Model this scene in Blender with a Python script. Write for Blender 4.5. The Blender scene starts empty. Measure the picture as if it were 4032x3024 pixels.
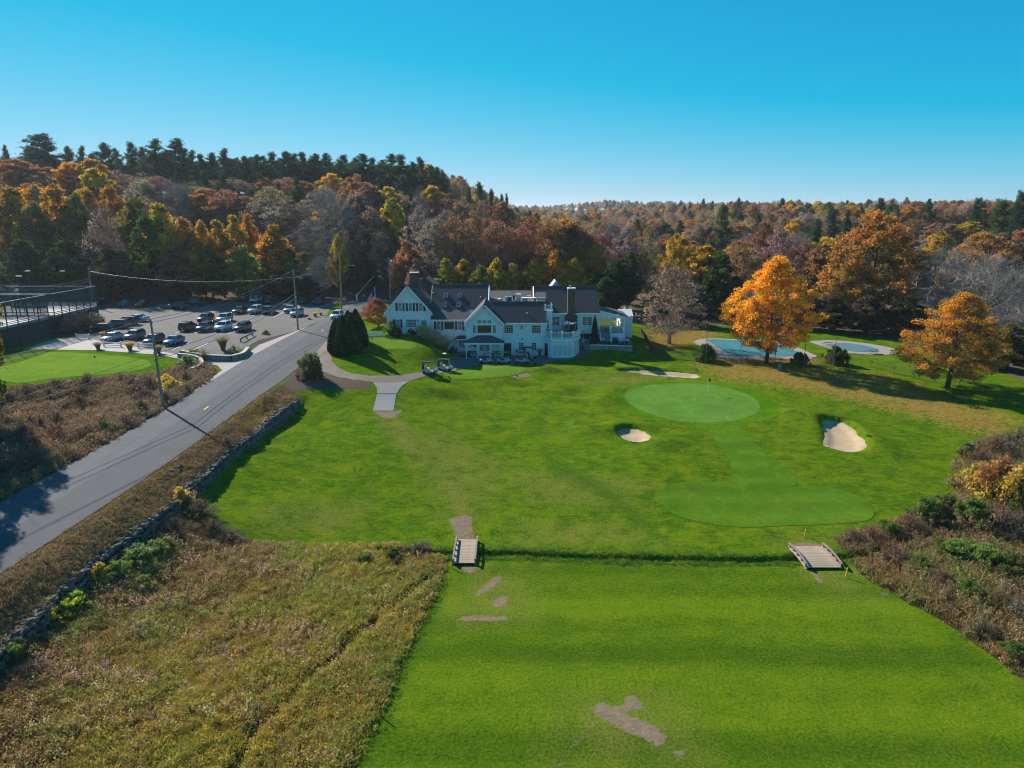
import bpy, bmesh, math, random
import numpy as np
from mathutils import Vector, Matrix
from mathutils.geometry import delaunay_2d_cdt
S = bpy.context.scene
COL = S.collection
R = math.radians
# ------------------------------------------------------------------ camera
CAM_H = 28.5
PITCH = R(13.5)
cam_d = bpy.data.cameras.new('camera'); cam = bpy.data.objects.new('camera', cam_d); COL.objects.link(cam)
cam.location = (0, 0, CAM_H); cam.rotation_euler = (R(90) - PITCH, 0, 0)
cam_d.sensor_width = 36; cam_d.lens = 25.0; cam_d.clip_start = 0.5; cam_d.clip_end = 12000
S.camera = cam
# ------------------------------------------------------------------ sky, sun, exposure
SUN_EL, SUN_AZ = R(32), R(-43.5)          # the sun stands behind the scene, to the left
w = bpy.data.worlds.new('World'); S.world = w; w.use_nodes = True
nt = w.node_tree; nt.nodes.clear()
sky = nt.nodes.new('ShaderNodeTexSky'); sky.sky_type = 'NISHITA'; sky.sun_disc = False
sky.sun_elevation = SUN_EL; sky.sun_rotation = SUN_AZ; sky.altitude = 50
sky.air_density = 0.9; sky.dust_density = 0.0; sky.ozone_density = 1.0; sky.altitude = 2500
# colour response of the photograph's sky: little red, even blue
sep = nt.nodes.new('ShaderNodeSeparateColor'); cmb = nt.nodes.new('ShaderNodeCombineColor'); nt.links.new(sky.outputs[0], sep.inputs[0])
def wmath(op, a, b, clamp0=False):
    n = nt.nodes.new('ShaderNodeMath'); n.operation = op
    for i, q in enumerate((a, b)):
        if isinstance(q, (int, float)): n.inputs[i].default_value = q
        else: nt.links.new(q, n.inputs[i])
    return n.outputs[0]
nt.links.new(wmath('MAXIMUM', wmath('MULTIPLY', wmath('SUBTRACT', sep.outputs[0], 2.7), .62), .02), cmb.inputs[0])
nt.links.new(wmath('MULTIPLY', wmath('DIVIDE', sep.outputs[1], wmath('ADD', sep.outputs[1], 5.5)), 8.1), cmb.inputs[1])
nt.links.new(wmath('MULTIPLY', wmath('DIVIDE', sep.outputs[2], wmath('ADD', sep.outputs[2], 3.2)), 8.6), cmb.inputs[2])
bg = nt.nodes.new('ShaderNodeBackground'); bg.inputs['Strength'].default_value = 0.074
wo = nt.nodes.new('ShaderNodeOutputWorld')
nt.links.new(cmb.outputs[0], bg.inputs['Color']); nt.links.new(bg.outputs[0], wo.inputs[0])
sd = bpy.data.lights.new('sun', 'SUN'); sd.energy = 4.8; sd.angle = R(0.53); sd.color = (1.0, 0.93, 0.82)
sun = bpy.data.objects.new('sun', sd); COL.objects.link(sun)
sun_dir = Vector((math.sin(SUN_AZ) * math.cos(SUN_EL), math.cos(SUN_AZ) * math.cos(SUN_EL), math.sin(SUN_EL)))
sun.rotation_euler = sun_dir.to_track_quat('Z', 'Y').to_euler(); sun.location = sun_dir * 200
S.view_settings.view_transform = 'Standard'; S.view_settings.look = 'None'
S.view_settings.exposure = 0.86; S.view_settings.gamma = 1.0; S.view_settings.use_curve_mapping = False
S.render.engine = 'CYCLES'
S.cycles.use_denoising = True; S.cycles.use_adaptive_sampling = False; S.cycles.sample_clamp_indirect = 4.0; S.cycles.filter_width = 1.15
S.cycles.max_bounces = 5; S.cycles.diffuse_bounces = 2; S.cycles.glossy_bounces = 2; S.cycles.transmission_bounces = 3
S.cycles.transparent_max_bounces = 4; S.cycles.volume_bounces = 0
S.cycles.caustics_reflective = False; S.cycles.caustics_refractive = False
# ------------------------------------------------------------------ survey: sight line through the photo (2212 x 1659 grid) -> place on the terrain
FX = 2800 * 2212 / 4032.0
def ray(u, v):
    r = (u - 1106) / FX; d = (v - 829.5) / FX
    return np.array([r, math.cos(PITCH) - d * math.sin(PITCH), -math.sin(PITCH) - d * math.cos(PITCH)])
def at_z(u, v, z):
    d = ray(u, v); t = (z - CAM_H) / d[2]; return (d[0] * t, d[1] * t)
def at_y(u, v, y):
    d = ray(u, v); t = y / d[1]; return Vector((d[0] * t, y, CAM_H + d[2] * t))
def ppm(x, y, z):            # photo-grid pixels per metre at a place
    return FX / (y * math.cos(PITCH) + (CAM_H - z) * math.sin(PITCH))
# ------------------------------------------------------------------ terrain height
CP = []
for u, v, z in [
    # road
    (54,1054,4.0),(150,1005,4.05),(247,950,4.2),(354,887,4.4),(455,824,4.8),(545,768,5.2),(614,731,5.5),(671,705,5.8),(714,681,6.0),
    (0,1241,3.9),(128,1158,4.0),(214,1101,4.05),(342,1015,4.25),(417,961,4.4),(476,917,4.5),(559,857,4.8),(647,793,5.1),(688,756,5.4),(712,729,5.6),
    (780,660,6.4),
    # parking lot, practice green, scrub
    (240,700,5.8),(400,700,5.8),(550,690,5.8),(640,670,6.0),(330,750,5.6),(480,760,5.5),(270,662,6.0),(420,662,6.0),(560,650,6.1),(735,655,6.3),
    (60,790,5.3),(200,790,5.3),(300,780,5.3),(340,790,5.2),(60,760,5.4),(130,740,5.5),(30,825,5.1),(200,812,5.1),
    (60,880,3.9),(200,870,3.9),(300,860,4.0),(100,950,3.7),(200,930,3.9),(60,1010,3.8),(400,820,4.4),(440,800,4.7),
    # upper lawn, path, apron
    (850,745,6.3),(900,735,6.7),(850,728,6.9),(760,735,6.3),(760,790,5.0),(860,800,4.3),(800,770,5.5),(920,775,4.9),(940,750,6.0),
    (740,805,4.75),(830,820,4.1),(700,770,5.3),(690,805,4.8),(760,830,4.4),(835,845,3.5),(830,890,2.7),(920,805,3.9),(960,790,3.6),
    (1000,782,3.5),(1060,775,3.5),(1130,772,3.5),(1180,775,3.5),(1050,788,3.5),(1170,786,3.5),(1060,800,3.55),(1000,812,3.5),(1110,805,3.5),
    (1240,776,3.5),(1215,770,3.5),(1265,755,4.3),(1300,745,5.0),
    # fairway in front of the clubhouse
    (640,855,3.9),(600,900,2.8),(700,880,3.0),(700,950,2.2),(560,960,2.6),(480,1060,1.9),(700,1050,1.3),(600,1120,1.1),(850,1000,1.5),(900,920,2.2),
    (930,850,2.6),(1000,870,2.0),(1100,850,2.4),(1200,840,2.8),(1160,812,3.1),(1280,815,2.7),(1250,790,3.3),(1320,770,3.7),(1380,760,3.9),
    (1000,1000,1.1),(1000,1120,.35),(1200,950,1.4),(1200,1090,.4),(1400,1000,1.3),(1500,960,1.5),(1320,880,2.1),
    (1380,860,2.35),(1487,830,2.5),(1487,868,2.3),(1600,880,2.2),(1487,910,1.9),(1600,850,2.4),
    (1650,1090,.35),(1500,1090,.35),(1800,1090,.35),(1900,1020,.8),(1700,980,1.3),(1850,900,1.7),(2000,960,1.2),(2050,900,1.7),(1950,1120,.35),(2100,1020,.6),
    (1420,806,2.75),(1500,790,3.0),(1655,790,3.0),(1800,800,2.8),(1900,830,2.4),(2045,840,2.2),(2150,900,1.7),(2212,880,1.8),
    (1440,770,3.4),(1520,775,3.2),(1600,760,3.15),(1700,750,3.15),(1800,760,3.1),(1560,730,3.2),(1660,725,3.15),(1850,750,3.1),(1930,755,3.0),
    (1440,740,3.9),(1400,720,4.4),(1500,705,3.6),(1780,715,3.2),(2000,770,2.8),(2150,810,2.6),(2212,850,2.2),
    (1345,745,4.7),(1380,735,4.6)]:
    x, y = at_z(u, v, z); CP.append((x, y, z))
CP += [(-22,140,7),(-14,140,7),(0,145,6.5),(15,145,5.8),(15,131,5.1),(20,130,5.0),(22,136,5.2),(-30,140,6.4),(-30,160,6.5),(0,165,6.2),(25,160,5.2),
       (-5,127.5,3.5),(3,127.5,3.5),(-11,129,3.5),(-11,126,3.55),(-16.5,127.7,6.7),
       (-60,175,6.3),(-90,175,6.3),(-120,150,6),(-140,110,5.5),(-100,80,4.5),(-75,60,4),(-60,35,3.8),(-55,20,3.8),(-75,110,5.2),(-85,130,5.5),(-100,130,5.7),(-70,140,5.7),
       (-40,25,3.7),(-36,10,3.6),(-30,25,.6),(-25,10,.3),(0,10,0),(30,10,0),(60,20,0.4),(60,45,.5),(45,55,.3),(80,80,1.2),(100,110,2),(110,140,3),(90,160,3.2),(60,170,3.4),(140,170,4),
       (-20,30,.15),(-8,30,0),(8,30,0),(25,30,0),(45,30,.2),(-20,42,.15),(-10,45,0),(5,45,0),(25,45,0),(40,42,.1),
       (-22,52,.3),(-10,54,.05),(0,54,0),(12,54,0),(25,54,0),(-28,45,.8),(-27,55,1.0),(0,59,.1),(12,60,.1),(25,60,.15),(-10,61,.2),(-20,60,.6),
       (-100,190,6.5),(0,190,6.2),(100,190,4.5),(180,190,5),(-180,190,7),(-200,100,6),(200,100,4)]
CP = np.array(CP)
_sc = 60.0
def _tps(r2):
    return np.where(r2 > 1e-12, 0.5 * r2 * np.log(np.maximum(r2, 1e-12)), 0)
_n = len(CP); _X = CP[:, :2] / _sc
_K = _tps(((_X[:, None] - _X[None]) ** 2).sum(-1)) + np.eye(_n) * 0.0006
_Pm = np.c_[np.ones(_n), _X]
_A = np.block([[_K, _Pm], [_Pm.T, np.zeros((3, 3))]])
_W = np.linalg.solve(_A, np.r_[CP[:, 2], 0, 0, 0])
def sstep(a, b, x):
    t = np.clip((x - a) / (b - a), 0, 1); return t * t * (3 - 2 * t)
def seg_dist(x, y, pts, closed=False):
    """distance to a polyline and signed side (positive to its left)"""
    x = np.asarray(x, float); y = np.asarray(y, float)
    best = np.full(x.shape, 1e9); side = np.zeros(x.shape)
    pts = [tuple(p[:2]) for p in pts]
    seq = list(zip(pts, pts[1:] + pts[:1])) if closed else list(zip(pts[:-1], pts[1:]))
    for (ax, ay), (bx, by) in seq:
        dx, dy = bx - ax, by - ay; L2 = dx * dx + dy * dy + 1e-12
        t = np.clip(((x - ax) * dx + (y - ay) * dy) / L2, 0, 1)
        d = np.hypot(x - ax - t * dx, y - ay - t * dy)
        m = d < best
        best = np.where(m, d, best); side = np.where(m, np.sign(dx * (y - ay) - dy * (x - ax)), side)
    return best, side
def inside(x, y, poly):
    x = np.asarray(x, float); y = np.asarray(y, float); c = np.zeros(x.shape, bool)
    n = len(poly)
    for i in range(n):
        ax, ay = poly[i][:2]; bx, by = poly[i - 1][:2]
        k = ((ay > y) != (by > y))
        c ^= k & (x < (bx - ax) * (y - ay) / ((by - ay) if by != ay else 1e-9) + ax)
    return c
def sdist(x, y, poly):       # positive inside
    d, _ = seg_dist(x, y, poly, True)
    return np.where(inside(x, y, poly), d, -d)
def px(pts, z):
    return [at_z(u, v, z) for u, v in pts]
# stone wall line (near -> far), ditches, bunkers
WALL = [at_z(u, v, z) for u, v, z in [(-90,1465,3.0),(0,1378,3.0),(100,1292,3.0),(200,1205,3.1),(280,1148,3.1),(340,1108,3.2),(395,1062,3.3),(450,1012,3.4),(510,962,3.6),(560,918,3.8),(605,880,4.1),(640,856,4.3)]]
DITCH = [(-12.5,56.6),(-9,56.2),(-4,56.0),(0,56.15),(4,55.7),(9,55.3),(14,55.2),(20,55.0),(25.5,55.2),(30,55.6),(36,56)]
DRAIN = [(-6.2,52.6),(-7.2,50.6),(-8.2,48.8),(-9.6,47.2),(-9.9,45.0),(-11.2,43.4),(-11.5,41.0),(-12.9,39.2),(-13.3,36.8),(-14.6,34.6),(-14.5,32),(-15.5,26)]
B_LONG = px([(1335,801),(1380,799),(1440,802),(1500,807),(1512,812),(1500,815),(1440,811),(1380,807),(1340,805)], 2.75)
B_LEFT = px([(1330,930),(1350,925),(1375,927),(1395,934),(1406,944),(1400,953),(1380,956),(1350,948),(1333,938)], 1.55)
B_RIGHT = px([(1770,913),(1790,909),(1818,911),(1845,925),(1862,942),(1872,958),(1868,966),(1835,968),(1800,962),(1778,955),(1782,940),(1778,926)], 1.6)
def h(x, y, cut=True):
    x = np.asarray(x, float); y = np.asarray(y, float); shp = x.shape
    xf = x.ravel(); yf = y.ravel(); out = np.empty(xf.shape)
    xc = np.clip(xf, -170, 170); yc = np.clip(yf, 5, 185)
    for i in range(0, len(xf), 40000):
        q = np.c_[xc[i:i + 40000], yc[i:i + 40000]] / _sc
        k = _tps(((q[:, None] - _X[None]) ** 2).sum(-1))
        out[i:i + 40000] = k @ _W[:_n] + _W[_n] + q @ _W[_n + 1:]
    z = out
    # roadside bank held up by the stone wall
    d, s = seg_dist(xf, yf, WALL); near = (d < 6) & (yf < 104)
    z = z + np.where(near, -0.55 * np.where(s < 0, np.exp(-(d / 2.2) ** 2), 0) + 0.45 * np.where(s > 0, np.exp(-(d / 1.6) ** 2), 0), 0) * sstep(104, 98, yf)
    # the road bed is graded even
    wr = (1 - sstep(5.0, 8.0, np.abs(xf + 39.8))) * sstep(190, 175, yf)
    z = z * (1 - wr) + wr * np.interp(yf, [10, 50, 65, 80, 95, 110, 125, 140, 160, 180, 200], [3.85, 3.95, 4.05, 4.25, 4.55, 4.88, 5.2, 5.5, 5.85, 6.1, 6.3])
    # ditch and drain
    d, s = seg_dist(xf, yf, DITCH); z = z - 0.75 * (1 - sstep(0.12, 0.6, d))
    d, s = seg_dist(xf, yf, DRAIN); z = z - 0.22 * (1 - sstep(0.15, 0.7, d))
    # practice green bank
    # bunkers: cut with a lip on their far side
    for poly, dep, lip in ((B_LONG, .4, .3), (B_LEFT, .42, .45), (B_RIGHT, .38, .42)):
        cx = np.mean([p[0] for p in poly]); cy = np.mean([p[1] for p in poly])
        m = (np.abs(xf - cx) < 16) & (np.abs(yf - cy) < 14)
        if m.any():
            sdv = sdist(xf[m], yf[m], poly)
            if cut: z[m] += -(dep + .45) * sstep(-0.1, 0.55, sdv)
            back = sstep(-0.5, 2.0, (yf[m] - cy) + (0.35 if poly is not B_RIGHT else -0.9) * (-(xf[m] - cx)))
            z[m] += lip * np.exp(-((sdv + 0.6) / 1.7) ** 2) * back * (sstep(0.5, -0.3, sdv) if cut else 0)
    # mounds
    for mx, my, sx, sy, a in MOUNDS:
        z = z + a * np.exp(-((xf - mx) / sx) ** 2 - ((yf - my) / sy) ** 2)
    # wooded hill behind the car park and the far country
    hill = 30 * sstep(188, 300, yf) * sstep(12, -58, xf) * (1 - 0.35 * sstep(-120, -330, xf))
    right = 9 * sstep(200, 340, yf) * sstep(95, 190, xf)
    far = 5 * sstep(300, 700, yf) + (9 + 5 * np.sin(xf / 330 + 1) + 4 * np.sin(xf / 140)) * sstep(900, 1900, yf)
    return (z + hill + right + far).reshape(shp)
MOUNDS = []
for u, v, z, sx, sy, a in [(1180,800,3.3,2.5,1.6,.45),(1130,835,2.6,3,1.5,-.25),(940,845,2.6,4,2,.25),(1310,865,2.2,2.2,2.5,.35),(1270,930,1.6,2.2,2,.3),(1440,960,1.5,2.4,2,.3),
                           (1730,900,1.8,3,2.5,.45),(1900,960,1.4,2.5,3,.3),(1000,860,2.2,5,2,-.2),(1540,780,3.1,4,1,.1),(1330,845,2.4,2.2,1.8,.3),(1240,850,2.5,2.5,2,-.25)]:
    _x, _y = at_z(u, v, z); MOUNDS.append((_x, _y, sx, sy, a * 1.7))
def hz(x, y):
    return float(h(np.array([x]), np.array([y]))[0])
_T = np.concatenate([np.arange(25, 230, .5), np.arange(230, 900, 4)])
def at(u, v, lift=0.0):
    """the place on the terrain seen along this sight line"""
    d = ray(u, v); t = _T / d[1]
    zz = CAM_H + d[2] * t - lift; hh = h(d[0] * t, _T)
    k = np.argmax(zz < hh)
    a = zz[k - 1] - hh[k - 1]; b = hh[k] - zz[k]; f = a / (a + b + 1e-9)
    y = _T[k - 1] + f * (_T[k] - _T[k - 1]); x = d[0] * y / d[1]
    return Vector((x, y, hz(x, y)))
# ------------------------------------------------------------------ materials
MATS = {}
def pmat(name, color, rough=.7, var=.12, scale=3.0, bump=0.0, bscale=30.0, metal=0.0, spec=.5, color2=None, coat=0.0, detail=4):
    if name in MATS: return MATS[name]
    m = bpy.data.materials.new(name); m.use_nodes = True; n = m.node_tree.nodes; l = m.node_tree.links
    b = n['Principled BSDF']; b.inputs['Roughness'].default_value = rough; b.inputs['Metallic'].default_value = metal
    b.inputs['Specular IOR Level'].default_value = spec; b.inputs['Coat Weight'].default_value = coat
    tc = n.new('ShaderNodeTexCoord')
    nz = n.new('ShaderNodeTexNoise'); nz.inputs['Scale'].default_value = scale; nz.inputs['Detail'].default_value = detail; l.new(tc.outputs['Object'], nz.inputs['Vector'])
    mx = n.new('ShaderNodeMix'); mx.data_type = 'RGBA'
    c = Vector(color); c2 = Vector(color2) if color2 else c * (1 - var)
    mx.inputs[6].default_value = (*(c2 if color2 else c * (1 - var)), 1); mx.inputs[7].default_value = (*(c if color2 else c * (1 + var)), 1)
    mr = n.new('ShaderNodeMapRange'); mr.inputs[1].default_value = .32; mr.inputs[2].default_value = .68; l.new(nz.outputs[0], mr.inputs[0])
    l.new(mr.outputs[0], mx.inputs[0]); l.new(mx.outputs[2], b.inputs['Base Color'])
    if bump:
        nb = n.new('ShaderNodeTexNoise'); nb.inputs['Scale'].default_value = bscale; nb.inputs['Detail'].default_value = 3; l.new(tc.outputs['Object'], nb.inputs['Vector'])
        bp = n.new('ShaderNodeBump'); bp.inputs['Strength'].default_value = bump; bp.inputs['Distance'].default_value = .05
        l.new(nb.outputs[0], bp.inputs['Height']); l.new(bp.outputs[0], b.inputs['Normal'])
    MATS[name] = m; return m
# ------------------------------------------------------------------ object helpers
def tag(o, label=None, cat=None, group=None, kind=None):
    if label: o['label'] = label
    if cat: o['category'] = cat
    if group: o['group'] = group
    if kind: o['kind'] = kind
    return o
def link(name, me, parent=None, mat=None):
    o = bpy.data.objects.new(name, me); COL.objects.link(o)
    if parent is not None: o.parent = parent
    if mat is not None and me is not None and len(me.materials) == 0: me.materials.append(mat)
    return o
def empty(name, loc=(0, 0, 0), rz=0.0, label=None, cat=None, group=None):
    o = bpy.data.objects.new(name, None); COL.objects.link(o); o.location = loc; o.rotation_euler = (0, 0, rz); o.empty_display_size = .3
    return tag(o, label, cat, group)
def children(o): return [c for c in o.children]
def copy_tree(o, parent=None):
    c = o.copy(); COL.objects.link(c); c.parent = parent
    if parent is not None: c.matrix_parent_inverse = o.matrix_parent_inverse.copy()
    for ch in list(o.children): copy_tree(ch, c)
    return c
class MB:
    """collects shapes; build() links them as one mesh"""
    def __init__(s): s.v = []; s.f = []; s.m = []; s.mats = []
    def mi(s, mat):
        if mat is None: return 0
        if mat not in s.mats: s.mats.append(mat)
        return s.mats.index(mat)
    def add(s, vs, fs, mat=None, M=None):
        k = len(s.v); i = s.mi(mat)
        for p in vs:
            p = Vector(p); s.v.append(tuple(M @ p) if M is not None else tuple(p))
        for f in fs: s.f.append(tuple(a + k for a in f)); s.m.append(i)
        return s
    def box(s, lo, hi, mat=None, M=None, bev=0.0):
        x0, y0, z0 = lo; x1, y1, z1 = hi
        if bev <= 0:
            vs = [(x0,y0,z0),(x1,y0,z0),(x1,y1,z0),(x0,y1,z0),(x0,y0,z1),(x1,y0,z1),(x1,y1,z1),(x0,y1,z1)]
            return s.add(vs, [(0,3,2,1),(4,5,6,7),(0,1,5,4),(1,2,6,5),(2,3,7,6),(3,0,4,7)], mat, M)
        bm = bmesh.new(); bmesh.ops.create_cube(bm, size=1)
        for v in bm.verts: v.co = Vector(((x0+x1)/2 + v.co.x*(x1-x0), (y0+y1)/2 + v.co.y*(y1-y0), (z0+z1)/2 + v.co.z*(z1-z0)))
        bmesh.ops.bevel(bm, geom=bm.edges[:] , offset=bev, segments=1, affect='EDGES')
        bm.verts.index_update(); s.add([v.co[:] for v in bm.verts], [[v.index for v in f.verts] for f in bm.faces], mat, M); bm.free(); return s
    def tube(s, pts, rad, n=6, mat=None, caps=True, M=None):
        pts = [Vector(p) for p in pts]; m = len(pts)
        rad = rad if isinstance(rad, (list, tuple)) else [rad] * m
        vs = []
        for i, p in enumerate(pts):
            t = (pts[min(i+1, m-1)] - pts[max(i-1, 0)])
            if t.length < 1e-9: t = Vector((0,0,1))
            t.normalize(); a = Vector((0,0,1)) if abs(t.z) < .9 else Vector((1,0,0))
            b = t.cross(a).normalized(); c = t.cross(b)
            for k in range(n):
                an = 2*math.pi*k/n; vs.append(p + (b*math.cos(an) + c*math.sin(an)) * rad[i])
        fs = [(i*n+k, i*n+(k+1) % n, (i+1)*n+(k+1) % n, (i+1)*n+k) for i in range(m-1) for k in range(n)]
        if caps: fs += [tuple(range(n))[::-1], tuple((m-1)*n+k for k in range(n))]
        return s.add(vs, fs, mat, M)
    def lathe(s, prof, n=10, mat=None, M=None):
        vs = [(r*math.cos(2*math.pi*k/n), r*math.sin(2*math.pi*k/n), z) for r, z in prof for k in range(n)]
        fs = [(i*n+k, i*n+(k+1) % n, (i+1)*n+(k+1) % n, (i+1)*n+k) for i in range(len(prof)-1) for k in range(n)]
        fs += [tuple(range(n))[::-1], tuple((len(prof)-1)*n+k for k in range(n))]
        return s.add(vs, fs, mat, M)
    def prism(s, poly, axis, a, b, mat=None, M=None):
        """poly of 2-D points extruded along axis 'x' (poly is y,z), 'y' (x,z) or 'z' (x,y)"""
        n = len(poly)
        mk = {'x': lambda p, t: (t, p[0], p[1]), 'y': lambda p, t: (p[0], t, p[1]), 'z': lambda p, t: (p[0], p[1], t)}[axis]
        vs = [mk(p, a) for p in poly] + [mk(p, b) for p in poly]
        fs = [tuple(range(n)), tuple(range(2*n-1, n-1, -1))] + [(i, (i+1) % n, n+(i+1) % n, n+i) for i in range(n)]
        return s.add(vs, fs, mat, M)
    def mesh(s, name, mat=None, smooth=False):
        me = bpy.data.meshes.new(name); me.from_pydata(s.v, [], s.f)
        for m in s.mats: me.materials.append(m)
        if not s.mats and mat is not None: me.materials.append(mat)
        if len(s.mats) > 1: me.polygons.foreach_set('material_index', s.m)
        bm = bmesh.new(); bm.from_mesh(me); bmesh.ops.recalc_face_normals(bm, faces=bm.faces[:]); bm.to_mesh(me); bm.free()
        if smooth: me.polygons.foreach_set('use_smooth', [True] * len(me.polygons))
        me.update(); return me
    def build(s, name, mat=None, parent=None, smooth=False):
        return link(name, s.mesh(name, mat, smooth), parent)
def fast_mesh(name, V, F, mat=None, cols=None, smooth=False):
    """V (n,3), F (m,k) numpy; cols: dict name -> (n,4)"""
    me = bpy.data.meshes.new(name); n = len(V); m, k = F.shape
    me.vertices.add(n); me.vertices.foreach_set('co', np.asarray(V, np.float32).ravel())
    me.loops.add(m * k); me.loops.foreach_set('vertex_index', np.asarray(F, np.int32).ravel())
    me.polygons.add(m); me.polygons.foreach_set('loop_start', np.arange(0, m * k, k, dtype=np.int32))
    if smooth: me.polygons.foreach_set('use_smooth', np.ones(m, bool))
    me.update(calc_edges=True)
    for nm, c in (cols or {}).items():
        a = me.attributes.new(nm, 'FLOAT_COLOR', 'POINT'); a.data.foreach_set('color', np.asarray(c, np.float32).ravel())
    if mat is not None: me.materials.append(mat)
    return me
# ------------------------------------------------------------------ ground
class NT:
    def __init__(s, mat): s.t = mat.node_tree; s.n = s.t.nodes; s.l = s.t.links
    def new(s, typ, **kw):
        x = s.n.new(typ)
        for k, v in kw.items(): setattr(x, k, v)
        return x
    def noise(s, vec, scale, detail=4, rough=.55, dist=0.0):
        x = s.new('ShaderNodeTexNoise'); x.inputs['Scale'].default_value = scale; x.inputs['Detail'].default_value = detail
        x.inputs['Roughness'].default_value = rough; x.inputs['Distortion'].default_value = dist; s.l.new(vec, x.inputs['Vector']); return x.outputs[0]
    def rng(s, v, a, b, c=0.0, d=1.0, smooth=False):
        x = s.new('ShaderNodeMapRange'); x.inputs[1].default_value = a; x.inputs[2].default_value = b; x.inputs[3].default_value = c; x.inputs[4].default_value = d
        if smooth: x.interpolation_type = 'SMOOTHSTEP'
        s.l.new(v, x.inputs[0]); return x.outputs[0]
    def math(s, op, a, b=None, c=None):
        x = s.new('ShaderNodeMath', operation=op)
        for i, q in enumerate((a, b, c)):
            if q is None: continue
            if isinstance(q, (int, float)): x.inputs[i].default_value = q
            else: s.l.new(q, x.inputs[i])
        return x.outputs[0]
    def mix(s, f, a, b, typ='MIX'):
        x = s.new('ShaderNodeMix', data_type='RGBA', blend_type=typ)
        for i, q in ((0, f), (6, a), (7, b)):
            if isinstance(q, (int, float)): x.inputs[i].default_value = q
            elif isinstance(q, tuple): x.inputs[i].default_value = (*q, 1) if len(q) == 3 else q
            else: s.l.new(q, x.inputs[i])
        return x.outputs[2]
    def attr(s, name):
        x = s.new('ShaderNodeAttribute'); x.attribute_name = name
        y = s.new('ShaderNodeSeparateColor'); s.l.new(x.outputs['Color'], y.inputs[0]); return y.outputs[0], y.outputs[1], y.outputs[2], x.outputs['Alpha']
    def coord(s): return s.new('ShaderNodeTexCoord').outputs['Object']
    def bump(s, hgt, strength, dist):
        x = s.new('ShaderNodeBump'); x.inputs['Strength'].default_value = strength; x.inputs['Distance'].default_value = dist
        s.l.new(hgt, x.inputs['Height']); return x.outputs[0]
def blank(name, rough=.9, spec=.15):
    m = bpy.data.materials.new(name); m.use_nodes = True; t = NT(m); b = t.n['Principled BSDF']
    b.inputs['Roughness'].default_value = rough; b.inputs['Specular IOR Level'].default_value = spec
    return m, t, b
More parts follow.
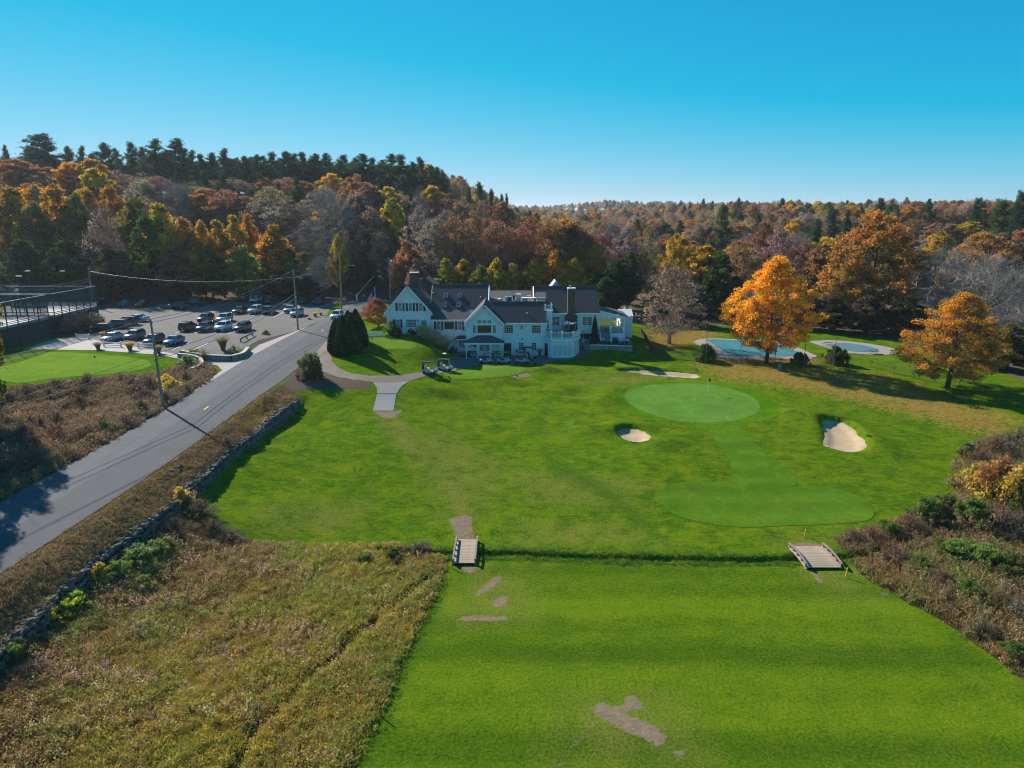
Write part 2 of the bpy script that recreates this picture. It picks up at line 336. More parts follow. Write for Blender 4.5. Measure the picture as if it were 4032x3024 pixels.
def ground_material():
    m, t, b = blank('ground', 1.0, .0); c = t.coord()
    za = t.attr('za'); zb = t.attr('zb')
    big = t.noise(c, .06, 4, .6); mid = t.noise(c, .45, 5, .65, .6); fine = t.noise(c, 5.0, 4, .7); blade = t.noise(c, 17.0, 3, .7)
    sp = t.new('ShaderNodeSeparateXYZ'); t.l.new(c, sp.inputs[0])
    g = t.mix(t.rng(big, .35, .65), (.046, .146, .0015), (.094, .194, .0020))
    g = t.mix(t.math('MULTIPLY', t.rng(mid, .5, .66), .8), g, (.185, .235, .0040))
    g = t.mix(t.math('MULTIPLY', t.rng(mid, .5, .34), .75), g, (.020, .088, .0020))
    mpb = t.new('ShaderNodeMapping'); mpb.inputs['Scale'].default_value = (.45, .95, 1); t.l.new(c, mpb.inputs[0]); blot = t.noise(mpb.outputs[0], 1.1, 6, .72, .9)
    g = t.mix(t.math('MULTIPLY', t.rng(blot, .50, .64), .75), g, (.165, .220, .0045))
    g = t.mix(t.math('MULTIPLY', t.rng(blot, .48, .36), .80), g, (.018, .074, .0025))
    # mown bands
    wob = t.math('MULTIPLY', t.math('SUBTRACT', big, .5), 2.2)
    st = t.math('SINE', t.math('MULTIPLY', t.math('ADD', sp.outputs[1], wob), 1.55))
    st2 = t.math('SINE', t.math('MULTIPLY', t.math('ADD', t.math('ADD', sp.outputs[1], t.math('MULTIPLY', sp.outputs[0], .06)), wob), .62))
    bands = t.rng(t.math('ADD', t.math('MULTIPLY', st, .6), st2), -1.2, 1.2)
    g = t.mix(t.math('MULTIPLY', zb[0], t.math('MULTIPLY', bands, .75)), g, (.026, .092, .002))
    g = t.mix(t.math('MULTIPLY', zb[0], t.math('MULTIPLY', t.math('SUBTRACT', 1.0, bands), .6)), g, (.145, .235, .006))
    # worn, yellowed turf
    wn = t.math('MULTIPLY', zb[1], t.rng(t.math('ADD', mid, t.math('MULTIPLY', fine, .5)), .48, .86))
    g = t.mix(t.math('MULTIPLY', wn, .75), g, (.235, .195, .055))
    g = t.mix(t.math('MULTIPLY', zb[2], .7), g, (.024, .105, .006))
    # blade-scale tone
    g = t.mix(t.rng(t.math('ADD', t.math('MULTIPLY', fine, .6), t.math('MULTIPLY', blade, .4)), .40, .60, .0, 1.0), t.mix(.50, g, (.020, .046, .003)), t.mix(.30, g, (.21, .255, .03)))
    def layer(col, mask, tint, amp, lo, hi, nz):
        f = t.rng(t.math('ADD', mask, t.math('MULTIPLY', t.math('SUBTRACT', nz, .5), amp)), lo, hi); return t.mix(f, col, tint)
    soil = t.mix(fine, (.050, .040, .018), (.085, .070, .026))
    g = layer(g, za[0], soil, .9, .42, .58, mid)
    dry = t.mix(t.rng(mid, .35, .65), (.13, .085, .040), (.25, .165, .070))
    g = layer(g, zb[3], dry, .9, .40, .60, t.noise(c, 1.3, 4, .7))
    mul = t.mix(fine, (.085, .062, .050), (.17, .125, .095))
    g = layer(g, za[3], mul, .5, .42, .58, mid)
    # fallen leaves
    lv = t.new('ShaderNodeTexVoronoi'); lv.inputs['Scale'].default_value = 3.4; t.l.new(c, lv.inputs['Vector'])
    lsep = t.new('ShaderNodeSeparateColor'); t.l.new(lv.outputs['Color'], lsep.inputs[0])
    lcol = t.mix(lsep.outputs[0], (.24, .105, .030), (.34, .20, .065))
    lf = t.rng(t.math('ADD', t.math('ADD', za[2], t.math('MULTIPLY', t.math('SUBTRACT', t.noise(c, .8, 4, .7), .5), .9)), t.math('MULTIPLY', t.math('SUBTRACT', lsep.outputs[1], .5), .75)), .45, .60)
    g = t.mix(t.math('MULTIPLY', lf, .72), g, lcol)
    # bare earth
    dirt = t.mix(t.rng(t.noise(c, 2.2, 5, .7), .3, .7), (.165, .125, .080), (.270, .210, .138))
    g = layer(g, za[1], dirt, 1.9, .42, .60, t.math('ADD', t.math('MULTIPLY', t.noise(c, .9, 6, .85, 1.5), .8), t.math('MULTIPLY', fine, .2)))
    b_ = t.bump(t.math('ADD', t.math('MULTIPLY', mid, .5), t.math('ADD', t.math('MULTIPLY', fine, .5), t.math('MULTIPLY', blade, .3))), .75, .3)
    t.l.new(g, b.inputs['Base Color']); t.l.new(b_, b.inputs['Normal'])
    return m
def axis(breaks):
    out = []
    for a, b, s in breaks: out += list(np.arange(a, b, s))
    return np.array(out)
gx = axis([(-4000,-600,200),(-600,-200,25),(-200,-80,4),(-80,-20,.8),(-20,38,.5),(38,80,.8),(80,200,4),(200,600,25),(600,4001,200)])
gy = axis([(-60,20,8),(20,52,.5),(52,59,.2),(59,128,.5),(128,176,1.0),(176,240,3),(240,420,8),(420,1000,30),(1000,2600,90),(2600,5201,260)])
GX, GY = np.meshgrid(gx, gy); GZ = h(GX, GY)
nx, ny = len(gx), len(gy)
V = np.c_[GX.ravel(), GY.ravel(), GZ.ravel()]
idx = np.arange(nx * ny).reshape(ny, nx)
F = np.stack([idx[:-1, :-1], idx[:-1, 1:], idx[1:, 1:], idx[1:, :-1]], -1).reshape(-1, 4)
vx, vy = V[:, 0], V[:, 1]
def pat(pts):  # outline traced on the terrain
    return [tuple(at(u, v)[:2]) for u, v in pts]
Z_MARSH = pat([(0,1400),(200,1222),(330,1135),(400,1085),(440,1105),(470,1135),(500,1155),(560,1172),(700,1178),(850,1176),(935,1186),(968,1205),(960,1240),(928,1310),(878,1400),(828,1530),(760,1659)]) + [(-9.3,28),(-11,8),(-45,8),(-40,30)]
Z_THICKET = pat([(1805,1165),(1840,1148),(1930,1128),(1990,1098),(2070,1070),(2058,1005),(2095,958),(2160,940)]) + [(68,82),(72,60),(60,30),(36,24)] + pat([(2212,1470),(2130,1405),(2040,1345),(1950,1295),(1862,1243)])
Z_SCRUB = pat([(0,842),(130,826),(340,808),(415,780),(450,785),(470,800),(452,824),(402,856),(354,886),(247,949),(128,1015),(54,1053)]) + [(-45,45),(-75,45),(-95,75),(-90,105)]
Z_VERGE = pat([(606,832),(640,850)]) + [(x, y) for x, y in WALL[::-1]] + [(-31,24),(-36,24),(-37.5,40)] + pat([(0,1241),(128,1158),(214,1101),(342,1015),(417,961),(476,917),(559,857)])
Z_LITTER = pat([(1500,786),(1580,782),(1760,792),(1900,806),(2020,846),(2212,905),(2212,960),(2100,935),(1900,880),(1760,850),(1660,832),(1560,824)])
Z_LITTER2 = pat([(1390,715),(1500,706),(1560,722),(1490,750),(1440,760),(1395,735)])
Z_LITTER3 = pat([(1520,770),(1640,765),(1780,772),(1760,790),(1560,785)])
Z_FOREST = [(-260,154),(-87,154),(-84,172),(-75,178),(-52,181),(-41,183),(-26,170),(-22,158),(10,156),(26,158)] + pat([(1395,702),(1500,700),(1600,704),(1780,713),(1900,728),(1985,752),(2100,786),(2212,822)]) + [(95,100),(160,95),(500,150),(1500,600),(3000,5000),(-3000,5000),(-3000,150),(-400,150)]
Z_MULCH = pat([(655,775),(700,790),(730,815),(800,828),(800,840),(740,842),(690,840),(625,845),(606,832),(625,810)])
Z_MULCH2 = pat([(500,752),(560,728),(640,694),(690,678),(700,690),(660,708),(640,716),(560,745),(530,760)])
Z_DIRT = [pat([(1340,1528),(1356,1504),(1378,1496),(1370,1514),(1408,1520),(1390,1530),(1356,1538)]), pat([(1395,1490),(1412,1484),(1405,1494)]), pat([(1900,1280),(1925,1276),(1918,1290)]), pat([(1272,1528),(1300,1516),(1335,1528),(1360,1548),(1400,1562),(1442,1592),(1424,1614),(1380,1592),(1340,1574),(1300,1552)]),
          pat([(1450,1620),(1478,1618),(1490,1632),(1470,1640)]),
          pat([(1268,1570),(1280,1565),(1235,1620),(1210,1655),(1205,1650)]),
          pat([(975,1332),(1040,1328),(1105,1333),(1080,1342),(1000,1341)]),
          pat([(1060,1250),(1088,1243),(1060,1275),(1020,1288),(1040,1270)]), pat([(1060,1300),(1100,1280),(1095,1305),(1070,1315)]),
          pat([(968,1120),(1000,1112),(1022,1118),(1020,1140),(1026,1170),(985,1172),(980,1140)]),
          pat([(990,1225),(1028,1224),(1022,1240),(1002,1236)]),
          pat([(1708,1180),(1722,1172),(1765,1173),(1785,1184),(1770,1188),(1715,1188)]), pat([(1748,1233),(1765,1235),(1782,1258),(1772,1260)]), pat([(1790,1235),(1805,1236),(1812,1252)]),
          pat([(805,888),(850,888),(870,884),(855,902),(835,905),(818,898)]),
          pat([(1105,813),(1140,805),(1150,812),(1120,818)])]
Z_MOW = pat([(975,1240),(1100,1222),(1400,1225),(1720,1236),(1850,1250),(1950,1300),(2120,1410),(2212,1480)]) + [(32,22),(-6,22)] + pat([(790,1630),(860,1480),(920,1330)])
Z_WORN = [pat([(812,903),(862,900),(905,945),(965,1000),(1030,1085),(1028,1120),(972,1120),(945,1050),(905,1000),(850,955)]), pat([(880,960),(960,930),(1100,1000),(1040,1120),(960,1130)]), pat([(1000,1225),(1130,1235),(1150,1340),(980,1350)]), pat([(1230,1500),(1440,1500),(1520,1640),(1200,1650)]),
          pat([(1120,1130),(1380,1140),(1420,1175),(1100,1175)]), pat([(1680,1160),(1800,1160),(1900,1300),(1740,1260)]), pat([(560,1090),(800,1080),(760,1150),(560,1150)]), pat([(1090,1010),(1400,1040),(1380,1100),(1150,1090)]),
          pat([(1220,800),(1500,815),(1400,830),(1250,830)])]
Z_LUSH = [pat([(900,1340),(870,1440),(800,1600),(750,1659),(790,1659),(850,1500),(905,1380),(945,1290)]), pat([(1180,980),(1300,1040),(1420,1140),(1400,1150),(1290,1070),(1180,1010)])]
def soft(poly, a):
    xs = [p[0] for p in poly]; ys = [p[1] for p in poly]; out = np.zeros(len(vx))
    k = (vx > min(xs)-a-1) & (vx < max(xs)+a+1) & (vy > min(ys)-a-1) & (vy < max(ys)+a+1)
    out[k] = sstep(-a, a, sdist(vx[k], vy[k], poly)); return out
near = (np.abs(vx) < 260) & (vy < 400)
z_marsh = np.maximum.reduce([soft(Z_MARSH, .5), soft(Z_THICKET, .8), soft(Z_SCRUB, .6)])
z_dirt = np.maximum.reduce([soft(p, .5) for p in Z_DIRT])
z_lit = np.maximum.reduce([soft(Z_LITTER, 5.0) * .78, soft(Z_LITTER2, 3) * .9, soft(Z_LITTER3, 1.5) * .9])
z_for = soft(Z_FOREST, 2.5)
z_mul = np.maximum.reduce([soft(Z_MULCH, .6), soft(Z_MULCH2, .5), z_for])
z_worn = np.maximum(soft(Z_WORN[0], 1.8), .72 * np.maximum.reduce([soft(p, 2.5) for p in Z_WORN[1:]]))
z_lush = np.maximum.reduce([soft(p, .8) for p in Z_LUSH])
za = np.c_[z_marsh, z_dirt, z_lit, z_mul]; zb = np.c_[soft(Z_MOW, 1.0), z_worn, z_lush, soft(Z_VERGE, .4)]
M_GROUND = ground_material()
ground = link('ground', fast_mesh('ground', V, F, M_GROUND, {'za': za, 'zb': zb}, smooth=True)); tag(ground, kind='structure')
# ------------------------------------------------------------------ sheets laid on the ground
def smooth_ring(pts, sub=4):
    n = len(pts); out = []
    for i in range(n):
        p0, p1, p2, p3 = [np.array(pts[(i + k) % n][:2], float) for k in (-1, 0, 1, 2)]
        for j in range(sub):
            t = j / sub
            out.append(tuple(.5 * ((2*p1) + (-p0+p2)*t + (2*p0-5*p1+4*p2-p3)*t*t + (-p0+3*p1-3*p2+p3)*t**3)))
    return out
def resample(pts, step):
    out = []
    for a, b in zip(pts, pts[1:] + pts[:1]):
        L = math.hypot(b[0]-a[0], b[1]-a[1]); k = max(1, int(L / step))
        out += [(a[0]+(b[0]-a[0])*j/k, a[1]+(b[1]-a[1])*j/k) for j in range(k)]
    return out
def sheet(name, pts, mat, off=.03, res=.5, smooth=True, zfun=None, skirt=0.0):
    ring = resample(smooth_ring(pts) if smooth else [tuple(p[:2]) for p in pts], res)
    xs = [p[0] for p in ring]; ys = [p[1] for p in ring]
    ax, ay = np.meshgrid(np.arange(min(xs), max(xs), res), np.arange(min(ys), max(ys), res))
    ax, ay = ax.ravel(), ay.ravel(); k = sdist(ax, ay, ring) > res * .45
    vs = [Vector(p) for p in ring] + [Vector(p) for p in zip(ax[k], ay[k])]
    n = len(ring)
    o = delaunay_2d_cdt(vs, [(i, (i+1) % n) for i in range(n)], [], 1, 1e-5)
    P2 = np.array([tuple(v) for v in o[0]]); z = (h(P2[:, 0], P2[:, 1]) if zfun is None else zfun(P2[:, 0], P2[:, 1])) + off
    fs = [f for f in o[2] if len(f) == 3]
    me = bpy.data.meshes.new(name); me.from_pydata([tuple(q) for q in np.c_[P2, z]], [], fs)
    me.materials.append(mat)
    bm = bmesh.new(); bm.from_mesh(me)
    for f in bm.faces:
        if f.normal.z < 0: f.normal_flip()
        f.smooth = True
    bm.to_mesh(me); bm.free(); me.update()
    return tag(link(name, me), kind='structure')
def turf(name, c1, c2, c3, bandscale=0.0, ang=0.0):
    m, t, b = blank(name, 1.0, .0); c = t.coord()
    mid = t.noise(c, .35, 5, .6, .5); fine = t.noise(c, 7, 3, .7)
    g = t.mix(t.rng(mid, .36, .64), tuple(x * .85 for x in c1), c2); g = t.mix(t.rng(t.noise(c, .12, 3), .5, .7, 0, .6), g, c3)
    if bandscale:
        mp = t.new('ShaderNodeMapping'); mp.inputs['Rotation'].default_value = (0, 0, ang); t.l.new(c, mp.inputs[0])
        s = t.new('ShaderNodeSeparateXYZ'); t.l.new(mp.outputs[0], s.inputs[0])
        st = t.rng(t.math('SINE', t.math('MULTIPLY', t.math('ADD', s.outputs[1], t.math('MULTIPLY', mid, .8)), bandscale)), -1, 1)
        g = t.mix(t.math('MULTIPLY', st, .16), g, tuple(x * 1.7 for x in c3))
    g = t.mix(t.rng(t.noise(c, 1.6, 5, .7, .6), .42, .62, .35, 0), g, tuple(x * .62 for x in c1))
    g = t.mix(t.rng(fine, .3, .7, 0, .4), g, tuple(x * .6 for x in c1))
    t.l.new(g, b.inputs['Base Color']); t.l.new(t.bump(fine, .25, .05), b.inputs['Normal']); return m
T_GREEN = turf('putting_turf', (.096, .215, .030), (.124, .248, .036), (.150, .265, .042))
T_COLLAR = turf('collar_turf', (.058, .158, .004), (.092, .195, .005), (.115, .210, .007))
T_APPROACH = turf('approach_turf', (.066, .155, .010), (.094, .182, .012), (.122, .198, .014), 1.6)
T_TEE = turf('tee_turf', (.100, .200, .018), (.135, .230, .020), (.160, .245, .024))
T_PRACTICE = turf('practice_turf', (.135, .245, .025), (.170, .270, .027), (.190, .280, .030))
sheet('green_collar', pat([(1326,860),(1345,838),(1390,826),(1450,821),(1520,823),(1590,832),(1650,850),(1683,875),(1685,893),(1660,905),(1610,918),(1605,932),(1660,985),(1725,1046),(1590,1042),(1578,1000),(1545,950),(1510,925),(1460,912),(1400,905),(1350,888)]), T_APPROACH, .022, .5)
sheet('green_fringe', pat([(1330,860),(1350,841),(1400,829),(1470,825),(1540,829),(1600,838),(1650,853),(1678,874),(1676,890),(1650,902),(1600,913),(1520,918),(1450,909),(1390,900),(1350,884)]), T_COLLAR, .03, .5)
sheet('putting_green', pat([(1350,850),(1380,837),(1430,830),(1500,829),(1570,838),(1620,855),(1640,873),(1637,890),(1600,906),(1550,913),(1490,912),(1430,902),(1385,887),(1357,870)]), T_GREEN, .04, .5)
sheet('approach_fairway', pat([(1412,1072),(1440,1052),(1500,1041),(1600,1043),(1720,1050),(1810,1056),(1865,1078),(1886,1100),(1880,1122),(1820,1131),(1700,1136),(1600,1139),(1520,1130),(1450,1108)]), T_APPROACH, .032, .5)
sheet('tee', pat([(960,806),(998,796),(1043,790),(1090,790),(1132,794),(1134,802),(1098,813),(1050,818),(1020,820),(975,818)]), T_TEE, .04, .5)
sheet('upper_tee', pat([(800,730),(850,731),(898,738),(895,753),(850,754),(815,753)]), T_TEE, .04, .5)
sheet('practice_fringe', pat([(0,756),(110,754),(220,759),(312,768),(352,780),(358,790),(335,802),(250,815),(120,826),(0,832)]) + [(-104,112),(-106,130)], T_COLLAR, .03, .6)
sheet('practice_green', pat([(0,765),(110,761),(220,766),(300,775),(325,783),(318,795),(250,807),(120,817),(0,824)]) + [(-98,114),(-100,127)], T_PRACTICE, .055, .6)
M_SAND = pmat('sand', (.39, .285, .168), .95, .1, .8, .5, 6)
def shrink(poly, d):
    cx = np.mean([p[0] for p in poly]); cy = np.mean([p[1] for p in poly]); out = []
    for x, y in poly:
        L = math.hypot(x-cx, y-cy); out.append((cx+(x-cx)*(1-d/L), cy+(y-cy)*(1-d/L)))
    return out
for bk, dp in ((B_LONG, .4), (B_LEFT, .5), (B_RIGHT, .45)):
    sheet('bunker_sand', bk, M_SAND, 0.0, .3, zfun=lambda x, y, bk=bk, dp=dp: h(x, y, False) - dp*.25 - dp*.75*sstep(0, 1.3, sdist(x, y, bk)))
# asphalt and paving
def asphalt(name, a, b_, crack=0.0, streak=True):
    m, t, b = blank(name, .9, .12); c = t.coord()
    mp = t.new('ShaderNodeMapping'); mp.inputs['Scale'].default_value = (1, .06, 1) if streak else (1, 1, 1); t.l.new(c, mp.inputs[0])
    g = t.mix(t.rng(t.noise(mp.outputs[0], .9, 4, .6), .3, .7), a, b_)
    g = t.mix(t.rng(t.noise(c, .2, 5, .65), .45, .7, 0, .5), g, tuple(x * 1.25 for x in b_))
    g = t.mix(t.rng(t.noise(c, 18, 3, .8), .35, .65, 0, .35), g, tuple(x * .7 for x in a))
    vo = t.new('ShaderNodeTexVoronoi', feature='DISTANCE_TO_EDGE'); vo.inputs['Scale'].default_value = .16
    wv = t.new('ShaderNodeVectorMath', operation='ADD'); t.l.new(c, wv.inputs[0])
    nzv = t.new('ShaderNodeTexNoise'); nzv.inputs['Scale'].default_value = .8; t.l.new(c, nzv.inputs['Vector']); t.l.new(nzv.outputs[1], wv.inputs[1]); t.l.new(wv.outputs[0], vo.inputs['Vector'])
    if name == 'road_asphalt':
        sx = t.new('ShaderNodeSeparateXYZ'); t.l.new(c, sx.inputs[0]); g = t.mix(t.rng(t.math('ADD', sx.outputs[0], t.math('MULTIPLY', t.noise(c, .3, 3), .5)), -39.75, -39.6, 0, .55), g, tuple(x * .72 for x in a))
    if crack: g = t.mix(t.rng(vo.outputs[0], .012, .0, 0, crack), g, tuple(x * .45 for x in a))
    t.l.new(g, b.inputs['Base Color']); t.l.new(t.bump(t.noise(c, 30, 2), .2, .02), b.inputs['Normal']); return m
M_ROAD = asphalt('road_asphalt', (.092, .095, .105), (.120, .123, .134), .35)
M_LOT = asphalt('lot_asphalt', (.115, .110, .105), (.150, .142, .135), .5, False)
M_WALK = pmat('walk_concrete', (.26, .24, .225), .85, .12, 1.2, .3, 12)
M_PATH = asphalt('path_asphalt', (.150, .125, .105), (.20, .165, .138), .3, False)
M_WHITE = pmat('white_paint_line', (.78, .78, .76), .7, .12, 6)
M_YELLOW = pmat('yellow_paint_line', (.75, .42, .05), .7, .15, 6)
road_l = [at(u, v) for u, v in [(54,1054),(128,1016),(247,949.5),(354,887),(402,857),(455,824),(545,768),(614,731.5),(671,705),(714,681)]]
road_r = [at(u, v) for u, v in [(0,1241),(128,1158),(214,1101),(342,1015),(417,961),(476,917),(559,857),(603,827.5),(647,792.6),(688,755.5),(712,729)]]
RL = [(-44.6, 10), (-44.4, 40)] + [tuple(p[:2]) for p in road_l] + [(-42, 185), (-36, 200), (-28, 215)]
RR = [(-35.2, 10)] + [tuple(p[:2]) for p in road_r] + [(-36, 160), (-33.5, 180), (-28, 192), (-20, 207)]
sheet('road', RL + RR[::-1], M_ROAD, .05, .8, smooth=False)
sheet('parking_lot', pat([(150,735),(196,695),(212,668),(270,661),(420,661),(560,648),(700,650),(735,657)]) + [(-43.5,185),(-44.5,175)] + pat([(700,690),(662,706),(641,714),(560,735),(530,752),(480,773),(390,765),(330,757),(240,750)]), M_LOT, .035, 1.0, smooth=False)
sheet('roadside_pavement', pat([(385,775),(440,779),(500,776),(530,768),(560,745),(640,715),(670,704)]) + [tuple(p[:2]) for p in road_l[7:3:-1]] + pat([(480,800),(470,790),(440,785),(400,782)]), M_WALK, .045, .8, smooth=False)
sheet('lot_walk', pat([(49,755),(85,742),(119,732),(170,727),(215,737),(300,751),(385,766),(430,772),(436,780),(385,775),(329,766),(208,757),(104,755)]), M_WALK, .05, .6, smooth=False)
path_up = pat([(719,768),(716,780),(732,796),(760,807),(797,812),(853,812),(887,807),(909,804),(949,797),(976,784),(983,775)])
path_lo = pat([(692,801),(730,815),(764,821),(806,826),(815,838),(886,823),(918,813),(954,806),(998,795.5),(1036,789),(1100,788),(1177,787)])
sheet('cart_path', [tuple(road_r[-3][:2]), tuple(road_r[-2][:2]), tuple(road_r[-1][:2])] + path_up + [(-11.8,129.6),(-8,129.6),(-8,126.0),(5.6,126.3),(5.6,125.6),(7,123.9),(10.7,123.9),(12.2,126.4),(12.4,131)] + pat([(1268,744),(1280,764),(1250,774),(1205,779)]) + path_lo[::-1], M_PATH, .04, .6, smooth=False)
def brick_pavers(name):
    m, t, b = blank(name, .85, .2); c = t.coord()
    br = t.new('ShaderNodeTexBrick'); br.inputs['Scale'].default_value = 3.2; br.inputs['Mortar Size'].default_value = .012
    br.inputs['Color1'].default_value = (.27, .255, .24, 1); br.inputs['Color2'].default_value = (.21, .20, .19, 1); br.inputs['Mortar'].default_value = (.16, .15, .14, 1)
    t.l.new(c, br.inputs['Vector']); g = t.mix(t.rng(t.noise(c, .9, 4), .3, .7, 0, .35), br.outputs[0], (.22, .20, .18)); t.l.new(g, b.inputs['Base Color']); return m
sheet('paver_strip', pat([(806,827),(848,828),(884,824),(866,837),(857,851),(815,851),(814,838)]), brick_pavers('grey_pavers'), .065, .4, smooth=False)
sheet('gravel_strip', pat([(814.5,852),(856,852),(850,888),(805,888)]), pmat('gravel_grey', (.19, .187, .195), .95, .3, 9, .8, 14), .05, .4, smooth=False)
# painted lines in the lot
def stripe(name, a, b, wd, mat, off=.055):
    a = Vector(a[:2]); b = Vector(b[:2]); d = (b-a).normalized(); nn = Vector((-d.y, d.x)) * wd / 2
    k = max(2, int((b-a).length)); vs = []; fs = []
    for i in range(k+1):
        p = a.lerp(b, i/k)
        for s_ in (-1, 1): q = p + nn*s_; vs.append((q.x, q.y, hz(q.x, q.y) + off))
    fs = [(2*i, 2*i+1, 2*i+3, 2*i+2) for i in range(k)]
    me = bpy.data.meshes.new(name); me.from_pydata(vs, [], fs); me.materials.append(mat); return tag(link(name, me), kind='structure')
def z4(zx, zy): return (274.3 + zx * .14881, 548.6 + zy * .14881)   # car park close-up -> photo grid
for a, b in [((935,1405),(1170,1303)),((660,1395),(905,1293)),((692,1155),(770,1130)),((935,1160),(1010,1138)),((1460,1172),(1560,1130)),((1810,905),(1870,875)),((2130,915),(2212,880)),((330,955),(350,945))]:
    stripe('parking_line', at(*z4(*a)), at(*z4(*b)), .12, M_WHITE)
def z5(zx, zy): return (548.6 + zx * .21819, 493.7 + zy * .21819)
for a, b in [((195,875),(300,830)),((555,775),(590,758)),((670,780),(750,748))]:
    stripe('parking_line', at(*z5(*a)), at(*z5(*b)), .12, M_WHITE)
for (u, v) in [(445.5, 882.5), (696.5, 715)]:
    p = at(u, v); stripe('road_marking', (p.x, p.y-.7), (p.x, p.y+.7), .16, M_YELLOW, .065)
# ------------------------------------------------------------------ clubhouse
def siding(name, col):
    m, t, b = blank(name, .55, .35); c = t.coord()
    s = t.new('ShaderNodeSeparateXYZ'); t.l.new(c, s.inputs[0])
    fr = t.math('FRACT', t.math('MULTIPLY', s.outputs[2], 7.5))
    g = t.mix(t.rng(t.noise(c, .7, 4), .3, .7, 0, .5), col, tuple(x * .9 for x in col))
    g = t.mix(t.rng(fr, .12, .0, 0, .35), g, tuple(x * .55 for x in col))
    t.l.new(g, b.inputs['Base Color']); t.l.new(t.bump(fr, .5, .03), b.inputs['Normal']); return m
def shingles(name, c1, c2, c3):
    m, t, b = blank(name, .9, .2); c = t.coord()
    s = t.new('ShaderNodeSeparateXYZ'); t.l.new(c, s.inputs[0])
    xy = t.new('ShaderNodeCombineXYZ'); t.l.new(t.math('ADD', s.outputs[0], t.math('MULTIPLY', s.outputs[1], .35)), xy.inputs[0]); t.l.new(t.math('MULTIPLY', s.outputs[2], 1.45), xy.inputs[1])
    br = t.new('ShaderNodeTexBrick'); br.inputs['Scale'].default_value = 1.0; br.inputs['Brick Width'].default_value = .33; br.inputs['Row Height'].default_value = .20; br.inputs['Mortar Size'].default_value = .014
    br.inputs['Color1'].default_value = (*c1, 1); br.inputs['Color2'].default_value = (*c2, 1); br.inputs['Mortar'].default_value = (*[x * .45 for x in c1], 1); t.l.new(xy.outputs[0], br.inputs['Vector'])
    g = t.mix(t.rng(t.noise(c, .5, 4, .6), .35, .65, 0, .6), br.outputs[0], c3)
    t.l.new(g, b.inputs['Base Color']); t.l.new(t.bump(br.outputs[1], -.4, .03), b.inputs['Normal']); return m
M_SIDE = siding('white_clapboard', (.86, .86, .85)); M_TRIM = pmat('white_trim', (.86, .86, .86), .45, .04, 2)
M_ROOF = shingles('roof_shingle', (.072, .071, .074), (.050, .055, .066), (.088, .076, .066)); M_ROOF2 = shingles('roof_shingle_grey', (.115, .112, .112), (.088, .088, .09), (.10, .10, .105))
M_GLASS = pmat('window_glass', (.018, .024, .020), .04, .3, .4, spec=.8)
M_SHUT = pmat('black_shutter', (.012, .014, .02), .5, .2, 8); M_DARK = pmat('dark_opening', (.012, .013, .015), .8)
def brickmat(name, c1, c2, mo):
    m, t, b = blank(name, .9, .2); c = t.coord(); s = t.new('ShaderNodeSeparateXYZ'); t.l.new(c, s.inputs[0])
    xy = t.new('ShaderNodeCombineXYZ'); t.l.new(t.math('ADD', s.outputs[0], s.outputs[1]), xy.inputs[0]); t.l.new(s.outputs[2], xy.inputs[1])
    br = t.new('ShaderNodeTexBrick'); br.inputs['Scale'].default_value = 4.2; br.inputs['Mortar Size'].default_value = .02
    br.inputs['Color1'].default_value = (*c1, 1); br.inputs['Color2'].default_value = (*c2, 1); br.inputs['Mortar'].default_value = (*mo, 1); t.l.new(xy.outputs[0], br.inputs['Vector'])
    t.l.new(br.outputs[0], b.inputs['Base Color']); t.l.new(t.bump(br.outputs[1], -.3, .02), b.inputs['Normal']); return m
M_BRICK = brickmat('red_brick', (.17, .062, .045), (.12, .05, .04), (.20, .17, .15))
M_GREYM = pmat('grey_metal', (.42, .43, .44), .4, .1, 3, metal=.6); M_BLACKM = pmat('black_metal', (.02, .02, .022), .45); M_LEAD = pmat('lead_flashing', (.30, .31, .32), .5, .15, 3)
HL = Vector((-3, 127, 3.5))
club = empty('clubhouse', HL, label='white clapboard clubhouse with dark shingled gables, brick chimneys and an octagonal deck', cat='clubhouse')
TL = Matrix.Translation(-HL)
def hb(mb, name, mat=None, parent=None, smooth=False):
    mb.v = [tuple(TL @ Vector(v)) for v in mb.v]; return mb.build(name, mat, parent or club, smooth)
def Z1(zx, zy, y): return at_y(811.9 + zx * .13889, 559.6 + zy * .13889, y)
def Z2(zx, zy, y): return at_y(1086.2 + zx * .12897, 592.5 + zy * .12897, y)
def slab(p, th, mat=None, mb=None):
    p = [Vector(q) for q in p]; n = (p[1]-p[0]).cross(p[2]-p[0]).normalized()
    if n.z < 0: n = -n
    q = [a - n*th for a in p]; mb = mb or MB()
    return mb.add([*p, *q], [(0,1,2,3),(7,6,5,4),(0,4,5,1),(1,5,6,2),(2,6,7,3),(3,7,4,0)], mat)
def walls(name, mb): return hb(mb, name, M_SIDE)
# volumes
walls('wall', MB().prism([(-22.7,5.5),(-22.7,11.4),(-18.8,15.85),(-14.9,11.4),(-14.9,3.2)], 'y', 128.5, 140))
walls('wall', MB().prism([(129.5,3.2),(129.5,9.65),(132,11.0),(137.5,15.0),(145,9.7),(145,3.2)], 'x', -15.4, -4.6))
walls('wall', MB().prism([(-8.15,3.2),(-8.15,9.75),(-4.93,12.9),(-1.7,9.75),(-1.7,3.2)], 'y', 125.4, 137))
walls('wall', MB().prism([(126.2,3.2),(126.2,9.7),(130.15,12.6),(134,9.7),(134,3.2)], 'x', -1.72, 5.95))
walls('wall', MB().box((-4.58,131,3.2),(5,146,12.1)))
walls('wall', MB().prism([(131,4.8),(131,10.85),(136.55,14.75),(142.3,10.85),(142.3,4.8)], 'x', 4.3, 16.0))
walls('wall', MB().box((5.97,128.3,3.2),(7.25,131.2,11.25)))
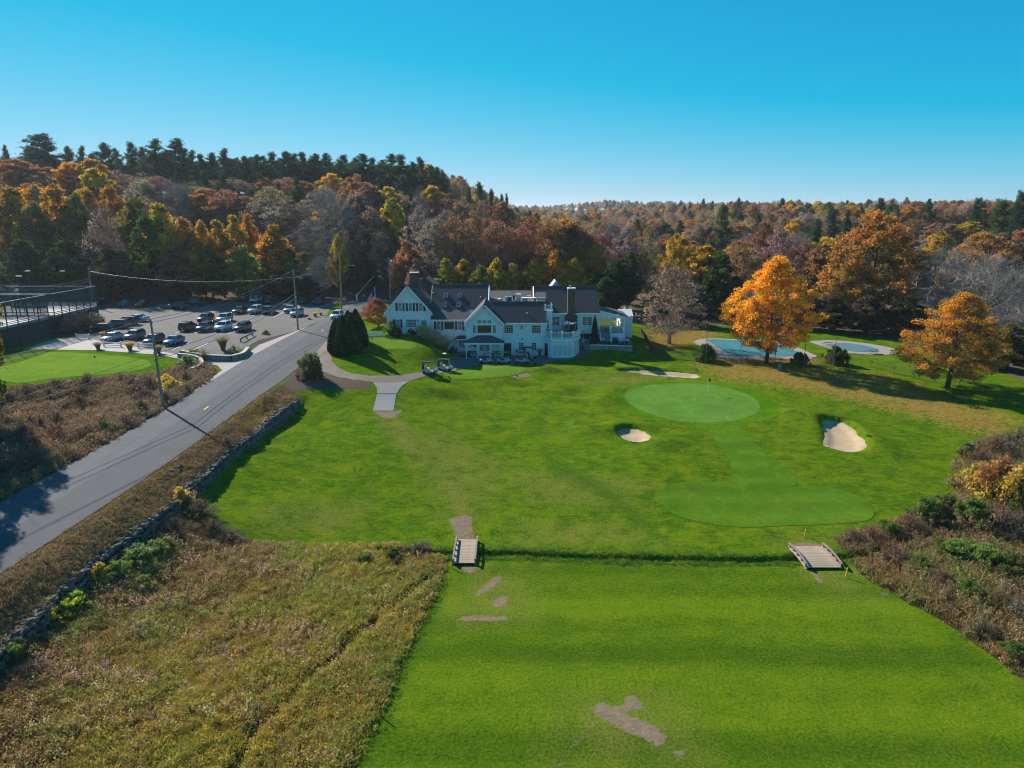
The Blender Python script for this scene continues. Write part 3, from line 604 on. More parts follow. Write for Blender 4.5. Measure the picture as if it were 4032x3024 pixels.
hb(MB().box((5.9,128.2,11.25),(7.5,131.3,11.4), M_TRIM), 'cornice')
# roofs
def roof(quads, mat=M_ROOF, th=.2):
    mb = MB()
    for q in quads: slab(q, th, mat, mb)
    return hb(mb, 'roof', mat)
rA = roof([[(-23.2,128.05,11.0),(-18.8,128.05,16.05),(-18.8,140.4,16.05),(-23.2,140.4,11.0)], [(-18.8,128.05,16.05),(-14.35,128.05,11.0),(-14.35,140.4,11.0),(-18.8,140.4,16.05)]])
rB = roof([[(-15.2,132,11.2),(-4.4,132,11.2),(-4.4,137.5,15.2),(-15.2,137.5,15.2)], [(-15.2,137.5,15.2),(-4.4,137.5,15.2),(-4.4,145.4,9.6),(-15.2,145.4,9.6)]])
roof([[(-14.9,129.1,9.62),(-7.9,129.1,9.62),(-7.9,132.05,11.18),(-14.9,132.05,11.18)]], M_ROOF2)
rC = roof([[(-8.62,124.9,9.42),(-4.93,124.9,13.05),(-4.93,137.2,13.05),(-8.62,137.2,9.42)], [(-4.93,124.9,13.05),(-1.25,124.9,9.42),(-1.25,137.2,9.42),(-4.93,137.2,13.05)]], M_ROOF2)
rD = roof([[(-4.0,125.75,9.5),(6.2,125.75,9.5),(6.2,130.15,12.8),(-4.0,130.15,12.8)], [(-4.0,130.15,12.8),(6.2,130.15,12.8),(6.2,134.4,9.5),(-4.0,134.4,9.5)]])
rE = roof([[(4.1,130.55,10.62),(16.25,130.55,10.62),(16.25,136.55,14.94),(4.1,136.55,14.94)], [(4.1,136.55,14.94),(16.25,136.55,14.94),(16.25,142.6,10.62),(4.1,142.6,10.62)]])
hb(MB().box((-4.5,131.1,12.1),(4.05,146.1,12.2), pmat('flat_roof_membrane', (.06,.06,.065), .8, .2, 1)), 'flat_roof')
hb(MB().prism([(141.5,12.2),(146.3,13.1),(146.3,12.2)], 'x', -4.4, 4.0, M_ROOF), 'rear_roof')
hb(MB().box((-23.0,139.9,11.6),(-15,146,12)).prism([(-22.5,11.9),(-17.0,16.1),(-11.5,11.9)], 'y', 141, 147), 'rear_roof', M_ROOF)
hb(MB().prism([(6.6,13.6),(8.4,15.9),(10.2,13.6)], 'y', 137, 142), 'rear_roof', pmat('pale_roof', (.3,.32,.34), .8))
# rakes, fascias, corner boards
tr = MB()
def bar(a, b, wz, wy, mb=tr, mat=M_TRIM):
    a, b = Vector(a), Vector(b); d = b-a; L = d.length; ang = math.atan2(d.z, d.x)
    M = Matrix.Translation(a) @ Matrix.Rotation(-ang, 4, 'Y'); mb.box((0,-wy/2,-wz), (L,wy/2,0), mat, M)
for (xa, xm, xb, ze, zr, y) in ((-23.15,-18.8,-14.4,10.97,15.98,128.02),(-8.58,-4.93,-1.3,9.38,12.98,124.87)):
    bar((xa,y,ze),(xm,y,zr),.28,.06); bar((xm,y,zr),(xb,y,ze),.28,.06)
    for s, xe in ((1, xa), (-1, xb)): tr.box((min(xe,xe+s*.95),y+.0,ze-.42),(max(xe,xe+s*.95),y+.36,ze-.18), M_TRIM)
for x0, x1, y, z in ((-14.85,-8.0,129.08,9.62),(-1.25,6.2,125.72,9.5),(7.3,16.25,130.52,10.62)): tr.box((x0,y-.05,z-.26),(x1,y+.04,z-.02), M_TRIM)
for x, y, z0, z1 in ((-22.7,128.45,6.5,11.3),(-14.98,128.45,6.5,11.3),(-8.15,125.35,3.5,9.6),(-1.78,125.35,3.5,9.6),(5.85,126.15,3.5,9.5),(16.0,130.95,5.2,10.6),(7.2,128.25,7,11.2)): tr.box((x-.09,y-.02,z0),(x+.09,y+.1,z1), M_TRIM)
hb(tr, 'trim')['kind'] = 'stuff'
for a, b in (((-4.38,132,11.1),(-4.38,137.5,15.12)),((-4.38,137.5,15.12),(-4.38,145.4,9.5)),((4.12,130.6,10.6),(4.12,136.55,14.86)),((4.12,136.55,14.86),(4.12,142.6,10.5))):
    hb(MB().tube([a, b], .13, 4, M_TRIM), 'rake_board')
for q0, q1 in (((-15.2,137.42,15.18),(-4.4,137.58,15.26)), ((4.1,136.47,14.92),(16.25,136.63,15.0)), ((-4.0,130.07,12.78),(6.2,130.23,12.85))): hb(MB().box(q0, q1), 'ridge_cap', M_ROOF2)
# windows
def window(p0, p1, y, nx, nz, shutters=None, case=.09, sill=True, mid=False, parent=None):
    x0, z1 = min(p0.x, p1.x), max(p0.z, p1.z); x1, z0 = max(p0.x, p1.x), min(p0.z, p1.z)
    f = MB(); t = .05
    for a, b in (((x0-case,y-t,z0-case),(x0,y,z1+case)), ((x1,y-t,z0-case),(x1+case,y,z1+case)), ((x0,y-t,z1),(x1,y,z1+case)), ((x0,y-t,z0-case),(x1,y,z0))): f.box(a, b)
    if sill: f.box((x0-case-.04,y-.1,z0-case-.05),(x1+case+.04,y,z0-case))
    for i in range(1, nx): xx = x0+(x1-x0)*i/nx; f.box((xx-.018,y-.035,z0),(xx+.018,y-.012,z1))
    for k in range(1, nz):
        zz = z0+(z1-z0)*k/nz; th = .035 if (mid and k*2 == nz) else .018; f.box((x0,y-.036,zz-th),(x1,y-.012,zz+th))
    o = hb(f, 'window', M_TRIM, parent)
    hb(MB().box((x0,y-.02,z0),(x1,y+.02,z1)), 'glass', M_GLASS, o)
    return o
def shutter(p0, p1, y):
    x0, x1 = sorted((p0.x, p1.x)); z0, z1 = sorted((p0.z, p1.z)); s = MB()
    s.box((x0,y-.05,z0),(x0+.07,y-.005,z1)).box((x1-.07,y-.05,z0),(x1,y-.005,z1)).box((x0,y-.03,z0),(x1,y-.005,z1))
    n = 14
    for k in range(n): zz = z0+(z1-z0)*(k+.2)/n; s.box((x0+.07,y-.045,zz),(x1-.07,y-.03,zz+(z1-z0)/n*.55))
    for zz in (z0, (z0+z1)/2-.05, z1-.1): s.box((x0+.07,y-.05,zz),(x1-.07,y-.03,zz+.1))
    return hb(s, 'shutter', M_SHUT)
yA, yB, yC, yD, yE = 128.5, 129.5, 125.4, 126.2, 131.0
for a, b in ((348,403),(511,563),(671,724)): window(Z1(a,688,yA), Z1(b,802,yA), yA, 3, 4, mid=True)
for a, b in ((303,340),(413,447),(464,500),(574,610),(625,660),(734,770)): shutter(Z1(a,684,yA), Z1(b,810,yA), yA)
window(Z1(318,943,yA), Z1(372,1058,yA), yA, 3, 4, mid=True); window(Z1(472,943,yA), Z1(626,1056,yA), yA, 8, 5)
for a, b in ((268,305),(380,414)): shutter(Z1(a,938,yA), Z1(b,1067,yA), yA)
for a, b in ((950,1007),(1279,1333)): window(Z1(a,980,yB), Z1(b,1095,yB), yB, 3, 4, mid=True)
window(Z1(1064,978,yB), Z1(1219,1093,yB), yB, 1, 1)
for a, b in ((904,940),(1016,1050),(1231,1265),(1343,1378)): shutter(Z1(a,974,yB), Z1(b,1102,yB), yB)
for a, b in ((1585,1642),(1660,1715),(1734,1789)): window(Z1(a,952,yC), Z1(b,993,yC), yC, 3, 2, case=.06, sill=False)
window(Z1(1580,1030,yC), Z1(1795,1148,yC), yC, 1, 1); 
for a, b in ((1510,1555),(1821,1866)): window(Z1(a,1034,yC), Z1(b,1148,yC), yC, 2, 4)
for a, b in ((27,168),(489,632)): window(Z2(a,858,yD), Z2(b,983,yD), yD, 4, 4)
for a, b in ((273,345),(488,558)):
    window(Z2(a,1148,yD), Z2(b,1268,yD), yD, 3, 4, mid=True)
for a, b in ((812,870),(883,945),(1341,1404),(1422,1486)): window(Z2(a,716,yE), Z2(b,856,yE), yE, 3, 4, mid=True)
window(Z2(740,757,128.3), Z2(768,815,128.3), 128.3, 2, 3)
# doors
def door(p0, p1, y, nx=3, nz=4, gz=.45, mat=M_TRIM):
    x0, x1 = sorted((p0.x, p1.x)); z0, z1 = sorted((p0.z, p1.z)); d = MB()
    d.box((x0-.12,y-.07,z0),(x0,y,z1+.12)).box((x1,y-.07,z0),(x1+.12,y,z1+.12)).box((x0,y-.07,z1),(x1,y,z1+.12)).box((x0,y-.04,z0),(x1,y,z1))
    zg = z0+(z1-z0)*gz; e = .14
    for i in range(nx+1): xx = x0+e+(x1-x0-2*e)*i/nx; d.box((xx-.02,y-.065,zg),(xx+.02,y-.045,z1-.15))
    for i in range(nz+1): zz = zg+(z1-.15-zg)*i/nz; d.box((x0+e,y-.064,zz-.02),(x1-e,y-.045,zz+.02))
    o = hb(d, 'door', mat); hb(MB().box((x0+e,y-.055,zg),(x1-e,y-.038,z1-.15)), 'glass', M_GLASS, o)
    hb(MB().box((x1-.12,y-.11,z0+.95),(x1-.05,y-.04,z0+1.1)), 'handle', M_BLACKM, o); return o
door(Z1(695,938,yA), Z1(805,1128,yA), yA)
pz = 3.55
def dz(x0, x1, y, ztop, **k): return door(Vector((x0, y, pz)), Vector((x1, y, ztop)), y, **k)
a, b = Z1(1282,1250,yB), Z1(1335,1440,yB); dz(a.x, b.x, yB, 5.7, nx=2); dz(b.x+.15, b.x+.15+(b.x-a.x), yB, 5.7, nx=2)
a, b, c_, d_ = [Z1(q,1330,yC).x for q in (1605,1687,1699,1780)]
dz(a, b-.07, yC, 5.75, nx=3); dz(b+.07, d_, yC, 5.75, nx=3)
# sign and lamps by the doors, dark service doorway
q0, q1 = Z1(1510,1325,yC), Z1(1570,1352,yC); hb(MB().box((q0.x,yC-.05,q1.z),(q1.x,yC-.003,q0.z)), 'notice_board', pmat('sign_brown', (.16,.10,.05), .6))
q0, q1 = Z1(1520,1356,yC), Z1(1565,1368,yC); hb(MB().box((q0.x,yC-.05,q1.z),(q1.x,yC-.003,q0.z)), 'notice_board', M_SHUT)
q0 = Z2(16,1152,yD); q1 = Z2(143,1350,yD); hb(MB().box((q0.x,yD-.03,3.55),(q1.x,yD-.004,q0.z)), 'service_doorway', M_DARK)
hb(MB().box((q0.x-.12,yD-.05,3.55),(q0.x,yD-.002,q0.z+.1)).box((q1.x,yD-.05,3.55),(q1.x+.12,yD-.002,q0.z+.1)).box((q0.x,yD-.05,q0.z),(q1.x,yD-.002,q0.z+.1)), 'door_frame', M_TRIM)
def lamp(p, y, mat=M_BLACKM, s=1.0):
    M = Matrix.Translation(TL @ Vector((p.x, y-.12, p.z))) @ Matrix.Scale(s, 4)
    mb = MB().lathe([(.03,-.22),(.08,-.18),(.11,.08),(.13,.10),(.02,.24)], 6, mat, M).box((-.05,.03,-.1),(.05,.12,.1), mat, M); mb.build('wall_lamp', mat, club)
lamp(Z1(657,955,yA), yA); lamp(Z1(1218,1260,yB), yB); lamp(Z2(318,890,yD), yD, pmat('brass_lamp', (.4,.3,.12), .4), 1.6); lamp(Z1(1488,1335,yC), yC); lamp(Z1(1892,1335,yC), yC)
p = Z1(1685,760,yC); hb(MB().prism([(p.x-.25,p.z-.12),(p.x,p.z+.16),(p.x+.25,p.z-.12)], 'y', yC-.05, yC-.003), 'gable_vent', M_LEAD)
p = Z2(325,1082,yD); hb(MB().box((p.x-.2,yD-.05,p.z-.12),(p.x+.2,yD-.003,p.z+.12)), 'wall_vent', M_LEAD)
# eyebrow roof over the side door, hipped entrance porch
q0, q1, q2 = Z1(1225,1238,128.3), Z1(1400,1238,128.3), Z1(1290,1187,yB)
hb(slab([(q0.x,128.2,q0.z),(-8.2,128.2,q0.z),(-8.2,129.45,q2.z),(q2.x,129.45,q2.z)], .08, M_ROOF, MB()).add([(q0.x,128.2,q0.z),(q2.x,129.45,q2.z),(q0.x,129.45,q0.z)], [(0,1,2)], M_ROOF).box((q0.x,128.22,q0.z-.26),(-8.2,129.45,q0.z-.09), M_TRIM), 'door_hood')
yP = 123.1; e0 = Z1(1368,1306,yP); e1 = Z1(1998,1306,yP); r0 = Z1(1587,1187,yC-.1); r1 = Z1(1790,1187,yC-.1); ez = e0.z
hb(MB().add([(e0.x,yP,ez),(e1.x,yP,ez),(r1.x,yC-.02,r0.z),(r0.x,yC-.02,r0.z),(e0.x,yC-.02,ez),(e1.x,yC-.02,ez)], [(0,1,2,3),(0,3,4),(1,5,2),(0,4,5,1)], M_ROOF2), 'porch_roof')
hb(MB().box((e0.x+.05,yP+.05,ez-.3),(e1.x-.05,yP+.2,ez-.01)).box((e0.x+.05,yP+.2,ez-.3),(e0.x+.2,yC,ez-.01)).box((e1.x-.2,yP+.2,ez-.3),(e1.x-.05,yC,ez-.01)), 'porch_beam', M_TRIM)
for q in (1408,1585,1783,1962):
    xx = Z1(q,1400,yP+.2).x; hb(MB().box((xx-.09,yP+.1,3.52),(xx+.09,yP+.28,ez-.29)).box((xx-.13,yP+.06,3.52),(xx+.13,yP+.32,3.72)).box((xx-.13,yP+.06,ez-.45),(xx+.13,yP+.32,ez-.3)), 'porch_post', M_TRIM)
hb(MB().box((e0.x+.1,yP-.05,3.3),(e1.x-.1,yC,3.6)), 'porch_floor', M_WALK)
hb(MB().box((-11.6,127.6,3.3),(-8.17,129.49,3.58)), 'porch_floor', M_WALK)
# skylights
def on_roofB(y): return 11.2 + (y-132) * (15.2-11.2) / 5.5
sl = math.atan2(15.2-11.2, 5.5)
for zx, zy in ((1090,572),(1303,572),(1072,718),(1288,718)):
    u, v = 811.9+zx*.13889, 559.6+zy*.13889
    d = ray(u, v); ys = np.linspace(131, 138, 200); k = np.argmin(np.abs(CAM_H + d[2]/d[1]*ys - on_roofB(ys))); y = ys[k]; x = d[0]/d[1]*y
    M = Matrix.Translation(TL @ Vector((x, y, on_roofB(y)))) @ Matrix.Rotation(sl, 4, 'X')
    o = MB().box((-.36,-.58,-.02),(.36,-.48,.2), None, M).box((-.36,.48,-.02),(.36,.58,.2), None, M).box((-.36,-.48,-.02),(-.27,.48,.2), None, M).box((.27,-.48,-.02),(.36,.48,.2), None, M).build('skylight', M_LEAD, club)
    MB().box((-.27,-.48,0),(.27,.48,.15), None, M).build('glass', pmat('skylight_glass', (.10,.12,.13), .1, .1, 1, spec=.8), o)
# vent pipes
for p in (Z1(765,440,133), Z1(1612,535,134), Z2(400,700,127.5)):
    pass
for x, y in ((-15.0,135.6),(-5.9,134.6)):
    z = on_roofB(y); hb(MB().tube([(x,y,z-.1),(x,y,z+.55)], .06, 6, M_BLACKM).lathe([(.16,0),(.10,.16)], 8, M_TRIM, Matrix.Translation((x,y,z-.05))), 'vent_pipe')
hb(MB().tube([(2.75,127.6,10.8),(2.75,127.6,11.65)], .06, 6, M_BLACKM).lathe([(.16,0),(.10,.16)], 8, M_TRIM, Matrix.Translation((2.75,127.6,10.95))), 'vent_pipe')
# chimneys
a, b = Z1(532,215,134.5), Z1(655,215,134.5)
chn = hb(MB().box((a.x,134,11),(b.x,135.2,a.z), M_BRICK).box((a.x-.08,133.92,a.z-.25),(b.x+.08,135.28,a.z-.12), M_BRICK), 'chimney')
hb(MB().box((a.x-.1,133.9,a.z),(b.x+.1,135.3,a.z+.12)), 'chimney_cap', pmat('cap_stone', (.5,.46,.4), .8), chn)
yk = 130.1; a, b = Z2(1092,245,yk), Z2(1212,245,yk); c0, c1 = Z2(1045,705,yk), Z2(1250,705,yk); s0 = Z2(1090,655,yk)
ch = hb(MB().prism([(c0.x,4.8),(c0.x,c0.z),(a.x,s0.z),(a.x,a.z),(b.x,a.z),(b.x,s0.z),(c1.x,c0.z),(c1.x,4.8)], 'y', yk, 131.0).box((a.x,131.0,9),(b.x,131.3,a.z)), 'chimney', M_BRICK)
hb(MB().box((a.x-.1,yk-.1,a.z),(b.x+.1,131.35,a.z+.14), M_TRIM).lathe([(.14,0),(.14,.35),(.2,.4),(.05,.5)], 8, M_LEAD, Matrix.Translation(((a.x+b.x)/2-.2,130.6,a.z+.14))), 'chimney_cap', None, ch)
hb(MB().box((a.x-.07,yk+.2,10.7),(a.x-.003,yk+.35,a.z)), 'flashing', M_TRIM, ch)
# roof plant on the flat roof
def plant(name, mb): return hb(mb, name)
p = Z2(112,400,134); plant('condenser_unit', MB().box((p.x-.45,133.6,12.2),(p.x+.45,134.5,12.32), M_TRIM).box((p.x-.42,133.63,12.32),(p.x+.42,134.47,13.2), M_BLACKM).box((p.x-.46,133.6,13.2),(p.x+.46,134.5,13.3), M_GREYM))
p = Z2(262,380,135); plant('rooftop_unit', MB().box((p.x-.42,134.6,12.2),(p.x+.42,135.4,13.55), M_GREYM).box((p.x-.46,134.56,13.55),(p.x+.46,135.44,13.65), M_TRIM))
p = Z2(370,400,133.6); plant('rooftop_unit', MB().box((p.x-.55,133,12.2),(p.x+.55,133.9,13.05), pmat('unit_blue_grey', (.3,.33,.36), .5)).box((p.x-.6,132.95,13.05),(p.x+2.1,134.0,13.15), M_TRIM))
p = Z2(443,410,133.5); plant('duct', MB().box((p.x-.12,133.2,12.2),(p.x+.16,133.5,13.05), M_TRIM))
p = Z2(185,355,137); plant('exhaust_hood', MB().box((p.x-.2,137,12.2),(p.x+.2,137.4,13.2), M_BRICK))
p = Z2(85,300,138); plant('pipe', MB().tube([(p.x-.3,138,12.2),(p.x-.3,138,13.6),(p.x-.1,138,13.75),(p.x+.2,138,13.75),(p.x+.3,138,13.6),(p.x+.3,138,12.2)], .07, 6, M_TRIM))
p = Z2(440,342,139); plant('exhaust_fan', MB().lathe([(.2,0),(.2,.5),(.5,.6),(.5,.72),(.1,.8)], 10, M_GREYM, Matrix.Translation((p.x,139,12.2))))
p = Z1(1945,580,133); plant('exhaust_fan', MB().lathe([(.25,0),(.25,.4),(.4,.45),(.4,.75),(.3,.85)], 10, M_GREYM, Matrix.Translation((p.x,133,12.2))))
p = Z1(2040,560,134); plant('exhaust_fan', MB().lathe([(.3,0),(.3,.5),(.42,.6),(.42,1.0),(.2,1.1)], 10, M_GREYM, Matrix.Translation((p.x,134,12.2))))
for q in (40,200,480,590): p = Z2(q,435,132.4); plant('roof_vent', MB().lathe([(.25,0),(.22,.12),(.08,.16),(.08,.3)], 8, M_TRIM, Matrix.Translation((p.x,132.4,12.2))))
# small shed dormer beside the flat roof
hb(MB().box((4.5,131.3,11.6),(6.1,133.6,13.35), M_SIDE), 'wall'); hb(slab([(4.35,131.0,13.2),(6.3,131.0,13.2),(6.3,133.7,14.1),(4.35,133.7,14.1)], .15, M_ROOF2, MB()), 'roof')
# railings
def railing(pts, z, hgt=1.05, posts=True, parent=None, name='railing', bw=.045, sp=.15):
    mb = MB()
    for i, (a, b) in enumerate(zip(pts[:-1], pts[1:])):
        a = Vector((*a[:2], a[2] if len(a) > 2 else z)); b = Vector((*b[:2], b[2] if len(b) > 2 else z)); L = (b-a).length; d = (b-a)/L
        up = Vector((0,0,1))
        for zz, w_ in ((hgt, .06), (.1, .04)): mb.tube([a+up*zz, b+up*zz], w_, 4)
        n = int(L/sp)
        for k in range(1, n): q = a+d*(L*k/n); mb.box((q.x-bw/2,q.y-bw/2,q.z+.1),(q.x+bw/2,q.y+bw/2,q.z+hgt))
    if posts:
        for a in pts: zz = a[2] if len(a) > 2 else z; mb.box((a[0]-.09,a[1]-.09,zz-.02),(a[0]+.09,a[1]+.09,zz+hgt+.14)).box((a[0]-.12,a[1]-.12,zz+hgt+.14),(a[0]+.12,a[1]+.12,zz+hgt+.2))
    return hb(mb, name, M_TRIM, parent)
railing([(6.0,128.3),(7.2,128.3),(7.2,131.0)], 11.4, .95)
# octagonal deck
OCT = [(5.62,126.4),(6.95,124.05),(10.75,124.05),(12.15,126.6),(12.15,131.0),(5.62,131.0)]
hb(MB().prism(OCT, 'z', 3.2, 6.75), 'deck_base', M_SIDE)
def grow(poly, d):
    cx, cy = 8.9, 127.8; return [(x+math.copysign(d, x-cx), y+(math.copysign(d, y-cy) if y < 130 else 0)) for x, y in poly]
deck = hb(MB().prism(grow(OCT, .18), 'z', 6.75, 7.0), 'deck_floor', M_TRIM)
hb(MB().prism(grow(OCT, .05), 'z', 7.0, 7.03), 'deck_surface', pmat('deck_grey', (.22,.21,.2), .8, .2, 2), deck)
railing([OCT[5], OCT[0], OCT[1], (8.85,124.05), OCT[2], OCT[3], (12.15,129), (12.15,130.6)], 7.03)
def lattice(name):
    m, t, b = blank(name, .6, .3); c = t.coord(); s = t.new('ShaderNodeSeparateXYZ'); t.l.new(c, s.inputs[0])
    f1 = t.rng(t.math('FRACT', t.math('MULTIPLY', t.math('ADD', s.outputs[0], s.outputs[1]), 8.0)), .3, .34); f2 = t.rng(t.math('FRACT', t.math('MULTIPLY', s.outputs[2], 8.0)), .3, .34)
    t.l.new(t.mix(t.math('MULTIPLY', f1, f2), (.75,.76,.76), (.30,.33,.36)), b.inputs['Base Color']); return m
M_LAT = lattice('lattice_screen')
for zx0, zx1 in ((846,908),(928,990),(1008,1074),(1092,1158)):
    a, b = Z2(zx0,1150,124.0), Z2(zx1,1378,124.0)
    o = hb(MB().box((a.x-.06,123.97,3.95),(a.x,124.049,6.4)).box((b.x,123.97,3.95),(b.x+.06,124.049,6.4)).box((a.x,123.97,6.34),(b.x,124.049,6.4)).box((a.x,123.97,3.95),(b.x,124.049,4.01)), 'screen_frame', M_TRIM)
    hb(MB().box((a.x,124.0,4.01),(b.x,124.048,6.34)), 'lattice_panel', M_LAT, o)
d0, d1 = Vector((10.75,124.05,0)), Vector((12.15,126.6,0)); dd = (d1-d0); an = math.atan2(dd.y, dd.x)
for t0, t1 in ((.12,.47),(.53,.88)):
    M = TL @ Matrix.Translation(d0) @ Matrix.Rotation(an, 4, 'Z'); L = dd.length
    o = MB().box((L*t0-.06,-.06,3.95),(L*t0,-.003,6.4), None, M).box((L*t1,-.06,3.95),(L*t1+.06,-.003,6.4), None, M).box((L*t0,-.06,6.34),(L*t1,-.003,6.4), None, M).build('screen_frame', M_TRIM, club)
    MB().box((L*t0,-.045,4.0),(L*t1,-.003,6.34), None, M).build('lattice_panel', M_LAT, o)
d0, d1 = Vector((5.62,126.4,0)), Vector((6.95,124.05,0)); dd = d1-d0; M = TL @ Matrix.Translation(d0) @ Matrix.Rotation(math.atan2(dd.y, dd.x), 4, 'Z'); L = dd.length
MB().box((L*.22,-.05,3.55),(L*.62,-.003,5.9), None, M).build('service_doorway', M_DARK, club)
MB().box((L*.16,-.06,3.55),(L*.215,-.003,6.0), None, M).box((L*.625,-.06,3.55),(L*.68,-.003,6.0), None, M).box((L*.16,-.06,5.9),(L*.68,-.003,6.0), None, M).build('door_frame', M_TRIM, club)
hb(MB().box((6.9,123.95,5.95),(10.8,124.049,6.1)), 'trim', M_TRIM)
# side porch at the right end
a, b = Z2(1612,590,131.4), Z2(2048,690,131.4); xr = 21.3
roofF = roof([[(16.02,131.2,11.25),(xr+.25,131.2,9.95),(xr+.25,138.5,9.95),(16.02,138.5,11.25)]], M_ROOF2, .15)
hb(MB().prism([(16.02,11.08),(16.02,9.5),(xr,9.5),(xr+.2,9.75)], 'y', 131.25, 131.35), 'gable_board', M_SIDE)
for x, y in ((20.9,131.35),(16.3,131.35),(20.9,137.8)): hb(MB().box((x-.1,y-.1,5.2),(x+.1,y+.1,9.6)), 'porch_post', M_TRIM)
hb(MB().box((16.02,131.3,6.75),(21.1,138.3,7.0)), 'porch_floor', M_WALK)
hb(MB().box((18.3,131.3,5.0),(21.05,131.4,6.75)), 'porch_skirt', M_SIDE)
railing([(18.45,131.35),(20.8,131.35)], 7.0, 1.0, posts=True); railing([(16.4,137.9),(20.8,137.9)], 7.0, 1.0); railing([(20.9,131.5),(20.9,137.7)], 7.0, 1.0, posts=False)
hb(MB().box((20.9,136.5,5.0),(23.3,141,9.2)).prism([(136.3,9.2),(138.75,10.3),(141.2,9.2)], 'x', 20.8, 23.4), 'wall', M_SIDE)
st = MB()
for k in range(8): st.box((16.35,128.9+k*.3,5.0),(18.2,128.9+(k+1)*.3,5.25+(k)*.22))
stairs = hb(st, 'stairs', M_WALK)
for x in (16.3,18.25): railing([(x,128.9,5.3),(x,131.3,7.0)], 0, .95, True, stairs)
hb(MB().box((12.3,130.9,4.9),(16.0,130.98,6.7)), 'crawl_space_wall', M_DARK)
# ------------------------------------------------------------------ trees
def foliage_mat(name, trans=.38, use_attr=False):
    m = bpy.data.materials.new(name); m.use_nodes = True; t = NT(m); t.n.remove(t.n['Principled BSDF']); out = t.n['Material Output']
    if use_attr:
        a = t.new('ShaderNodeAttribute'); a.attribute_name = 'col'; col = a.outputs['Color']
    else:
        r, g, b_, al = t.attr('tint')
        oi = t.new('ShaderNodeObjectInfo'); a2 = t.new('ShaderNodeAttribute'); a2.attribute_type = 'OBJECT'; a2.attribute_name = 'leaf2'
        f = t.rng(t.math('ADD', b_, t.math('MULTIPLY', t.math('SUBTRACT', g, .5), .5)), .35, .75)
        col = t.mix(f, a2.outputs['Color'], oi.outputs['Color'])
        br = t.math('ADD', .72, t.math('ADD', t.math('MULTIPLY', r, .55), t.math('MULTIPLY', g, .45)))
        mul = t.new('ShaderNodeCombineColor'); 
        t.l.new(br, mul.inputs[0]); t.l.new(t.math('MULTIPLY', br, t.math('ADD', .9, t.math('MULTIPLY', r, .2))), mul.inputs[1]); t.l.new(br, mul.inputs[2])
        col = t.mix(1.0, col, mul.outputs[0], 'MULTIPLY')
    d = t.new('ShaderNodeBsdfDiffuse'); tr_ = t.new('ShaderNodeBsdfTranslucent'); mx = t.new('ShaderNodeMixShader'); mx.inputs[0].default_value = trans
    t.l.new(col, d.inputs[0]); t.l.new(col, tr_.inputs[0]); t.l.new(d.outputs[0], mx.inputs[1]); t.l.new(tr_.outputs[0], mx.inputs[2]); t.l.new(mx.outputs[0], out.inputs[0]); return m
M_LEAF = foliage_mat('foliage', .50); M_NEEDLE = foliage_mat('needles', .32); M_COL = foliage_mat('ground_foliage', .33, True)
M_BARK = pmat('bark', (.085, .070, .058), .95, .35, 2.5, .6, 9); M_BARKG = pmat('grey_bark', (.28, .25, .225), .95, .25, 2.5, .5, 9); M_TWIG = pmat('twig_bark', (.150, .118, .090), .95, .25, 1.5)
def cards(C, size, rng, asp=.6, dirs=None, spread=1.0):
    n = len(C); a = rng.normal(size=(n, 3))
    if dirs is not None: a = dirs + a * spread
    a /= np.linalg.norm(a, axis=1)[:, None] + 1e-9
    b = np.cross(a, rng.normal(size=(n, 3))); b /= np.linalg.norm(b, axis=1)[:, None] + 1e-9
    s = (np.ones(n) * size)[:, None]
    V = np.stack([C - a*s, C + b*s*asp, C + a*s, C - b*s*asp], 1).reshape(-1, 3)
    return V, np.arange(4*n).reshape(n, 4)
def strips(P0, P1, w0, w1, rng):
    """thin tapering twigs as crossed-free flat strips"""
    d = P1 - P0; b = np.cross(d, rng.normal(size=d.shape)); b /= np.linalg.norm(b, axis=1)[:, None] + 1e-9
    V = np.stack([P0 - b*w0, P0 + b*w0, P1 + b*w1, P1 - b*w1], 1).reshape(-1, 3)
    return V, np.arange(len(V)).reshape(-1, 4)
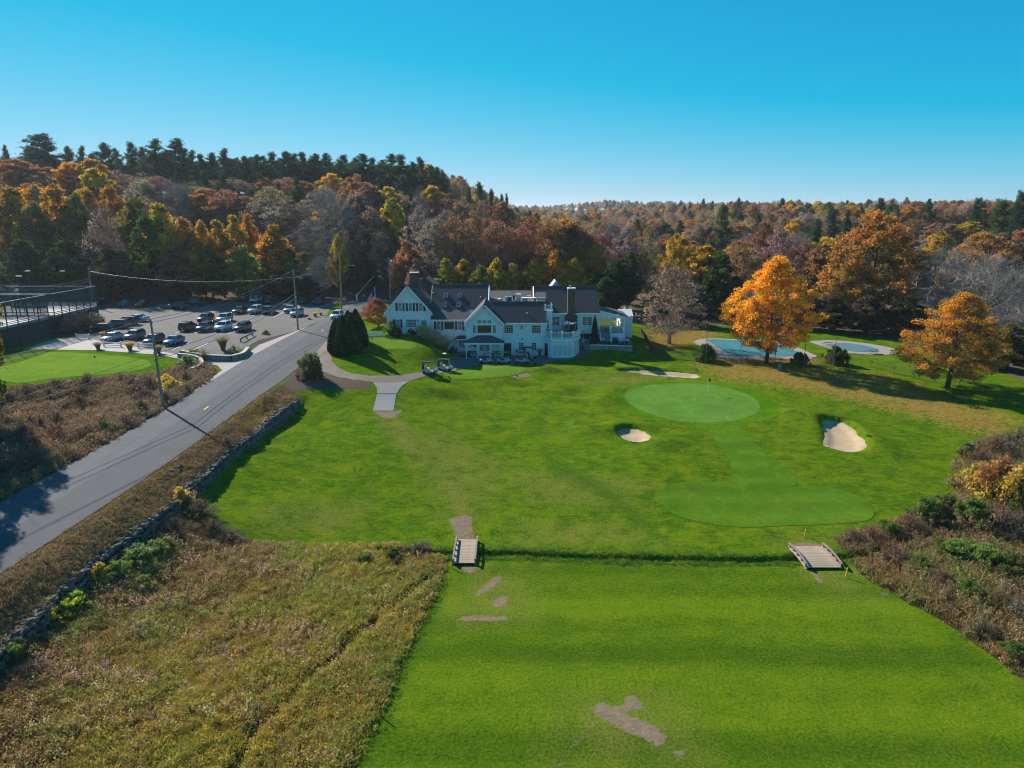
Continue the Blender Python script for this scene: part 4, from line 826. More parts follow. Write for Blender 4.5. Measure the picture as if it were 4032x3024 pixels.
def make_tree(seed, kind):
    rng = np.random.default_rng(seed); H = 20.0
    K = dict(oak=dict(R=10.5, base=.16, nl=11, nc=190, lv=95, ls=.27, cr=1.35, tw=3, prof=.40),
             maple=dict(R=8.0, base=.13, nl=13, nc=290, lv=125, ls=.165, cr=1.15, tw=4, prof=.36),
             tall=dict(R=5.6, base=.34, nl=11, nc=130, lv=90, ls=.28, cr=1.15, tw=3, prof=.58),
             full=dict(R=6.4, base=.10, nl=12, nc=175, lv=95, ls=.29, cr=1.3, tw=1, prof=.45),
             sparse=dict(R=5.4, base=.32, nl=12, nc=120, lv=36, ls=.22, cr=1.2, tw=9, prof=.6),
             bare=dict(R=6.2, base=.24, nl=13, nc=120, lv=0, ls=.3, cr=1.6, tw=26, prof=.55),
             haze=dict(R=8.4, base=.14, nl=14, nc=190, lv=26, ls=.20, cr=1.3, tw=16, prof=.42))[kind]
    br = MB(); cen = K['base'] + (1-K['base'])*.5
    lean = rng.normal(size=2) * .5
    tp = [Vector((lean[0]*t*t + .25*math.sin(3*t+seed), lean[1]*t*t + .2*math.sin(4*t+seed*2), H*.82*t)) for t in np.linspace(0, 1, 7)]
    tp[0] = Vector((0, 0, -.6)); off = tp[1]*0
    r0 = .34 if kind != 'oak' else .5
    br.tube(tp, [r0*1.35, r0, r0*.85, r0*.7, r0*.5, r0*.3, r0*.1], 7)
    def env(t, az):
        q = (t - K['base'])/(1-K['base'])
        if q <= 0 or q >= 1: return 0
        w_ = (math.sin(math.pi*q**(.62 if K['prof'] < .5 else .85)))**.72
        return K['R']*w_*(1 + .17*math.sin(2*az+seed) + .13*math.sin(3*az+5*q+seed*1.7) + .10*math.sin(7*q+seed))
    limb_pts = []
    for i in range(K['nl']):
        t0 = K['base']*.85 + (0.62-K['base']*.85)*(i/K['nl'])**.9; az = i*2.4+rng.uniform(-.4, .4)
        k = t0/.82*6; j = min(5, int(k)); p0 = tp[j].lerp(tp[j+1], k-j)
        t1 = min(.97, t0+rng.uniform(.14, .36)); rr = max(1.2, env(t1, az)*rng.uniform(.72, .95))
        p3 = Vector((p0.x+rr*math.cos(az), p0.y+rr*math.sin(az), H*t1)); p1 = p0.lerp(p3, .35)+Vector((0, 0, -.04*rr)); p2 = p0.lerp(p3, .7)+Vector((rng.normal()*.3, rng.normal()*.3, .02*rr))
        pts = [p0, p1, p2, p3]; rl = r0*.42*(1-.5*t0); br.tube(pts, [rl, rl*.72, rl*.45, rl*.12], 5, caps=False)
        for a, b in zip(pts[:-1], pts[1:]):
            for f in (.3, .65, 1): limb_pts.append((a.lerp(b, f), rl*.35))
    for j in (3, 4, 5, 6): limb_pts.append((tp[j], r0*.2))
    LP = np.array([tuple(p) for p, _ in limb_pts])
    C = []
    while len(C) < K['nc']:
        t = rng.uniform(K['base'], .995); az = rng.uniform(0, 2*math.pi); e = env(t, az)
        if e < .3 or rng.uniform() > (e/K['R'])**.8+.12: continue
        r = e*(rng.uniform()**.42); C.append((r*math.cos(az)+lean[0]*t*t, r*math.sin(az)+lean[1]*t*t, H*t))
    C = np.array(C); TP0, TP1 = [], []
    for c in C:
        k = np.argmin(((LP-c)**2).sum(1) + np.where(LP[:, 2] > c[2]+1, 30, 0)); p = Vector(LP[k]); q = Vector(c); mid = p.lerp(q, .55)+Vector(rng.normal(size=3)*.18)
        w_ = limb_pts[k][1]; br.tube([p, mid, q], [max(.05, w_*.8), .05, .018], 3, caps=False)
        for s in range(K['tw']):
            d = np.array(q-p); d = d/(np.linalg.norm(d)+1e-6)*.7+np.array((0, 0, .35))+rng.normal(size=3)*.6; L = K['cr']*rng.uniform(.7, 1.5)
            a = np.array(p)*0+np.array(mid)*(1-(f := rng.uniform(.2, 1)))+np.array(q)*f; TP0.append(a); TP1.append(a+d*L)
    TP0, TP1 = np.array(TP0), np.array(TP1)
    nT = len(TP0); m_ = TP0+(TP1-TP0)*rng.uniform(.35, .8, (nT, 1)); T2 = m_+((TP1-TP0)*.5+rng.normal(size=(nT, 3))*.38)
    tv1, tf1 = strips(TP0, TP1, .026, .008, rng); tv2, tf2 = strips(m_, T2, .018, .006, rng)
    tv = np.r_[tv1, tv2]; tf = np.r_[tf1, tf2+len(tv1)]
    trunk = br.mesh('trunk', M_BARK, True)
    n = K['lv']; crown = None
    if n:
        NN = len(C)*n; idx_ = np.repeat(np.arange(len(C)), n)
        o = rng.normal(size=(NN, 3)); o /= np.linalg.norm(o, axis=1)[:, None]; o *= (rng.uniform(size=(NN, 1))**.45)*K['cr']*rng.uniform(.75, 1.3, (len(C), 1))[idx_]; o[:, 2] *= .68
        P_ = C[idx_]+o; lv, lf = cards(P_, K['ls']*rng.uniform(.6, 1.35, NN), rng, .62)
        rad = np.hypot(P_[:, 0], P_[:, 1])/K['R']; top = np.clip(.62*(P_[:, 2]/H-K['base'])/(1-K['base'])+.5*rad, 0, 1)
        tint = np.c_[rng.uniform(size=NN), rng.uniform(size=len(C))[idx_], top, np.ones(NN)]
        V_ = np.r_[lv, tv]; F_ = np.r_[lf, tf+len(lv)]; tt = np.r_[np.repeat(tint, 4, 0), np.tile((.5, .5, .5, 1), (len(tv), 1))]
        crown = fast_mesh('crown', V_, F_, M_LEAF, {'tint': tt}); crown.materials.append(M_TWIG)
        crown.polygons.foreach_set('material_index', np.r_[np.zeros(len(lf), np.int32), np.ones(len(tf), np.int32)])
    else: crown = fast_mesh('crown', tv, tf, M_BARKG); trunk.materials.clear(); trunk.materials.append(M_BARKG)
    if kind == 'haze': trunk.materials.clear(); trunk.materials.append(M_BARKG)
    return trunk, crown, H, K['R']
def make_conifer(seed, kind):
    rng = np.random.default_rng(seed); H = 24.0; br = MB()
    tp = [(0, 0, -.6), (.1, 0, H*.35), (0, .12, H*.7), (0, 0, H*.98)]; br.tube(tp, [.42, .3, .17, .03], 6)
    P_, D_, G_ = [], [], []; pine = kind == 'pine'; R_ = 4.9 if pine else 3.6
    z = H*(.12 if pine else .08)
    while z < H*.985:
        q = z/H; nb = int(rng.integers(4, 7)) if pine else 8
        prof = min(1, (1-q)*1.75+.07) if pine else (1-q)**.85+.04
        for b in range(nb):
            az = rng.uniform(0, 2*math.pi); L = R_*prof*rng.uniform(.3, 1.35)*(.85+.25*math.sin(az+seed)); up = rng.uniform(-.05, .75) if pine else rng.uniform(-.35, -.05)
            if pine and q > .8: up += .35
            e = np.array((math.cos(az)*L, math.sin(az)*L, up*L)); a = np.array((0, 0, min(H*.97, z+rng.uniform(-.7, .7)*(1 if pine else .2)))); br.tube([a, a+e*.6+np.array((0, 0, -.03*L)), a+e], [.07*(1-q)+.025, .04, .012], 3, caps=False)
            nl = int(44*L) if pine else int(20*L)
            f = rng.uniform(.28 if pine else .12, 1.05, nl); cl = rng.normal(size=(nl, 3))*np.array((.38, .38, .36))*(1.0 if pine else .75)
            P_.append(a+e*f[:, None]+cl); D_.append(np.tile(e/np.linalg.norm(e)+np.array((0, 0, .5 if pine else -.2)), (nl, 1))); G_.append(np.full(nl, rng.uniform()))
        z += rng.uniform(.6, 1.2) if pine else rng.uniform(.5, .7)
    P_ = np.concatenate(P_); D_ = np.concatenate(D_); G_ = np.concatenate(G_); N = len(P_)
    v_, f_ = cards(P_, rng.uniform(.22, .50, N), rng, .30, D_, .6)
    tint = np.c_[rng.uniform(size=N), G_, np.ones(N), np.ones(N)]
    return br.mesh('trunk', M_BARK, True), fast_mesh('crown', v_, f_, M_NEEDLE, {'tint': np.repeat(tint, 4, 0)}), H, R_
PROTO = {}
for kind, seeds in (('oak', (3, 8)), ('maple', (5, 14)), ('tall', (2, 7, 21)), ('full', (4, 17)), ('sparse', (6, 9, 23)), ('bare', (11, 12)), ('haze', (31,))):
    PROTO[kind] = [make_tree(s, kind) for s in seeds]
for kind, seeds in (('pine', (1, 2, 3)), ('spruce', (4,))): PROTO[kind] = [make_conifer(s, kind) for s in seeds]
C_ = dict(orange=(.46,.205,.030), gold=(.54,.32,.032), rust=(.31,.150,.065), red=(.28,.105,.062), brown=(.25,.165,.110), olive=(.185,.175,.034), green=(.075,.110,.026), dgreen=(.042,.068,.026), lime=(.22,.225,.045),
          mauve=(.31,.225,.19), pine=(.046,.080,.044), pinel=(.075,.115,.032), tan=(.36,.26,.14), dark=(.095,.066,.046), maple1=(.78,.43,.030), maple2=(.50,.27,.030), hazec=(.40,.265,.195), willow=(.23,.25,.11), oakc=(.40,.20,.045))
ORD = ['first','second','third','fourth','fifth','sixth','seventh','eighth','ninth','tenth','eleventh','twelfth','thirteenth','fourteenth','fifteenth','sixteenth','seventeenth','eighteenth','nineteenth','twentieth','twenty-first','twenty-second','twenty-third','twenty-fourth','twenty-fifth','twenty-sixth','twenty-seventh','twenty-eighth','twenty-ninth','thirtieth','thirty-first','thirty-second','thirty-third','thirty-fourth','thirty-fifth','thirty-sixth','thirty-seventh','thirty-eighth','thirty-ninth','fortieth']
trng = random.Random(77)
def tree(kind, x, y, H, W, c1, c2, name, label, group=None, seed=None, rz=None):
    p = PROTO[kind]; tr_, cr_, h0, r0 = p[(seed if seed is not None else trng.randrange(99)) % len(p)]
    o = empty(name, (x, y, hz(x, y)), trng.uniform(0, 6.28) if rz is None else rz, label, 'tree', group)
    o.scale = (W/2/r0, W/2/r0, H/h0)
    t = link('trunk', tr_, o); c = link('crown', cr_, o)
    j = [trng.uniform(.85, 1.15) for _ in range(3)]; o['tone'] = c1
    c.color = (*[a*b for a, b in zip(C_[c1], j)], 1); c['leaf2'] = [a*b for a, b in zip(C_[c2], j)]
    return o
NAMES = dict(pine='pine_tree', spruce='spruce_tree', oak='oak_tree', maple='maple_tree', tall='woodland_tree', full='woodland_tree', sparse='woodland_tree', bare='bare_tree', haze='bare_tree')
def T(u, vtop, y, wpx, kind, c1, c2, label, group=None, seed=None, name=None):
    top = at_y(u, vtop, y); z = hz(top.x, y); k = ppm(top.x, y, (z+top.z)/2)
    return tree(kind, top.x, y, max(4, top.z-z), wpx/k, c1, c2, name or NAMES[kind], label, group, seed)
PLACED = []
def TT(*a, **k):
    o = T(*a, **k); PLACED.append((o.location.x, o.location.y)); return o
# --- trees standing on the lawns
b = at(1655, 784); tree('maple', b.x, b.y, 18.2, 13.6, 'maple1', 'orange', 'maple_tree', 'large bright orange maple standing beside the pool fence', seed=0, rz=1.0)
b = at(2045, 838); tree('maple', b.x, b.y, 14.4, 15.0, 'maple2', 'lime', 'maple_tree', 'smaller round orange maple standing by the chain-link fence', seed=1, rz=.4)
b = at(1446, 742); tree('haze', b.x, b.y, 15.0, 13.5, 'hazec', 'hazec', 'bare_tree', 'round grey-pink half-bare tree between the clubhouse and the pool', seed=0, rz=2.0)
# --- pines along the ridge
for i, (u, v, w_, y) in enumerate([(10,314,26,330),(60,318,50,315),(92,288,95,300),(144,316,34,312),(174,317,38,310),(200,330,40,322),(223,309,48,305),(250,322,36,318),(280,306,42,308),(305,318,40,325),(332,302,60,300),(358,322,40,318),(384,299,56,296),(412,326,44,312),(432,332,40,305),(459,330,40,308),(482,322,46,300),(511,340,34,312),(527,337,36,305),(552,335,38,300),(586,328,46,302),(616,327,46,296),(634,333,40,312),(652,328,44,300),(682,332,44,298),(704,332,40,306),(742,334,46,294),(766,342,44,304),(782,334,56,290),(803,340,40,300),(825,346,40,296),(844,334,50,288),(866,333,54,284),(890,350,40,296),(909,342,48,286),(930,356,36,294),(945,361,36,286),(958,372,30,290)]):
    TT(u, v, y, w_*1.35, 'pine', 'pine', 'pine', 'dark green pine in the row along the wooded ridge', 'pines along the ridge', i)
for i in range(34): TT(8+i*28+trng.uniform(-8, 8), 332+(i > 26)*26+trng.uniform(4, 26), 328+trng.uniform(-8, 18), 64, 'pine', 'pine', 'pine', 'dim pine standing behind the front ridge pines', 'second row of ridge pines', i)
for i, (u, v, w_, y) in enumerate([(385,352,52,270),(440,372,46,262),(560,372,52,264),(600,392,56,250),(640,384,50,258),(700,400,44,262),(720,380,48,272),(820,384,46,268),(870,380,60,262),(905,400,50,258),(480,380,44,268)]):
    TT(u, v, y, w_, 'pine' if i % 3 else 'spruce', 'pine', 'pine', 'dark evergreen on the slope below the ridge pines', 'evergreens on the slope', i)
for i, (u, v, w_) in enumerate([(1012,404,40),(1037,396,56),(1061,408,36),(1083,420,26),(1095,421,24)]): TT(u, v, 300-i*4, w_, 'pine', 'pinel' if i < 2 else 'pine', 'pine', 'small pine at the end of the ridge where the hill drops', 'small pines at the end of the ridge', i)
# --- slope woodland, row by row (photo column, crown top, distance, crown width, kind, colours)
SL = 'rust and brown tree on the wooded slope behind the car park'
for u, v, y, w_, k, c1, c2 in [(40,345,272,120,'tall','rust','brown'),(20,372,262,90,'oak','orange','rust'),(95,372,268,80,'sparse','brown','brown'),(500,384,278,80,'sparse','brown','mauve'),(465,390,276,80,'tall','rust','brown'),(615,384,276,80,'sparse','tan','brown'),(655,392,272,70,'tall','rust','brown'),(545,396,276,70,'sparse','mauve','brown'),(160,352,265,90,'tall','orange','brown'),(200,345,262,80,'tall','orange','rust'),(250,368,262,90,'sparse','brown','mauve'),
    (300,375,258,90,'sparse','mauve','brown'),(345,380,255,80,'sparse','brown','mauve'),(385,400,248,110,'bare','mauve','mauve'),(410,395,252,70,'sparse','tan','brown'),(450,408,246,90,'tall','rust','brown'),(490,408,240,90,'sparse','rust','mauve'),
    (530,425,240,80,'tall','rust','brown'),(575,385,262,50,'tall','rust','brown'),(560,430,232,90,'sparse','mauve','mauve'),(610,436,230,110,'sparse','mauve','mauve'),(655,432,232,80,'sparse','brown','mauve'),(700,402,250,80,'sparse','mauve','brown'),
    (715,376,262,60,'tall','gold','orange'),(765,376,254,100,'oak','rust','brown'),(790,400,240,80,'tall','brown','dark'),(835,405,245,70,'tall','gold','olive'),(870,415,240,50,'sparse','tan','mauve'),(905,418,238,50,'bare','mauve','mauve'),
    (935,403,252,70,'tall','gold','rust'),(965,418,246,70,'sparse','rust','brown'),(1000,425,240,80,'sparse','rust','mauve'),(1045,430,236,80,'sparse','brown','mauve'),(1085,438,236,70,'tall','rust','brown'),(70,395,250,80,'tall','orange','rust')]:
    TT(u, v, y, w_, k, c1, c2, SL if k != 'bare' else 'leafless grey tree on the slope, '+('left' if u < 600 else 'right')+' one of two behind the car park', 'woodland on the slope' if k != 'bare' else 'leafless trees on the slope')
FR = 'orange-topped green tree at the edge of the car park'
for u, v, y, w_, k, c1, c2, lb in [(25,405,214,120,'full','orange','green',FR),(70,440,205,90,'full','olive','dgreen',FR),(115,402,212,110,'full','gold','dgreen',FR),(160,420,210,70,'full','olive','green',FR),(190,410,218,80,'full','orange','olive',FR),(235,402,220,80,'full','orange','rust',FR),
    (215,445,200,100,'haze','mauve','brown','dull mauve half-bare tree at the edge of the car park'),(285,428,206,110,'full','olive','dgreen',FR),(345,440,202,110,'full','gold','green',FR),(310,470,198,100,'full','green','dgreen',FR),(395,470,200,80,'full','orange','brown',FR),(430,480,198,60,'full','gold','olive',FR),
    (470,476,200,80,'full','orange','olive',FR),(505,465,206,70,'full','gold','olive',FR),(530,462,212,60,'full','orange','rust',FR),(585,485,200,90,'full','orange','dgreen',FR),(625,540,192,90,'full','olive','dark','low dark tree at the end of the car park'),
    (718,420,208,150,'bare','mauve','mauve','tall bare grey tree with spreading limbs behind the street lamps'),(730,510,196,46,'full','gold','orange','small golden tree behind the street lamps'),(690,560,192,80,'bare','mauve','mauve','low bare grey tree beside the road bend'),
    (775,420,214,90,'tall','brown','dark','dark brown tree right of the bare grey tree'),(800,450,205,80,'sparse','brown','dark','thin dark tree above the road bend'),(845,430,212,60,'tall','gold','olive','slim golden tree above the clubhouse chimney'),(880,520,186,80,'full','rust','brown','rust-red low tree behind the left gable'),
    (640,500,216,80,'sparse','brown','mauve','brown half-bare tree left of the tall bare tree'),(672,470,224,80,'sparse','mauve','brown','mauve half-bare tree behind the tall bare tree'),(760,500,206,70,'sparse','brown','dark','thin brown tree beside the small golden tree'),(785,540,198,70,'full','dark','dgreen','dark low tree above the road bend'),(655,545,205,70,'full','olive','dark','olive low tree behind the street lamp pole'),(700,520,214,80,'sparse','rust','mauve','rusty thin tree below the tall bare tree'),(825,500,196,60,'sparse','brown','dark','thin dark tree behind the crossarm pole'),(620,470,226,70,'tall','rust','brown','rust tree above the end of the car park'),
    (140,520,196,110,'full','dgreen','dgreen',FR),(40,520,198,110,'full','dgreen','dgreen',FR),(380,540,195,90,'full','rust','dgreen',FR),(450,540,194,90,'full','olive','dark',FR),(520,530,193,80,'full','lime','olive',FR),(240,540,194,110,'full','dark','dgreen',FR),(660,600,187,60,'full','dark','dgreen',FR),(600,600,190,60,'full','dgreen','dark',FR)]:
    TT(u, v, y-(7 if y < 203 and u < 600 else 0), w_, k, c1, c2, lb, 'tree row along the car park' if lb is FR else None)
# --- woodland behind the clubhouse
BK = 'rust-brown thinning tree in the wood behind the clubhouse'
for u, v, y, w_, k, c1, c2 in [(900,450,200,70,'sparse','mauve','brown'),(930,470,190,70,'sparse','mauve','mauve'),(960,450,200,70,'sparse','brown','mauve'),(985,465,188,80,'sparse','rust','brown'),(1020,460,192,90,'sparse','rust','mauve'),(1055,455,198,80,'sparse','brown','rust'),(1080,475,184,90,'sparse','rust','brown'),
    (1120,480,186,80,'sparse','rust','brown'),(1150,470,192,90,'sparse','red','rust'),(1185,478,184,100,'sparse','rust','orange'),(1225,478,186,110,'tall','rust','orange'),(1260,490,184,90,'sparse','red','rust'),(1290,500,186,80,'sparse','red','mauve'),(1320,490,194,90,'bare','mauve','mauve'),(1350,500,190,80,'sparse','mauve','brown'),
    (1000,560,178,60,'full','gold','olive'),(960,560,178,60,'full','lime','olive'),(1075,560,174,60,'full','gold','olive'),(1110,570,172,60,'full','olive','gold'),(1150,560,174,60,'full','gold','olive'),(1195,540,176,70,'full','gold','orange'),(1240,560,174,60,'full','gold','orange'),(1285,530,178,60,'full','orange','gold'),(1040,575,172,60,'full','olive','dgreen'),
    (1330,560,172,100,'full','dgreen','dgreen'),(1310,600,166,70,'full','dgreen','dgreen'),(1360,545,178,60,'full','green','dgreen'),(900,560,172,50,'full','brown','dark'),(1090,545,180,60,'sparse','rust','brown'),(1260,520,182,60,'tall','orange','rust')]:
    g = k == 'full'
    TT(u, v, y, w_, k, c1, c2, ('dark green tree beside the right end of the clubhouse' if c1 in ('dgreen', 'green') else 'golden understorey tree in the wood behind the clubhouse') if g else ('leafless tree in the wood behind the clubhouse' if k == 'bare' else BK),
       ('dark trees right of the clubhouse' if c1 in ('dgreen', 'green') else 'golden trees behind the clubhouse') if g else ('bare trees behind the clubhouse' if k == 'bare' else 'thinning trees behind the clubhouse'))
# --- right half
for u, v, y, w_, k, c1, c2, lb in [(1405,490,200,90,'haze','willow','lime','pale green willow-like tree beyond the round grey tree'),(1470,505,182,100,'oak','gold','olive','golden oak behind the round grey tree'),(1530,530,176,90,'tall','gold','olive','yellow tree between golden oak and dark green tree'),(1560,545,172,110,'full','green','dgreen','leafy dark green tree left of the large orange maple'),
    (1600,520,180,80,'sparse','tan','rust','tan half-bare tree behind the large orange maple'),(1655,480,200,80,'oak','rust','red','russet oak above the large orange maple'),(1690,500,190,90,'sparse','mauve','brown','mauve thinning tree above the large orange maple'),(1735,520,184,90,'sparse','rust','mauve','red-brown thinning tree right of the large orange maple'),
    (1563,440,270,62,'pine','pinel','pine','solitary broad pine breaking the horizon'),(1780,530,178,90,'tall','rust','brown','rust tree left of the big oak'),(1905,461,166,240,'oak','oakc','olive','huge rust-orange oak behind the paddling pool'),(1850,560,160,130,'oak','oakc','olive','lower spreading oak below the huge oak'),
    (2140,505,165,210,'oak','oakc','rust','broad rust oak at the right edge of the wood'),(2060,545,152,130,'bare','mauve','mauve','leaning bare grey tree behind the small maple'),(2140,560,142,150,'bare','mauve','mauve','bare grey tree with silver limbs at the right'),(2190,590,135,110,'bare','mauve','mauve','bare grey tree at the right edge of the photo'),
    (2165,430,250,90,'pine','pinel','pinel','bright green pine at the right end of the horizon'),(2112,427,300,36,'pine','pine','pine','small dark pine on the right horizon'),(2207,412,240,60,'pine','pine','pine','tall dark pine at the right edge of the horizon'),
    (1800,452,270,60,'spruce','pine','pine','dark spruce left of the huge oak'),(1832,450,275,50,'spruce','pine','pine','dark spruce beside the huge oak crown'),(1770,470,260,60,'spruce','dgreen','pine','dull green spruce above the orange maple'),(1640,462,300,50,'pine','pine','pine','small pine above the orange maple'),
    (1960,640,150,90,'full','dgreen','dark','dark understorey tree below the huge oak'),(1880,640,152,100,'full','dark','dgreen','brown-green understorey tree behind the paddling pool'),(1800,640,154,80,'full','dark','dgreen','dark understorey tree left of the paddling pool'),(2110,690,122,90,'full','dark','brown','dark bushy tree right of the small maple'),(2190,700,118,100,'full','olive','dark','dull olive tree at the right edge behind the fence'),
    (1500,620,162,70,'full','dgreen','dark','dark bushy tree above the pool'),(1600,640,158,80,'full','olive','dgreen','olive bushy tree behind the pool'),(1730,600,160,80,'full','rust','dark','russet bushy tree behind the pool'),(1420,630,165,60,'full','dgreen','dgreen','dark shrubby tree left of the golden oak')]:
    TT(u, v, y, w_, k, c1, c2, lb)
# --- fill behind, up to the last trees one can still tell apart
PAL = [('sparse','rust','brown'),('sparse','mauve','brown'),('tall','orange','rust'),('tall','rust','brown'),('sparse','brown','mauve'),('bare','mauve','mauve'),('tall','gold','olive'),('pine','pine','pine'),('full','olive','dark'),('tall','brown','rust'),('sparse','tan','mauve')]
MID = {'pine': ('dark pine of the middle-distance wood', 'pines in the middle-distance wood'), 'bare': ('leafless grey tree in the middle-distance wood', 'leafless trees in the middle-distance wood')}
def midlabel(k, c):
    if k in MID: return MID[k]
    f = {'gold': 'golden', 'orange': 'orange', 'olive': 'olive green', 'tan': 'pale tan', 'mauve': 'mauve grey', 'rust': 'rust red'}.get(c, 'brown'); return (f + ' tree of the middle-distance wood', f + ' trees of the middle-distance wood')
frng = random.Random(5); cnt = 0; tries = 0
while cnt < 105 and tries < 6000:
    tries += 1
    y = 185+185*frng.random()**1.2; x = frng.uniform(-.80, .80)*y
    if x < -8 and y > 252: continue
    if x < -15 and y < 222: continue
    if any((x-a)**2+(y-b_)**2 < 36 for a, b_ in PLACED): continue
    k, c1, c2 = frng.choice(PAL)
    if y < 215 and x > 55 and k == 'pine': continue
    H = (frng.uniform(15, 19) if y < 260 else frng.uniform(12.5, 16.5)) if x > -15 else frng.uniform(16, 21)
    lb, g = midlabel(k, c1); PLACED.append((x, y)); cnt += 1
    tree(k, x, y, H, frng.uniform(9, 13), c1, c2, NAMES[k], lb, g)
# --- trees out of frame to the left whose shade crosses the road
for x, y, H in ((-63.2,80,22),(-57.8,67,19)): tree('oak', x, y, H, 10.5, 'olive', 'green', 'oak_tree', ('taller, farther' if y > 75 else 'nearer')+' roadside oak whose shadow falls across the road', 'roadside oaks at the left edge')
# --- the far wood: one mass beyond the trees one can tell apart
def far_woods():
    rng = np.random.default_rng(9); pts, sc, rt, cl, ki = [], [], [], [], []
    kinds = [('tall', 0), ('tall', 1), ('sparse', 0), ('sparse', 1), ('full', 0), ('pine', 0)]; cw = [.2, .14, .26, .18, .1, .12]
    cols = {'tall': ['rust', 'orange', 'brown', 'gold', 'tan'], 'sparse': ['mauve', 'brown', 'rust', 'tan'], 'full': ['olive', 'rust', 'green'], 'pine': ['pine', 'dgreen']}
    for _ in range(5200):
        y = 330+2400*rng.uniform()**1.7; x = rng.uniform(-.95, .95)*y
        if x < -10 and y < 900:
            if x/y < -.13 and y > 420: continue
            if x/y < .02 and y < 420: continue
        k = rng.choice(6, p=cw); pts.append((x, y)); s_ = (rng.uniform(.68, .98) if k < 5 else rng.uniform(.6, .88)); sc.append(s_ * (1+.25*min(1, y/1500))); rt.append(rng.uniform(0, 6.28)); ki.append(k)
        cl.append(np.array(C_[rng.choice(cols[kinds[k][0]])])*rng.uniform(.8, 1.2))
    pts = np.array(pts); z = h(pts[:, 0], pts[:, 1])
    me = bpy.data.meshes.new('far_woods'); me.from_pydata([tuple(p) for p in np.c_[pts, z]], [], [])
    for nm, typ, dat, key in (('scl', 'FLOAT', sc, 'value'), ('rot', 'FLOAT', rt, 'value'), ('kind_i', 'INT', ki, 'value')):
        a = me.attributes.new(nm, typ, 'POINT'); a.data.foreach_set(key, np.array(dat))
    a = me.attributes.new('inst_col', 'FLOAT_COLOR', 'POINT'); a.data.foreach_set('color', np.c_[np.array(cl), np.ones(len(cl))].astype(np.float32).ravel())
    o = tag(link('far_woods', me), 'distant autumn wood stretching away to the horizon', 'woods', kind='stuff')
    # far foliage material: colour of each tree comes with its point
    def far_mat(src, nm):
        m = src.copy(); m.name = nm; t = NT(m)
        at_ = t.new('ShaderNodeAttribute'); at_.attribute_type = 'INSTANCER'; at_.attribute_name = 'inst_col'
        for nd in t.n:
            if nd.type == 'MIX' and nd.blend_type == 'MULTIPLY': t.l.new(at_.outputs['Color'], nd.inputs[6])
        return m
    fm, fn = far_mat(M_LEAF, 'far_foliage'), far_mat(M_NEEDLE, 'far_needles')
    g = bpy.data.node_groups.new('far_woods', 'GeometryNodeTree'); g.interface.new_socket('Geometry', in_out='INPUT', socket_type='NodeSocketGeometry'); g.interface.new_socket('Geometry', in_out='OUTPUT', socket_type='NodeSocketGeometry')
    gi = g.nodes.new('NodeGroupInput'); go = g.nodes.new('NodeGroupOutput'); jn = g.nodes.new('GeometryNodeJoinGeometry')
    na = {}
    for nm, ty in (('scl', 'FLOAT'), ('rot', 'FLOAT'), ('kind_i', 'INT')):
        n_ = g.nodes.new('GeometryNodeInputNamedAttribute'); n_.data_type = ty; n_.inputs['Name'].default_value = nm; na[nm] = n_.outputs['Attribute']
    cmb = g.nodes.new('ShaderNodeCombineXYZ'); g.links.new(na['rot'], cmb.inputs[2])
    for i, (k, s_) in enumerate(kinds):
        tr_, cr_, h0, r0 = PROTO[k][s_]
        src = next(q for q in COL.objects if q.name.startswith('crown') and q.data == cr_)
        oi = g.nodes.new('GeometryNodeObjectInfo'); oi.transform_space = 'ORIGINAL'; oi.inputs['Object'].default_value = src
        sm = g.nodes.new('GeometryNodeSetMaterial'); sm.inputs['Material'].default_value = fn if k == 'pine' else fm; g.links.new(oi.outputs['Geometry'], sm.inputs['Geometry'])
        cp = g.nodes.new('FunctionNodeCompare'); cp.data_type = 'INT'; cp.operation = 'EQUAL'; g.links.new(na['kind_i'], cp.inputs[2]); cp.inputs[3].default_value = i
        ip = g.nodes.new('GeometryNodeInstanceOnPoints'); g.links.new(gi.outputs[0], ip.inputs['Points']); g.links.new(cp.outputs[0], ip.inputs['Selection']); g.links.new(sm.outputs[0], ip.inputs['Instance'])
        g.links.new(cmb.outputs[0], ip.inputs['Rotation']); g.links.new(na['scl'], ip.inputs['Scale']); g.links.new(ip.outputs[0], jn.inputs[0])
    g.links.new(jn.outputs[0], go.inputs[0])
    md = o.modifiers.new('scatter', 'NODES'); md.node_group = g
far_woods()
